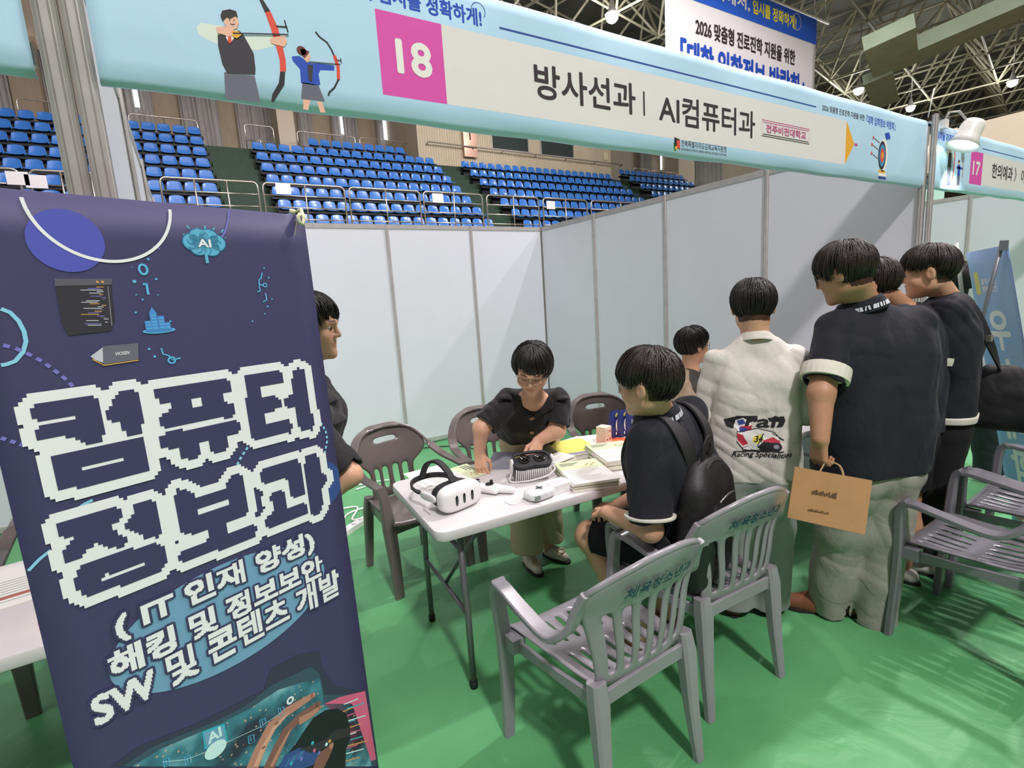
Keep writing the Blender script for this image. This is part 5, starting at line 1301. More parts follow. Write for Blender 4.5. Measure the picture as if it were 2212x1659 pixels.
def collar(nb, axis, fwd, ra, rb, h, parent, mt, trim=None, flare=0.006, open_=0.35, name='collar', thick=0.004):
    """stand of a collar round the neck, open at the throat"""
    F = frame(fwd, axis) if abs(unit(axis) @ unit(fwd)) < 0.98 else frame(fwd); up = unit(axis)
    f = unit(A3(fwd) - up * (A3(fwd) @ up)); x = np.cross(f, up)
    def pt(t, hh, gr=0.0):
        a = PI / 2 + open_ + (2 * PI - 2 * open_) * t
        rise = 0.010 * math.cos(a - PI / 2 + PI) 
        return A3(nb) + x * (ra + flare * (1 - hh / h) + gr) * math.cos(a) + f * (rb + flare * (1 - hh / h) + gr) * math.sin(a) + up * (hh + rise)
    P = [[pt(i / 40, hh) for i in range(41)] for hh in (h, h * 0.6, h * 0.3, 0)]
    Q = [[pt(i / 40, hh, 0.010 + (h - hh) * 0.22) for i in range(41)] for hh in (h * 1.02, h * 0.5, h * 0.1, -h * 0.15)]
    mb = MB().grid(P).grid([r for r in Q])
    mb.grid([P[0], Q[0]])
    o = mb.build(name, mt, parent, True); mods(o, solid=thick, subsurf=1); world_child(o, parent)
    if trim:
        tb = MB(); rr = random.Random(5)
        for i in range(34):
            t0 = 0.04 + 0.92 * i / 34; t1 = t0 + 0.92 / 34 * rr.uniform(0.35, 0.95); sk_ = rr.uniform(-0.006, 0.012)
            h0, h1 = h * 0.12, h * 0.48
            tb.add([pt(t0, h0, 0.0155 + (h - h0) * 0.22), pt(t1, h0, 0.0155 + (h - h0) * 0.22), pt(t1 + sk_, h1, 0.0155 + (h - h1) * 0.22), pt(t0 + sk_, h1, 0.0155 + (h - h1) * 0.22)], [(0, 1, 2, 3)])
        o = tb.build('collar_trim', trim, parent, True); mods(o, solid=0.0015); world_child(o, parent)

# ---------------------------------------------------------------- people
m_navyp = mat('navy_polo', '#111420', 0.85, noise=0.12, nscale=9, bump=0.55, bscale=22, stretch=(1, 1, 0.6), sheen=0.04)
m_blackb = mat('black_blouse', '#131113', 0.8, noise=0.12, nscale=12, bump=0.55, bscale=22, stretch=(1, 1, 0.6), sheen=0.1)
m_whitet = mat('white_jersey', '#d3d0c6', 0.8, noise=0.03, nscale=8, bump=0.55, bscale=22, stretch=(1, 1, 0.6))
m_cuff = mat('cream_cuff', '#dcdacb', 0.8)
m_blazer = mat('beige_blazer', '#a08f78', 0.85, noise=0.08, nscale=30, bump=0.55, bscale=22, stretch=(1, 1, 0.6))
m_beige = mat('beige_linen', '#c2b190', 0.85, noise=0.06, nscale=14, bump=0.55, bscale=22, stretch=(1, 1, 0.6))
m_sweat = mat('grey_sweatpants', '#96958a', 0.9, noise=0.06, nscale=20, bump=0.55, bscale=22, stretch=(1, 1, 0.6))
m_slack = mat('grey_slacks', '#8f958f', 0.85, noise=0.06, nscale=12)
m_blackt = mat('black_trousers', '#0d0d10', 0.85, noise=0.1, nscale=9)
m_shorts = mat('navy_shorts', '#12131b', 0.9, noise=0.1, nscale=12)
m_brownl = mat('brown_leather', '#7a4a32', 0.5, noise=0.08, nscale=20)
m_cream = mat('cream_leather', '#e0d3c2', 0.4)
m_shoew = mat('white_trainer', '#d8d5cc', 0.6); m_sole = mat('dark_sole', '#26221f', 0.7)
m_trim = mat('collar_print', '#c9ccd2', 0.7)
V3 = lambda *p: np.array(p, float)
VX = 0.0042

def drop_islands(o, least=200):
    bm = bmesh.new(); bm.from_mesh(o.data); bm.verts.ensure_lookup_table(); seen = set(); bad = []
    for v in bm.verts:
        if v.index in seen: continue
        st_ = [v]; comp = []; seen.add(v.index)
        while st_:
            a = st_.pop(); comp.append(a)
            for e_ in a.link_edges:
                b = e_.other_vert(a)
                if b.index not in seen: seen.add(b.index); st_.append(b)
        if len(comp) < least: bad += comp
    bmesh.ops.delete(bm, geom=bad, context='VERTS'); bm.to_mesh(o.data); bm.free()
def shoe(parent, heel, toe, mt, w_=0.044, h_=0.062, name='shoe', buckle=None, sole=m_sole, seed=0):
    h, t = A3(heel), A3(toe); d = unit(t - h); L_ = np.linalg.norm(t - h); x = np.cross(d, (0, 0, 1)); z = V3(0, 0, 1)
    B = Body()
    B.cap(h + d * 0.045 + z * h_ * 0.62, h + d * L_ * 0.45 + z * 0.040, w_ * 0.80, w_ * 0.95, 0.02); B.cap(h + d * L_ * 0.45 + z * 0.036, t - d * 0.042 + z * 0.028, w_ * 0.98, w_ * 0.72, 0.02)
    B.cut(h + z * 0.006, -z)
    o = B.mesh(name, mt, 0.004, parent)
    s_ = []
    for k in range(20):
        a = 2 * PI * k / 20; r_ = L_ / 2 * math.cos(a); s_.append(h + d * (L_ / 2 + r_) + x * w_ * (1.02 if r_ > 0 else 0.86) * math.copysign(abs(math.sin(a)) ** 0.75, math.sin(a)))
    MB().prism([(p[0], p[1]) for p in s_], 0.0, 0.014, 0).build('sole', sole, o, True)
    if buckle:
        c = t - d * 0.060 + z * 0.0665; pth = [c + d * 0.017 * math.sin(a) + x * 0.024 * math.cos(a) + z * (-0.006 * math.sin(a)) for a in np.linspace(0, 2 * PI, 17)]
        MB().tube(pth, 0.0042, 0, 6, False).build('buckle', buckle, o, True)
    return o
def person(label, base, cat='person'): return empty('person', base, label, cat)
def sleeve(B, sh, el, end, r0, r1, k=0.03):
    """upper sleeve from shoulder, ending at fraction 'end' along the arm, with a hollow hem"""
    sh, el = A3(sh), A3(el); e = sh + (el - sh) * end; d = unit(el - sh)
    B.cap(sh, e - d * r1 * 0.2, r0, r1, k); return e, d
def hem(B, e, d, r):                           # flatten the sleeve end and hollow it
    pass
def cuts_of(e, d, r):                          # local cut by a big ball beyond the end is used instead of a plane
    return e + d * (r * 1.25)

def build_top(parent, name, mt, lv, arms, seed, hemcut=None, neckhole=None, amp=0.004, f=20, vox=VX, k=0.035, extra=None, cuff=None, axis=(0, 0, 1), kj=0.022):
    """arms: list of (shoulder, elbow, end share, r0, r1[, wrist, r2])"""
    B = Body()
    ends = []
    for a in arms:
        sh, el, en, r0, r1 = a[:5]; sh, el = A3(sh), A3(el)
        if len(a) > 5:
            wr = A3(a[5]); r2 = a[6]; B.cap(sh, el, r0, r1, k); d = unit(wr - el); B.cap(el, wr, r1, r2, 0.02); e = wr; rr_ = r2
        else:
            d = unit(el - sh); e = sh + (el - sh) * en; B.cap(sh, e + d * 0.02, r0, r1, k); rr_ = r1
        ends.append((e, d, rr_))
        B.sell(e + d * 0.101, (0.1, rr_ * 2.2, rr_ * 2.2), np.stack([d, unit(np.cross(d, (0.3, 0.5, 0.8))), unit(np.cross(d, np.cross(d, (0.3, 0.5, 0.8))))], 1), 0.003)
        B.scap(e - d * 0.035, e + d * 0.05, rr_ * 0.80, rr_ * 0.86, 0.004); B.stash()
    B.levels(lv, 4, kj)
    if hemcut is not None: B.cut(*hemcut)
    if neckhole is not None: B.sell(neckhole[0], neckhole[1], np.eye(3) if len(neckhole) < 3 else neckhole[2], 0.012)
    if extra: extra(B)
    o = B.mesh(name, mt, vox, parent, noise=folds(seed, amp * 2.0, f * 1.25, axis))
    if cuff:
        for (e, d, r_), c in zip(ends, cuff):
            if c is None: continue
            cm, w_ = c
            prof = [(r_ - 0.002, -w_), (r_ + 0.012, -w_), (r_ + 0.0125, -w_ * .5), (r_ + 0.011, 0.0), (r_ - 0.002, 0.001), (r_ * 0.86, -0.006)]
            MM = Matrix(np.stack([unit(np.cross(d, (0.3, 0.5, 0.8))), unit(np.cross(d, np.cross(d, (0.3, 0.5, 0.8)))), d], 1).tolist())
            MB().lathe(prof, tuple(e + d * 0.001), 24, 0, MM, False).build('cuff', cm, o, True)
    return o
def build_legs(parent, name, mt, pel, hw, rp, legs, seed, amp=0.005, f=16, vox=VX, waistcut=None, k=0.03, hems=True):
    """pel pelvis centre, hw half vector across, legs: list of [points], [radii]"""
    B = Body()
    for pts, rs in legs:
        B.chain(pts, rs, k)
        e = A3(pts[-1]); d = unit(e - A3(pts[-2]))
        t1 = unit(np.cross(d, (0.31, 0.55, 0.78))); B.sell(e + d * 0.081, (0.08, rs[-1] * 2, rs[-1] * 2), np.stack([d, t1, np.cross(d, t1)], 1), 0.003)
        B.scap(e - d * 0.04, e + d * 0.05, rs[-1] * 0.86, rs[-1] * 0.9, 0.004)
    B.stash()
    B.cap(A3(pel) - hw, A3(pel) + hw, rp, rp, 0.03); B.cap(A3(pel) - hw * 0.8 + V3(0, 0, 0.1), A3(pel) + hw * 0.8 + V3(0, 0, 0.1), rp * 0.95, rp * 0.95, 0.03)
    if waistcut is not None: B.cut(*waistcut)
    return B.mesh(name, mt, vox, parent, noise=folds(seed, amp * 1.7, f * 1.2))

# ---- woman leaning over the table (faces the camera, looks down at her hands)
def leaning_woman():
    e = person('woman in black button blouse and beige trousers leaning over the table, arranging headsets', (-2.23, -2.93, 0))
    o = at(1150, 797, 2.40); fw = unit(-CF * 0.80 + V3(0, 0, -0.62) - CR * 0.16); R = frame(fw, V3(0, 0, 1) + CR * 0.10)
    nb = at(1152, 862, 2.545); shm = at(1152, 868, 2.58)
    sR, sL = at(1100, 865, 2.52), at(1206, 866, 2.54)
    eR = at(1040, 925, 2.47); wR = V3(-2.700, -3.165, 0.835)
    eL = at(1203, 930, 2.50); wL = V3(-2.462, -3.335, 0.880)
    hipc = V3(-2.262, -2.96, 0.80)
    B = Body(); q = head_shape(B, o, R, 0.97, True)
    B.cap(q(0, -0.015, -0.05), nb, 0.047, 0.050, 0.03); B.cap(nb, shm, 0.050, 0.045, 0.03); B.cap(shm, hipc, 0.05, 0.07, 0.03); B.cap(sR, sL, 0.035, 0.035, 0.03)
    B.chain([sR, eR, wR], [0.045, 0.040, 0.027], 0.02); B.chain([sL, eL, wL], [0.045, 0.040, 0.027], 0.02)
    hand(B, wR, V3(-0.01, -0.03, -0.085) , V3(0.6, 0.5, 0.1), 1, 0.92, (0.5, 0.35, 0.4, 0.55), 0.8)
    hand(B, wL, V3(-0.055, -0.045, -0.045), V3(-0.5, 0.1, -0.85), -1, 0.92, (0.5, 0.55, 0.6, 0.65), 0.5)
    for fx, fy in ((-2.30, -2.92), (-2.16, -2.92)): B.cap(hipc + V3(fx + 2.23, 0.02, 0), (fx, fy, 0.14), 0.065, 0.036, 0.03); B.cap((fx, fy, 0.14), (fx + 0.005, fy - 0.01, 0.05), 0.034, 0.032, 0.02)
    B.mesh('body', m_skin, 0.0032, e, tint=head_tint(o, R, 0.97))
    eyes(o, R, 0.97, e, 1); glasses(o, R, 0.97, e, '#7d6a5c', 0.026, 0.021)
    hair(o, R, 0.96, e, m_hair, [(-180, -0.080), (-110, -0.06), (-75, -0.035), (-50, 0.005), (-25, 0.040), (0, 0.046), (25, 0.058), (45, 0.060), (60, 0.020), (80, -0.03), (110, -0.05), (180, -0.080)], 11, 0.014, 520, -0.15, 0.5, 0.0032)
    hw = unit(sL - sR); up_ = unit(shm - hipc)
    lv = [(hipc + V3(0.0, 0.01, 0.03), hw * 0.075, 0.105), (hipc * 0.7 + shm * 0.3, hw * 0.068, 0.098), (hipc * 0.35 + shm * 0.65, hw * 0.085, 0.102), (shm - up_ * 0.03, hw * 0.10, 0.072), (shm + up_ * 0.02, hw * 0.085, 0.05)]
    top = build_top(e, 'blouse', m_blackb, lv, [(sR, eR, 0.80, 0.062, 0.066), (sL, eL, 0.78, 0.062, 0.068)], 3, (hipc + V3(0, 0, 0.03), -up_ + V3(0, -0.15, 0)), (q(0.0, 0.035, -0.165), V3(0.030, 0.050, 0.105)), 0.005, 24)
    # ruffles on the shoulders, lapels and buttons
    for s_, p, dd in ((-1, sR, eR), (1, sL, eL)):
        mb = MB(); a0 = A3(p) + up_ * 0.052 - hw * s_ * 0.015; d = unit(dd - p)
        P = []
        for i in range(9):
            t = i / 8; c = a0 + (-CF) * (0.075 - 0.14 * t) - up_ * 0.16 * (t - 0.5) ** 2; P.append([c - up_ * 0.01, c + hw * s_ * 0.03 + up_ * 0.010, c + hw * s_ * (0.062 + 0.008 * math.sin(t * 16)) + up_ * (-0.004 + 0.009 * math.sin(t * 13))])
        o_ = mb.grid(P).build('shoulder_frill', m_blackb, top, True); mods(o_, solid=0.004, subsurf=1); world_child(o_, top)
    fn = unit(np.cross(hw, up_)); fn = fn if fn @ (-CF) > 0 else -fn
    dg = bpy.context.evaluated_depsgraph_get(); dg.update(); iv = top.matrix_world.inverted()
    for poly in ([(1124, 852), (1113, 868), (1122, 878), (1114, 884), (1149, 905), (1150, 897), (1130, 868)], [(1186, 852), (1196, 868), (1187, 878), (1195, 884), (1154, 907), (1152, 898), (1176, 868)]):
        m = 10; P = []                         # lapels turned back along the neckline
        L0 = [np.array(poly[0], float), np.array(poly[6], float), np.array(poly[5], float)]; L1_ = [np.array(poly[1], float), np.array(poly[3], float), np.array(poly[4], float)]
        for k in range(m + 1):
            t = k / m * 2; i_ = min(1, int(t)); f_ = t - i_; row = []
            for w_ in (0, 0.5, 1):
                a = L0[i_] * (1 - f_) + L0[i_ + 1] * f_; c = L1_[i_] * (1 - f_) + L1_[i_ + 1] * f_; p2 = a * (1 - w_) + c * w_; rd_ = unit(ray(*p2))
                hit, loc, nrm, ix = top.ray_cast(iv @ Vector(CAM), (iv.to_3x3() @ Vector(rd_)).normalized())
                P3_ = np.array(top.matrix_world @ loc) if hit else None
                if P3_ is None or np.linalg.norm(P3_ - CAM) > np.linalg.norm(nb - CAM) + 0.03: P3_ = CAM + rd_ * (np.linalg.norm(nb - CAM) - 0.03)
                row.append(P3_ - rd_ * (0.006 + 0.006 * w_))
            P.append(row)
        o_ = MB().grid(P).build('lapel', m_blackb, top, True); mods(o_, solid=0.005, subsurf=1); world_child(o_, top)
    mbn = mat('button_shell', '#b98a62', 0.3)
    dg = bpy.context.evaluated_depsgraph_get(); dg.update()
    for (px, py) in ((1149, 904), (1149, 935), (1150, 955)):
        hit, loc, nrm, idx = top.ray_cast(top.matrix_world.inverted() @ Vector(CAM), (top.matrix_world.inverted().to_3x3() @ Vector(unit(ray(px, py)))).normalized())
        if hit:
            P_ = top.matrix_world @ loc; Nn = (top.matrix_world.to_3x3() @ nrm).normalized(); MM = Nn.to_track_quat('Z', 'Y').to_matrix()
            MB().lathe([(0.0, 0.004), (0.006, 0.004), (0.011, 0.003), (0.011, -0.002)], tuple(P_), 14, 0, MM).build('button', mbn, top, True)
    hv = V3(0.08, -0.0, 0)
    build_legs(e, 'trousers', m_beige, hipc + V3(0.02, 0.03, -0.02), hv, 0.108, [([(-2.335, -2.93, 0.76), (-2.33, -2.95, 0.45), (-2.315, -2.945, 0.13)], [0.098, 0.088, 0.098]), ([(-2.165, -2.93, 0.76), (-2.15, -2.92, 0.45), (-2.145, -2.91, 0.12)], [0.098, 0.088, 0.098])], 21, 0.005, 17, waistcut=(hipc + V3(0, 0, 0.12), (0, 0, 1)))
    mb_ = mat('gold_buckle', '#d8c39a', 0.25, 0.6)
    shoe(e, (-2.302, -2.875, 0), (-2.330, -3.095, 0), m_cream, 0.038, 0.05, 'shoe', mb_); shoe(e, (-2.165, -2.875, 0), (-2.110, -3.075, 0), m_cream, 0.038, 0.05, 'shoe', mb_)
leaning_woman()

# ---- woman behind the navy banner
def banner_woman():
    e = person('woman in black frilled blouse seen in profile behind the navy banner', (-3.46, -3.36, 0))
    o = at(672, 712, 1.92); v = unit(V3(CR[0], CR[1], 0)); fw = unit(v + V3(0, 0, -0.03) + CF * 0.05); R = frame(fw)
    nb = o + V3(0, 0, -0.185) - v * 0.045; shm = nb - V3(0, 0, 0.05) - v * 0.02
    hw = unit(np.cross(fw, (0, 0, 1)))
    sR, sL = shm + hw * 0.165, shm - hw * 0.165
    eR = at(757, 1026, 1.78); wR = eR - v * 0.17 + V3(0, 0, -0.13) - CF * 0.02
    eL = sL + V3(0, 0, -0.28) - v * 0.06; wL = eL - v * 0.06 + V3(0, 0, -0.19)
    hipc = V3(shm[0], shm[1], 0.86) - v * 0.05
    B = Body(); q = head_shape(B, o, R, 0.98, True); B.cap(q(0, -0.015, -0.05), nb, 0.046, 0.05, 0.03); B.cap(nb, hipc, 0.05, 0.07, 0.03); B.cap(sR, sL, 0.04, 0.04, 0.03)
    B.chain([sR, eR, wR], [0.042, 0.039, 0.026], 0.02); B.chain([sL, eL, wL], [0.042, 0.039, 0.026], 0.02)
    hand(B, wR, -v * 0.9 + V3(0, 0, -0.2), -hw, 1, 0.92, (0.4, 0.4, 0.45, 0.5)); hand(B, wL, V3(0.3, 0, -0.9), hw, -1, 0.92, (0.4, 0.4, 0.45, 0.5))
    for s_ in (-1, 1): B.cap(hipc + hw * 0.09 * s_, (hipc[0] + hw[0] * 0.1 * s_, hipc[1] + hw[1] * 0.1 * s_, 0.06), 0.07, 0.035, 0.03)
    bo_ = B.mesh('body', m_skin, 0.0036, e, tint=head_tint(o, R, 0.98)); drop_islands(bo_); eyes(o, R, 0.98, e)
    hair(o, R, 0.98, e, m_hair, [(-180, -0.13), (-100, -0.10), (-70, -0.03), (-45, 0.02), (0, 0.062), (45, 0.045), (65, 0.0), (85, -0.06), (110, -0.12), (180, -0.13)], 5, 0.022, 420, -0.25, 0.2, 0.0034, 0.02)
    lv = [(hipc, hw * 0.07, 0.115), ((hipc + shm) / 2 + v * 0.015, hw * 0.06, 0.108), (shm - V3(0, 0, 0.10) + v * 0.02, hw * 0.09, 0.105), (shm - V3(0, 0, 0.02), hw * 0.11, 0.065), (shm + V3(0, 0, 0.02), hw * 0.08, 0.05)]
    top = build_top(e, 'blouse', m_blackb, lv, [(sR, eR, 0.92, 0.060, 0.062), (sL, eL, 0.7, 0.060, 0.062)], 8, (hipc - V3(0, 0, 0.05), (0, 0, -1)), None, 0.005, 22)
    for i, (a, b) in enumerate(((-0.02, 0.105), (-0.10, 0.125))):
        P = []
        for k in range(9):
            t = k / 8 - 0.5; c = shm + v * b + V3(0, 0, a) + hw * (t * 0.22) - v * (0.10 * t * t * 2); P.append([c - v * 0.02 + V3(0, 0, 0.03), c + v * 0.012 + V3(0, 0, 0.005), c + v * (0.032 + 0.006 * math.sin(k * 2.1)) + V3(0, 0, -0.02)])
        o_ = MB().grid(P).build('frill', m_blackb, top, True); mods(o_, solid=0.004, subsurf=1); world_child(o_, top)
    build_legs(e, 'trousers', m_blackt, hipc - V3(0, 0, 0.04), hw * 0.07, 0.108, [([hipc + hw * 0.09 * s_ - V3(0, 0, 0.08), (hipc[0] + hw[0] * 0.1 * s_, hipc[1] + hw[1] * 0.1 * s_, 0.08)], [0.095, 0.07]) for s_ in (-1, 1)], 4, vox=0.006)
    for s_ in (-1, 1): h_ = V3(hipc[0], hipc[1], 0) + hw * 0.1 * s_ - v * 0.20; shoe(e, h_, h_ + v * 0.24, m_blackt, 0.04, 0.05)
banner_woman()

# ---- seated student with the backpack
d3 = unit(V3(-0.25, 0.97, 0)); l3 = V3(-d3[1], d3[0], 0)
BP_C = None
def seated_student():
    global BP_C
    e = person('seated student in navy polo shirt with glasses and black backpack, seen from behind', (-2.2, -4.0, 0.44))
    shm = at(1468, 930, 1.86); shm = V3(-2.305, -4.005, 1.05); hipc = V3(-2.185, -3.985, 0.535)
    sL, sR = shm + l3 * 0.165 + V3(0, 0, -0.012), shm - l3 * 0.165 + V3(0, 0, 0.012)
    nb = V3(-2.355, -3.998, 1.115)
    o = at(1398, 828, 1.85) ; fw = unit(V3(-0.40, 0.92, -0.10)); R = frame(fw, V3(-0.12, 0.05, 1))
    eL = V3(-2.505, -4.095, 0.715); wL = V3(-2.50, -3.86, 0.70); eR = sR + V3(0.06, 0.06, -0.27); wR = V3(-2.36, -3.77, 0.66)
    kL = V3(-2.435, -3.665, 0.505); kR = V3(-2.20, -3.60, 0.505); hL, hR = hipc + l3 * 0.09, hipc - l3 * 0.09
    aL = V3(-2.33, -3.86, 0.09); aR = V3(-2.12, -3.83, 0.09)
    B = Body(); q = head_shape(B, o, R, 1.02); B.cap(q(0, -0.02, -0.05), nb, 0.053, 0.056, 0.03); B.cap(nb, shm, 0.050, 0.045, 0.03); B.cap(shm, hipc, 0.05, 0.07, 0.03); B.cap(sR, sL, 0.035, 0.035, 0.03)
    B.chain([sL, eL, wL], [0.050, 0.043, 0.029], 0.02); B.chain([sR, eR, wR], [0.050, 0.043, 0.029], 0.02)
    hand(B, wL, V3(0.45, 0.85, -0.25), V3(0, 0, -1), 1, 1.0, (0.5, 0.55, 0.6, 0.65)); hand(B, wR, V3(-0.5, 0.8, -0.2), V3(0, 0, -1), -1, 1.0, (0.5, 0.55, 0.6, 0.65))
    for h_, k_, a_ in ((hL, kL, aL), (hR, kR, aR)): B.chain([h_, k_, (k_ * 0.55 + a_ * 0.45) + V3(0, -0.01, 0), a_], [0.085, 0.062, 0.057, 0.037], 0.03)
    B.mesh('body', m_skin, 0.0036, e, tint=head_tint(o, R, 1.02, (-0.055, 0.0))); eyes(o, R, 1.02, e); glasses(o, R, 1.02, e, '#9a9fa6', 0.026, 0.021)
    hair(o, R, 1.02, e, m_hair2, [(0, 0.018), (40, 0.018), (60, 0.012), (72, 0.006), (90, 0.034), (108, 0.0), (140, -0.038), (180, -0.050)], 3, 0.014, 520, -0.30, 0.1, 0.0034)
    lv = [(hipc + V3(0, 0, -0.02), l3 * 0.08, 0.125), ((hipc + shm) / 2 - d3 * 0.03, l3 * 0.085, 0.122), (shm - V3(0, 0, 0.12), l3 * 0.10, 0.115), (shm - V3(0, 0, 0.015), l3 * 0.115, 0.075), (nb - V3(0, 0, 0.055), l3 * 0.03, 0.062)]
    top = build_top(e, 'polo_shirt', m_navyp, lv, [(sL, eL, 0.86, 0.074, 0.080), (sR, eR, 0.86, 0.074, 0.080)], 13, (hipc - V3(0, 0, 0.06), (0, 0, -1)), None, 0.006, 20, cuff=[(m_cuff, 0.010), None])
    collar(nb + V3(-0.005, 0.0, -0.028), V3(-0.2, -0.05, 1), d3, 0.064, 0.068, 0.045, top, m_navyp, m_trim)
    build_legs(e, 'shorts', m_shorts, hipc - V3(0, 0, 0.0), l3 * 0.08, 0.105, [([hL, hL * 0.1 + kL * 0.9 + V3(0, 0, 0.0)], [0.098, 0.080]), ([hR, hR * 0.12 + kR * 0.88], [0.098, 0.080])], 31, 0.005, 18)
    for a_ in (aL, aR): shoe(e, (a_[0] + 0.02, a_[1] - 0.07, 0), (a_[0] - 0.05, a_[1] + 0.18, 0), m_brownl, 0.046, 0.06)
    return top
seated_student()

def backpack():
    c = V3(-2.275, -4.045, 0.0) - d3 * 0.245 - l3 * 0.035
    c = V3(-2.272, -4.150, 0.735)
    e = empty('backpack', (c[0], c[1], 0.52), 'black backpack with wide straps worn by the seated student', 'backpack')
    m = mat('black_nylon', '#1c1a1b', 0.55, noise=0.15, nscale=10, bump=0.25, bscale=40, spec=0.5); ms = mat('strap_webbing', '#262326', 0.6, bump=0.2, bscale=300)
    b = -d3
    B = Body(); tl = V3(0.0, -0.02, 0)
    B.levels([(c + V3(0, 0, -0.22), l3 * 0.095, 0.055), (c + V3(0, 0, -0.05) + b * 0.01, l3 * 0.105, 0.062), (c + V3(0, 0, 0.10), l3 * 0.095, 0.060), (c + V3(0, 0, 0.165) - b * 0.005, l3 * 0.06, 0.045)], 4, 0.02)
    B.mesh('bag_body', m, 0.0042, e, noise=folds(77, 0.007, 26))
    B = Body(); B.levels([(c + V3(0, 0, -0.17) + b * 0.032, l3 * 0.078, 0.032), (c + V3(0, 0, -0.02) + b * 0.046, l3 * 0.080, 0.034), (c + V3(0, 0, 0.05) + b * 0.040, l3 * 0.06, 0.03)], 4, 0.012)
    B.mesh('front_pocket', m, 0.0042, e, noise=folds(78, 0.007, 30))
    MB().tube(spl([c + V3(0, 0, -0.10) + l3 * 0.150 + b * 0.03, c + V3(0, 0, 0.05) + l3 * 0.145 + b * 0.035, c + V3(0, 0, 0.165) + l3 * 0.085 + b * 0.03, c + V3(0, 0, 0.205) + b * 0.028, c + V3(0, 0, 0.165) - l3 * 0.085 + b * 0.03, c + V3(0, 0, 0.05) - l3 * 0.145 + b * 0.035, c + V3(0, 0, -0.10) - l3 * 0.150 + b * 0.03], 6), 0.007, 0, 6).build('piping', ms, e, True)
    shm = V3(-2.305, -4.005, 1.05)
    for s_ in (-1, 1):
        pth = spl([c + V3(0, 0, 0.15) + l3 * 0.045 * s_ - b * 0.02, shm + l3 * 0.095 * s_ + V3(0, 0, -0.04) + b * 0.118, shm + l3 * 0.105 * s_ + V3(0, 0, 0.052) + b * 0.055, shm + l3 * 0.108 * s_ + V3(0, 0, 0.066) - b * 0.01, shm + l3 * 0.11 * s_ - b * 0.075 + V3(0, 0, 0.02), shm + l3 * 0.12 * s_ - b * 0.125 + V3(0, 0, -0.12), shm + l3 * 0.16 * s_ - b * 0.05 + V3(0, 0, -0.28), c + l3 * 0.12 * s_ + V3(0, 0, -0.22) - b * 0.02], 5); n = len(pth)
        ups = []
        for p in pth:
            p = np.array(p); ax = np.array([shm[0] + (p[2] - shm[2]) * -0.25, shm[1], min(p[2], shm[2] - 0.02)]) + l3 * ((p - shm) @ l3) * 0.9; ups.append(tuple(unit(p - ax)))
        band(MB(), pth, [0.062] * n, [0.012] * n, 0, ups).build('shoulder_strap', ms, e, True)
    hp = spl([c + V3(0, 0, 0.20) + l3 * 0.03, c + V3(0, 0, 0.26) + l3 * 0.03 + b * 0.01, c + V3(0, 0, 0.285) + b * 0.012, c + V3(0, 0, 0.26) - l3 * 0.03 + b * 0.01, c + V3(0, 0, 0.20) - l3 * 0.03], 4); n = len(hp)
    band(MB(), hp, [0.03] * n, [0.006] * n, 0, tuple(b)).build('handle', ms, e, True)
    MB().tube(spl([c + b * 0.078 + V3(0, 0, 0.075) + l3 * 0.06, c + b * 0.082 + V3(0, 0, 0.088), c + b * 0.078 + V3(0, 0, 0.08) - l3 * 0.06], 5), 0.004, 0, 6).build('zip', mat('zip_metal', '#8d8a86', 0.3, 0.8), e, True)
backpack()

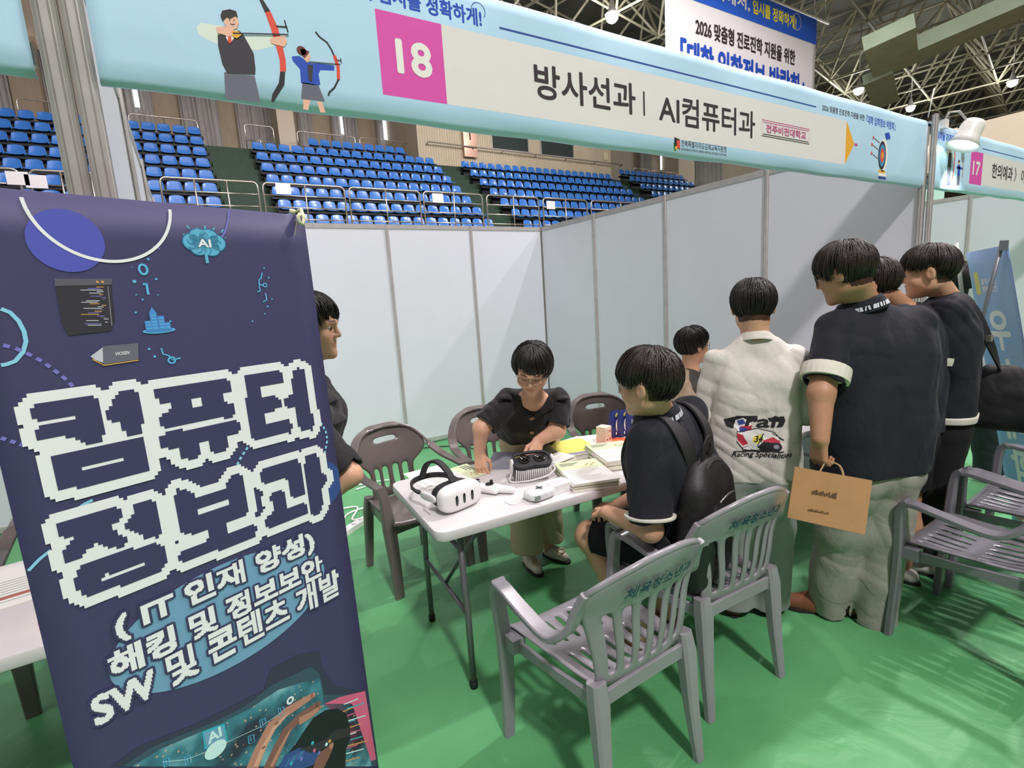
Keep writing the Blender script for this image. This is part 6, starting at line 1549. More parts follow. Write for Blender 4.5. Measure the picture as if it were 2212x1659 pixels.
# ---- seated man in the beige blazer
def blazer_man():
    e = person('seated man in beige blazer and dark glasses talking across the table', (-1.08, -3.02, 0.44))
    o = at(1497, 747, 3.38); v = unit(V3(CR[0], CR[1], 0)); fw = unit(v * 0.93 + V3(0, 0, -0.06) - CF * 0.02 + V3(CF[0], CF[1], 0) * 0.25); R = frame(fw)
    df = unit(V3(0.30, -0.95, 0)); hw = unit(np.cross(df, (0, 0, 1)))
    nb = o + V3(0, 0, -0.175) - fw * 0.02; shm = nb + V3(-0.02, 0.02, -0.055); hipc = V3(shm[0] + 0.03, shm[1] + 0.12, 0.52)
    sR, sL = shm + hw * 0.175, shm - hw * 0.175
    B = Body(); q = head_shape(B, o, R, 1.0); B.cap(q(0, -0.02, -0.05), nb, 0.05, 0.055, 0.03); B.cap(nb, hipc, 0.05, 0.07, 0.03)
    eR = at(1468, 900, 3.50); wR = at(1522, 890, 3.22); eL = sL + V3(0.05, -0.02, -0.27); wL = eL + V3(-0.02, -0.22, 0.04)
    B.chain([sR, eR, wR], [0.045, 0.04, 0.028], 0.02); B.chain([sL, eL, wL], [0.045, 0.04, 0.028], 0.02)
    hand(B, wR, V3(0.6, -0.7, 0.1), V3(0, 0, -1), -1, 1, (0.3, 0.35, 0.4, 0.4)); hand(B, wL, V3(-0.4, -0.8, 0), V3(0, 0, -1), 1, 1)
    for s_ in (-1, 1): B.chain([hipc + hw * 0.09 * s_, hipc + hw * 0.10 * s_ + df * 0.40, hipc + hw * 0.10 * s_ + df * 0.36 + V3(0, 0, -0.44)], [0.08, 0.06, 0.035], 0.03)
    B.mesh('body', m_skin, 0.0036, e, tint=head_tint(o, R, 1.0, (-0.05, 0.0))); eyes(o, R, 1, e); glasses(o, R, 1, e, '#2b2a2c', 0.027, 0.021)
    hair(o, R, 1.0, e, m_hair, [(-180, -0.075), (-100, -0.03), (-75, -0.02), (-50, 0.03), (0, 0.055), (50, 0.035), (75, -0.01), (95, -0.02), (130, -0.06), (180, -0.075)], 9, 0.013, 380, -0.3, 0.3)
    lv = [(hipc + V3(0, 0, 0.0), hw * 0.08, 0.13), ((hipc + shm) / 2, hw * 0.085, 0.125), (shm - V3(0, 0, 0.10), hw * 0.11, 0.11), (shm - V3(0, 0, 0.01), hw * 0.13, 0.068), (nb - V3(0, 0, 0.03), hw * 0.035, 0.06)]
    top = build_top(e, 'blazer', m_blazer, lv, [(sR, eR, 1, 0.072, 0.062, wR, 0.046), (sL, eL, 1, 0.072, 0.062, wL, 0.046)], 17, None, (nb + df * 0.09 + V3(0, 0, -0.06), V3(0.05, 0.06, 0.13)), 0.006, 18)
    sb = Body(); sb.levels([((hipc + shm) / 2 + df * 0.01, hw * 0.07, 0.115), (shm - V3(0, 0, 0.06) + df * 0.012, hw * 0.08, 0.098), (nb - V3(0, 0, 0.02), hw * 0.02, 0.058)], 4, 0.03); sb.mesh('dark_shirt', mat('dark_shirt', '#3c3a34', 0.8), 0.005, e)
    for s_ in (-1, 1):
        a = nb + hw * s_ * 0.05 + V3(0, 0, 0.01); b = shm + hw * s_ * 0.03 + df * 0.135 + V3(0, 0, -0.2); c = shm + hw * s_ * 0.10 + df * 0.10 + V3(0, 0, -0.07)
        o_ = MB().grid([[a, (a + b) / 2 + df * 0.045, b], [a + hw * s_ * 0.02, c + df * 0.006, b + hw * s_ * 0.012 + df * 0.004]]).build('lapel', m_blazer, top, True); mods(o_, solid=0.006, subsurf=2); world_child(o_, top)
    build_legs(e, 'trousers', m_blackt, hipc, hw * 0.08, 0.11, [([hipc + hw * 0.09 * s_, hipc + hw * 0.10 * s_ + df * 0.40, hipc + hw * 0.10 * s_ + df * 0.36 + V3(0, 0, -0.40)], [0.09, 0.075, 0.06]) for s_ in (-1, 1)], 6, vox=0.006)
    for s_ in (-1, 1): h_ = hipc + hw * 0.10 * s_ + df * 0.32; h_[2] = 0; shoe(e, h_, h_ + df * 0.26, m_blackt)
blazer_man()
chairB('brown grey armchair under the man in the beige blazer', (-0.93, -2.88, 0), PI + 0.28)

# ---- student in the white shirt with the racing print
def white_student():
    e = person('student in white long sleeved shirt with motorcycle print, seen from behind', (-1.67, -3.95, 0))
    d = unit(V3(0.76, 0.65, 0)); r_ = np.cross(d, (0, 0, 1)); l_ = -r_
    o = at(1626, 664, 2.27); fw = unit(d + V3(0, 0, -0.30)); R = frame(fw)
    nb = at(1632, 728, 2.27); shm = at(1632, 772, 2.27); hipc = V3(-1.725, -3.985, 0.80)
    sL, sR = shm + l_ * 0.155 + V3(0, 0, -0.005), shm + r_ * 0.155
    eL = shm + l_ * 0.212 + V3(0, 0, -0.27) + d * 0.02; wL = shm + l_ * 0.10 + d * 0.20 + V3(0, 0, -0.33); eR = shm + r_ * 0.212 + V3(0, 0, -0.25) + d * 0.02; wR = shm + r_ * 0.08 + d * 0.22 + V3(0, 0, -0.30)
    B = Body(); q = head_shape(B, o, R, 0.98); B.cap(q(0, -0.025, -0.05), nb, 0.050, 0.052, 0.03); B.cap(nb, hipc, 0.05, 0.07, 0.03); B.cap(sL, sR, 0.035, 0.035, 0.03)
    B.chain([sL, eL, wL], [0.045, 0.04, 0.028], 0.02); B.chain([sR, eR, wR], [0.045, 0.04, 0.028], 0.02)
    hand(B, wL, d * 0.5 + r_, V3(0, 0, -1), 1); hand(B, wR, d * 0.5 + l_, V3(0, 0, -1), -1)
    aL, aR = V3(-1.755, -3.905, 0.10), V3(-1.62, -4.0, 0.10)
    for s_, a_ in ((1, aL), (-1, aR)): B.chain([hipc + l_ * 0.09 * s_, a_], [0.08, 0.036], 0.03); B.cap(a_, a_ + V3(0, 0, -0.06), 0.034, 0.03); B.cap(a_ + V3(0, 0, -0.065) - d * 0.03, a_ + V3(0, 0, -0.07) + d * 0.12, 0.032, 0.026)
    B.mesh('body', m_skin, 0.0036, e, tint=head_tint(o, R, 0.98, (-0.075, 0.0))); eyes(o, R, 0.98, e)
    hair(o, R, 0.98, e, m_hair, [(0, 0.03), (50, 0.02), (72, -0.005), (88, 0.012), (105, -0.035), (140, -0.080), (180, -0.092)], 21, 0.011, 480, -0.25)
    lv = [(V3(hipc[0], hipc[1], 0.73), r_ * 0.085, 0.115), (V3(hipc[0], hipc[1], 0.86), r_ * 0.082, 0.110), (V3(hipc[0], hipc[1], 0.98) * 0.5 + 0.5 * V3(shm[0], shm[1], 0.98), r_ * 0.078, 0.106), (shm - V3(0, 0, 0.11), r_ * 0.090, 0.102), (shm - V3(0, 0, 0.022), r_ * 0.112, 0.062), (nb - V3(0, 0, 0.030), r_ * 0.022, 0.060)]
    def ex(B_): B_.cap(V3(hipc[0], hipc[1], 1.0) - r_ * 0.13, V3(hipc[0], hipc[1], 1.0) + r_ * 0.13, 0.10, 0.10, 0.02)
    top = build_top(e, 'white_shirt', m_whitet, lv, [(sL - V3(0, 0, 0.012), eL, 1, 0.058, 0.055, wL, 0.042), (sR - V3(0, 0, 0.008), eR, 1, 0.060, 0.055, wR, 0.042)], 23, (V3(0, 0, 0.70), (0, 0, -1)), None, 0.0055, 20, kj=0.012)
    collar(nb + V3(0, 0, -0.026), V3(0, 0, 1) + d * 0.25, d, 0.056, 0.060, 0.034, top, m_whitet, None, 0.004, 0.3)
    build_legs(e, 'trousers', m_slack, hipc - V3(0, 0, 0.08), r_ * 0.085, 0.108, [([hipc + l_ * 0.085 - V3(0, 0, 0.12), (aL + hipc + l_ * 0.085) / 2, aL + V3(0, 0, -0.045)], [0.105, 0.10, 0.10]), ([hipc + r_ * 0.085 - V3(0, 0, 0.12), (aR + hipc + r_ * 0.085) / 2, aR + V3(0, 0, -0.045)], [0.105, 0.10, 0.10])], 41, 0.006, 15)
    for a_ in (aL, aR):
        s_ = shoe(e, (a_[0] - d[0] * 0.08, a_[1] - d[1] * 0.08, 0), (a_[0] + d[0] * 0.17, a_[1] + d[1] * 0.17, 0), m_brownl, 0.046, 0.035, 'sandal')
    # print on the back, laid on the cloth
    dg = bpy.context.evaluated_depsgraph_get(); dg.update()
    inv = top.matrix_world.inverted(); b0 = V3(hipc[0], hipc[1], 0.905) - d * 0.4
    cols = dict(black=mat('pr_black', '#1d1c20', 0.7), red=mat('pr_red', '#c8344a', 0.7), blue=mat('pr_blue', '#3a4796', 0.7), white=mat('pr_white', '#efeee8', 0.7), yellow=mat('pr_yellow', '#e4d84e', 0.7), grey=mat('pr_grey', '#8d8f96', 0.7))
    tmp = Art(Plane2(b0, r_, (0, 0, 1)), cols); W_ = 1.0
    px = lambda x, y: ((x - 1640) * 0.00206 * 1.0, (945 - y) * 0.00206)
    pl = lambda pts, m, h: tmp.poly([px(*p) for p in pts], m, h)
    pl([(1575, 905), (1600, 896), (1640, 896), (1640, 905), (1612, 906), (1600, 915), (1592, 922), (1580, 918)], 'black', 0.002)
    pl([(1660, 900), (1690, 896), (1693, 905), (1688, 918), (1676, 920), (1682, 908), (1664, 908)], 'black', 0.002)
    a, b = px(1616, 919), px(1672, 897); tmp.text('rai', (a[0], a[1], b[0], b[1]), 'black', 0.003, 0.05, shear=0.25)
    pl([(1598, 905), (1612, 900), (1625, 906), (1630, 920), (1622, 930), (1605, 930), (1594, 918)], 'white', 0.003); pl([(1600, 906), (1612, 902), (1618, 912), (1604, 916)], 'blue', 0.004); pl([(1606, 918), (1630, 916), (1628, 926), (1612, 930)], 'red', 0.004); pl([(1604, 920), (1622, 922), (1616, 930), (1606, 930)], 'blue', 0.005)
    pl([(1600, 930), (1640, 922), (1672, 930), (1684, 945), (1660, 955), (1640, 968), (1612, 966), (1600, 950)], 'white', 0.003)
    for pts in ([(1600, 932), (1612, 936), (1622, 955), (1612, 960), (1602, 948)], [(1650, 948), (1670, 940), (1684, 950), (1676, 962), (1656, 962)]): pl(pts, 'red', 0.004)
    pl([(1632, 940), (1648, 934), (1652, 946), (1640, 955), (1630, 950)], 'yellow', 0.005)
    a, b = px(1634, 951), px(1649, 938); tmp.text('34', (a[0], a[1], b[0], b[1]), 'black', 0.006, 0.04, shear=0.2)
    pl([(1640, 962), (1652, 950), (1672, 952), (1686, 958), (1680, 968), (1650, 970)], 'black', 0.005); tmp.ell(px(1676, 960), 0.022, 0.018, 'black', 0.006); tmp.ell(px(1676, 960), 0.011, 0.009, 'grey', 0.007)
    for pts in ([(1600, 930), (1640, 922), (1672, 930), (1684, 945)], [(1600, 950), (1614, 968), (1650, 970)], [(1652, 932), (1640, 960)], [(1668, 932), (1690, 946)], [(1594, 972), (1690, 970)]): tmp.line([px(*p) for p in pts], 0.004, 'black', 0.006)
    for pts in ([(1612, 964), (1622, 960), (1632, 970), (1612, 970)],): pl(pts, 'white', 0.005); tmp.line([px(*p) for p in pts], 0.003, 'black', 0.006, True)
    a, b = px(1590, 986), px(1704, 974); tmp.text('Racing Specialities', (a[0], a[1], b[0], b[1] + 0.004), 'black', 0.003, 0.02, shear=0.3)
    # the print as small cells pressed on to the cloth
    mbp = tmp.mb; c_ = 0.0021; U = np.array([[(np.array(v_) - b0) @ r_, v_[2] - b0[2]] for v_ in mbp.v]); hg = np.array([-((np.array(v_) - b0) @ d) for v_ in mbp.v])
    lo = U.min(0) - c_; sh2 = tuple((np.ceil((U.max(0) - lo) / c_).astype(int) + 1)[::-1]); img = np.full(sh2, -1); lev = np.full(sh2, -1.0)
    for f_, m_ in zip(mbp.f, mbp.m):
        q2 = U[list(f_)]; j0, j1 = int((q2[:, 1].min() - lo[1]) / c_), int((q2[:, 1].max() - lo[1]) / c_) + 1; i0, i1 = int((q2[:, 0].min() - lo[0]) / c_), int((q2[:, 0].max() - lo[0]) / c_) + 1
        k_ = raster_poly(q2, lo + np.array([i0, j0]) * c_, c_, img[j0:j1, i0:i1].shape) & (lev[j0:j1, i0:i1] <= abs(hg[f_[0]]) + 1e-9)
        img[j0:j1, i0:i1][k_] = m_; lev[j0:j1, i0:i1][k_] = abs(hg[f_[0]])
    d_l = (inv.to_3x3() @ Vector(d)).normalized(); cache = {}; out = MB()
    def vert(i, j):
        if (i, j) not in cache:
            w_ = b0 + r_ * (lo[0] + i * c_) + V3(0, 0, lo[1] + j * c_); hit, loc, nr, ix = top.ray_cast(inv @ Vector(w_), d_l)
            cache[i, j] = len(out.v) if hit else None
            if hit: out.v.append(tuple(np.array(top.matrix_world @ loc) - d * 0.0022))
        return cache[i, j]
    for j in range(sh2[0]):
        for i in range(sh2[1]):
            if img[j, i] >= 0:
                q4 = [vert(i, j), vert(i + 1, j), vert(i + 1, j + 1), vert(i, j + 1)]
                if None not in q4: out.f.append(tuple(q4)); out.m.append(int(img[j, i])); out.sm.append(True)
    out.build('printed_motif', tmp.mats, top, True)
white_student()

# ---- tall student with the paper bag
def tall_student():
    e = person('tallest student in navy polo and grey sweatpants holding a brown paper bag', (-1.38, -4.29, 0))
    d = unit(V3(0.40, 0.92, 0)); r_ = np.cross(d, (0, 0, 1)); l_ = -r_
    shm = (at(1795, 708, 2.10) + at(1985, 702, 2.20)) / 2; sL, sR = shm + l_ * 0.19, shm + r_ * 0.18
    hipc = V3(-1.40, -4.32, 0.82); nb = at(1862, 655, 2.15)
    o = at(1822, 590, 2.10); fw = unit(V3(-0.16, 0.94, -0.30)); R = frame(fw, V3(-0.05, 0, 1))
    eL = at(1774, 850, 2.06); wL = at(1772, 948, 2.03); eR = sR + V3(0.05, 0.05, -0.27); wR = V3(-1.12, -4.05, 0.93)
    B = Body(); q = head_shape(B, o, R, 1.0); B.cap(q(0, -0.03, -0.05), nb, 0.056, 0.060, 0.03); B.cap(nb, shm, 0.050, 0.045, 0.03); B.cap(shm, hipc, 0.05, 0.07, 0.03); B.cap(sL, sR, 0.035, 0.035, 0.03)
    B.chain([sL, eL, wL], [0.055, 0.049, 0.033], 0.02); B.chain([sR, eR, wR], [0.055, 0.049, 0.033], 0.02)
    hand(B, wL, V3(0.0, 0.05, -1), r_ + d * 0.2, -1, 1.05, (0.9, 1.0, 1.05, 1.1), 0.9); hand(B, wR, V3(-0.3, 0.8, 0.1), V3(0, 0, -1), -1)
    aL, aR = V3(-1.42, -4.19, 0.09), V3(-1.315, -4.32, 0.09)
    for s_, a_ in ((1, aL), (-1, aR)): B.chain([hipc + l_ * 0.1 * s_, a_], [0.09, 0.04], 0.03)
    B.mesh('body', m_skin2, 0.0037, e, tint=head_tint(o, R, 1.0, (-0.070, -0.005))); eyes(o, R, 1.0, e); glasses(o, R, 1.0, e, '#242326', 0.024, 0.022)
    hair(o, R, 1.0, e, m_hair2, [(0, 0.02), (45, 0.010), (70, -0.012), (86, 0.030), (104, -0.040), (140, -0.095), (180, -0.105)], 33, 0.012, 560, -0.30, 0.2, 0.0036)
    lv = [(V3(hipc[0], hipc[1], 0.74), r_ * 0.110, 0.130), (V3(hipc[0], hipc[1], 0.90), r_ * 0.110, 0.134), (V3(hipc[0] * .5 + shm[0] * .5, hipc[1] * .5 + shm[1] * .5, 1.07), r_ * 0.112, 0.134), (shm - V3(0, 0, 0.13), r_ * 0.13, 0.126), (shm - V3(0, 0, 0.02), r_ * 0.135, 0.080), (nb - V3(0, 0, 0.06), r_ * 0.04, 0.068)]
    top = build_top(e, 'polo_shirt', m_navyp, lv, [(sL, eL, 0.80, 0.080, 0.078), (sR, eR, 0.82, 0.080, 0.078)], 51, (V3(0, 0, 0.775), V3(0.02, 0.0, -1)), None, 0.006, 17, cuff=[(m_cuff, 0.055), (m_cuff, 0.055)], k=0.04)
    collar(nb + V3(-0.004, 0.0, -0.030), V3(-0.2, 0.12, 1), d, 0.070, 0.072, 0.046, top, m_navyp, m_trim)
    build_legs(e, 'sweatpants', m_sweat, hipc - V3(0, 0, 0.08), r_ * 0.10, 0.125, [([hipc + l_ * 0.09 - V3(0, 0, 0.12), (aL + hipc + l_ * 0.09) / 2, aL + V3(0, 0, -0.06)], [0.115, 0.10, 0.085]), ([hipc + r_ * 0.08 - V3(0, 0, 0.12), (aR + hipc + r_ * 0.09) / 2 + V3(0, 0, 0), aR + V3(0, 0, -0.08)], [0.120, 0.112, 0.105])], 43, 0.008, 15)
    shoe(e, (-1.40, -4.22, 0), (-1.545, -4.02, 0), m_brownl, 0.05, 0.06, 'sandal'); shoe(e, (-1.33, -4.35, 0), (-1.36, -4.10, 0), m_brownl, 0.05, 0.05, 'sandal')
    return wL
WL6 = tall_student()
def paper_bag():
    kb = mat('kraft_paper', '#b58a5c', 0.75, noise=0.05, nscale=12, bump=0.08, bscale=150); kd = mat('kraft_print', '#5f4630', 0.8); km = mat('twisted_cord', '#c3a27a', 0.8)
    TLc, TRc = at(1717, 1008, 2.06), at(1884, 1038, 1.94); BLc, BRc = at(1716, 1112, 2.04), at(1855, 1156, 1.95)
    u = unit(TRc - TLc); v = unit((TLc - BLc)); v = unit(v - u * (u @ v)); n_ = np.cross(u, v)
    n_ = n_ if n_ @ CF > 0 else -n_
    W_ = np.linalg.norm(TRc - TLc); H_ = 0.205; D_ = 0.075
    e = empty('paper_bag', BLc, 'brown kraft paper carrier bag held by the tall student', 'bag')
    g = lambda a, b, c: TLc + u * a - v * b + n_ * c
    mb = MB()
    rows = []
    for b, w_ in ((0, 0.035), (H_ * 0.5, 0.06), (H_, D_)):
        rows.append([g(0, b, 0), g(W_ * .5, b, -0.006), g(W_, b, 0), g(W_ - 0.012 * (1 - b / H_), b, w_ / 2), g(W_, b, w_), g(W_ * .5, b, w_ + 0.005), g(0, b, w_), g(0.012 * (1 - b / H_), b, w_ / 2), g(0, b, 0)])
    mb.grid(rows, 0, False); k = len(mb.v); mb.add([g(0, H_, 0), g(W_, H_, 0), g(W_, H_, D_), g(0, H_, D_)], [(0, 1, 2, 3)])
    o = mb.build('paper_sheet', kb, e, True); mods(o, solid=0.0012); world_child(o, e)
    for c in (0.0, 0.035):
        hx = (A3(WL6) + V3(0, 0, -0.085)); 
        a0, a1 = g(W_ * 0.33, 0.01, c), g(W_ * 0.66, 0.01, c)
        MB().tube(spl([a0, g(W_ * 0.38, -0.04, c + .005), hx + u * -0.012, hx + u * 0.012, g(W_ * 0.58, -0.035, c + .005), a1], 4), 0.0028, 0, 6).build('cord_handle', km, e, True)
    A = Art(Plane2(g(0, H_, -0.007), u, v), dict(k=kd))
    A.text('CAFE PAPER', (W_ * 0.27, H_ * 0.56, W_ * 0.50, H_ * 0.60), 'k', 0.0005, 0.05) if False else None
    for k in range(9): A.rect(W_ * (0.27 + 0.027 * k), H_ * (0.545 + 0.01 * (k % 2)), W_ * (0.29 + 0.027 * k), H_ * (0.60 + 0.02 * (k % 3)), 'k', 0.0004)
    A.poly([(W_ * 0.50, H_ * 0.54), (W_ * 0.59, H_ * 0.54), (W_ * 0.59, H_ * 0.66), (W_ * 0.53, H_ * 0.62)], 'k', 0.0004)
    for k in range(12): A.rect(W_ * (0.25 + 0.023 * k), H_ * 0.22, W_ * (0.267 + 0.023 * k), H_ * (0.245 + 0.01 * (k % 3)), 'k', 0.0004)
    A.build('printed_logo', e)
paper_bag()

# ---- student half hidden behind the tall one
def hidden_student():
    e = person('student in navy polo and black shorts half hidden behind the tall student', (-0.90, -4.24, 0))
    d = unit(V3(-0.05, 1, 0)); r_ = np.cross(d, (0, 0, 1)); l_ = -r_
    o = at(1887, 616, 2.46); fw = unit(V3(-0.25, 0.9, -0.30)); R = frame(fw)
    nb = at(1950, 672, 2.5); shm = V3(-0.91, -4.27, 1.36); sL, sR = shm + l_ * 0.17, shm + r_ * 0.17; hipc = V3(-0.905, -4.26, 0.83)
    eR = sR + V3(0.03, 0.04, -0.27); wR = sR + V3(-0.02, 0.22, -0.36); eL = sL + V3(-0.02, 0.05, -0.27); wL = sL + V3(0.02, 0.25, -0.33)
    aL, aR = V3(-1.0, -4.22, 0.09), V3(-0.86, -4.27, 0.09)
    B = Body(); q = head_shape(B, o, R, 1.0); B.cap(q(0, -0.025, -0.05), nb, 0.052, 0.058, 0.03); B.cap(nb, shm, 0.050, 0.045, 0.03); B.cap(shm, hipc, 0.05, 0.07, 0.03); B.cap(sL, sR, 0.035, 0.035, 0.03)
    B.chain([sL, eL, wL], [0.045, 0.042, 0.03], 0.02); B.chain([sR, eR, wR], [0.045, 0.042, 0.03], 0.02); hand(B, wL, d, V3(0, 0, -1), 1); hand(B, wR, d, V3(0, 0, -1), -1)
    for s_, a_ in ((1, aL), (-1, aR)): kk = (hipc + l_ * 0.09 * s_ + a_) / 2 + d * 0.01; B.chain([hipc + l_ * 0.09 * s_, kk, kk * 0.55 + a_ * 0.45 - d * 0.015, a_], [0.08, 0.058, 0.056, 0.036], 0.03)
    B.mesh('body', m_skin2, 0.0038, e, tint=head_tint(o, R, 1.0, (-0.06, 0.0))); eyes(o, R, 1, e)
    hair(o, R, 1.0, e, m_hair2, [(0, 0.03), (50, 0.02), (75, -0.005), (90, 0.01), (110, -0.045), (180, -0.085)], 44, 0.009, 420, -0.3)
    lv = [(V3(hipc[0], hipc[1], 0.80), r_ * 0.10, 0.125), (V3(hipc[0], hipc[1], 1.0), r_ * 0.10, 0.122), (shm - V3(0, 0, 0.12), r_ * 0.12, 0.118), (shm - V3(0, 0, 0.02), r_ * 0.125, 0.075), (nb - V3(0, 0, 0.06), r_ * 0.03, 0.062)]
    top = build_top(e, 'polo_shirt', m_navyp, lv, [(sL, eL, 0.85, 0.074, 0.076), (sR, eR, 0.95, 0.074, 0.078)], 61, (V3(0, 0, 0.80), (0, 0, -1)), None, 0.005, 18, vox=0.005)
    collar(nb + V3(0, 0, -0.028), V3(-0.2, 0.15, 1), d, 0.064, 0.068, 0.044, top, m_navyp, m_trim)
    build_legs(e, 'shorts', m_blackt, hipc - V3(0, 0, 0.06), r_ * 0.085, 0.11, [([hipc + l_ * 0.09 * s_ - V3(0, 0, 0.1), (hipc + l_ * 0.09 * s_) * 0.42 + a_ * 0.58 + V3(0, 0, 0.10)], [0.10, 0.092]) for s_, a_ in ((1, aL), (-1, aR))], 62, vox=0.005)
    for a_ in (aL, aR): shoe(e, (a_[0], a_[1] - 0.08, 0), (a_[0] - 0.01, a_[1] + 0.18, 0), m_shoew, 0.045, 0.06, 'trainer')
hidden_student()

# ---- student with the shoulder bag
d8 = unit(V3(-0.25, 0.97, 0)); r8 = np.cross(d8, (0, 0, 1))
SH8 = V3(-0.615, -4.315, 1.375)
def bag_student():
    e = person('student in navy polo with white hem and black trousers carrying a black shoulder bag', (-0.61, -4.30, 0))
    d, r_ = d8, r8; l_ = -r_; shm = SH8; sL, sR = shm + l_ * 0.175, shm + r_ * 0.175; hipc = V3(-0.60, -4.31, 0.85)
    o = at(2003, 588, 2.50); fw = unit(V3(-0.40, 0.92, -0.16)); R = frame(fw, V3(-0.10, 0.10, 1)); nb = at(2056, 662, 2.55)
    eL = sL + V3(-0.01, 0.05, -0.27); wL = sL + V3(0.03, 0.26, -0.32); eR = sR + V3(0.02, 0.05, -0.27); wR = sR + V3(-0.08, 0.27, -0.30)
    aL, aR = V3(-0.70, -4.29, 0.09), V3(-0.54, -4.27, 0.09)
    B = Body(); q = head_shape(B, o, R, 1.02); B.cap(q(0, -0.025, -0.05), nb, 0.053, 0.057, 0.03); B.cap(nb, shm, 0.050, 0.045, 0.03); B.cap(shm, hipc, 0.05, 0.07, 0.03); B.cap(sL, sR, 0.035, 0.035, 0.03)
    B.chain([sL, eL, wL], [0.048, 0.043, 0.03], 0.02); B.chain([sR, eR, wR], [0.048, 0.043, 0.03], 0.02); hand(B, wL, d + r_ * .5, V3(0, 0, -1), 1); hand(B, wR, d + l_ * .5, V3(0, 0, -1), -1)
    for s_, a_ in ((1, aL), (-1, aR)): B.chain([hipc + l_ * 0.09 * s_, a_], [0.08, 0.036], 0.03)
    B.mesh('body', m_skin, 0.0036, e, tint=head_tint(o, R, 1.02, (-0.06, -0.005))); eyes(o, R, 1.02, e)
    hair(o, R, 1.02, e, m_hair2, [(-180, -0.045), (-120, -0.01), (-90, 0.036), (-70, 0.016), (-45, 0.026), (0, 0.018), (45, 0.026), (70, 0.016), (90, 0.036), (120, -0.01), (180, -0.045)], 55, 0.014, 560, -0.25, 0.2, 0.0036)
    lv = [(V3(hipc[0], hipc[1], 0.84), r_ * 0.095, 0.122), (V3(hipc[0], hipc[1], 1.02), r_ * 0.095, 0.120), (shm - V3(0, 0, 0.12), r_ * 0.12, 0.118), (shm - V3(0, 0, 0.02), r_ * 0.125, 0.075), (nb - V3(0, 0, 0.06), r_ * 0.03, 0.062)]
    top = build_top(e, 'polo_shirt', m_navyp, lv, [(sL, eL, 0.86, 0.076, 0.078), (sR, eR, 0.85, 0.076, 0.078)], 71, (V3(0, 0, 0.865), (0, 0, -1)), None, 0.0055, 18, cuff=[(m_cuff, 0.036), (m_cuff, 0.036)], vox=0.0046)
    B = Body(); B.levels([(V3(hipc[0], hipc[1], 0.84), r_ * 0.095, 0.1215), (V3(hipc[0], hipc[1], 0.90), r_ * 0.095, 0.1215)], 2, 0.03); B.cut(V3(0, 0, 0.838), (0, 0, -1)); B.cut(V3(0, 0, 0.872), (0, 0, 1)); B.mesh('white_hem', m_cuff, 0.005, top)
    collar(nb + V3(0, 0, -0.028), V3(-0.2, 0.12, 1), d, 0.064, 0.068, 0.046, top, m_navyp, m_trim)
    build_legs(e, 'trousers', m_blackt, hipc - V3(0, 0, 0.05), r_ * 0.085, 0.112, [([hipc + l_ * 0.09 - V3(0, 0, 0.1), (aL + hipc + l_ * 0.09) / 2, aL], [0.105, 0.092, 0.075]), ([hipc + r_ * 0.09 - V3(0, 0, 0.1), (aR + hipc + r_ * 0.09) / 2, aR], [0.105, 0.092, 0.075])], 72, vox=0.005)
    for a_ in (aL, aR): shoe(e, (a_[0], a_[1] - 0.08, 0), (a_[0] - 0.03, a_[1] + 0.18, 0), m_shoew, 0.045, 0.06, 'trainer')
bag_student()
def shoulder_bag():
    c = at(2158, 860, 2.52)
    e = empty('shoulder_bag', c - V3(0, 0, 0.16), 'black fabric bag hanging on a wide strap at the right student hip', 'bag'); m = mat('bag_cloth', '#121215', 0.7, noise=0.1, nscale=9); 
    B = Body(); B.levels([(c + V3(0, 0, -0.10), d8 * 0.09, 0.062), (c + V3(0.0, 0, 0.02), d8 * 0.075, 0.065), (c + V3(0, 0, 0.12), d8 * 0.03, 0.045)], 4, 0.03); B.mesh('bag_body', m, 0.005, e, noise=folds(91, 0.007, 30))
    l8 = -r8
    pth = spl([c + V3(0, 0, 0.13), at(2140, 745, 2.40), at(2105, 672, 2.40), SH8 + l8 * 0.08 + V3(0, 0, 0.075) - d8 * 0.02, SH8 + l8 * 0.09 + V3(0, 0, 0.05) + d8 * 0.09, SH8 + d8 * 0.145 + V3(0, 0, -0.12), c + V3(0, 0.06, 0.10) + d8 * 0.12], 5); n = len(pth)
    ups = [tuple(unit(np.array(p) - (V3(SH8[0], SH8[1], min(p[2], SH8[2] - 0.05))))) for p in pth]
    band(MB(), pth, [0.048] * n, [0.008] * n, 0, ups).build('strap', m, e, True)
    k = int(n * 0.22); MB().box(tuple(pth[k]), (0.03, 0.03, 0.03)).build('strap_clip', mat('clip_metal', '#a8a29a', 0.3, 0.8), e, True)
shoulder_bag()

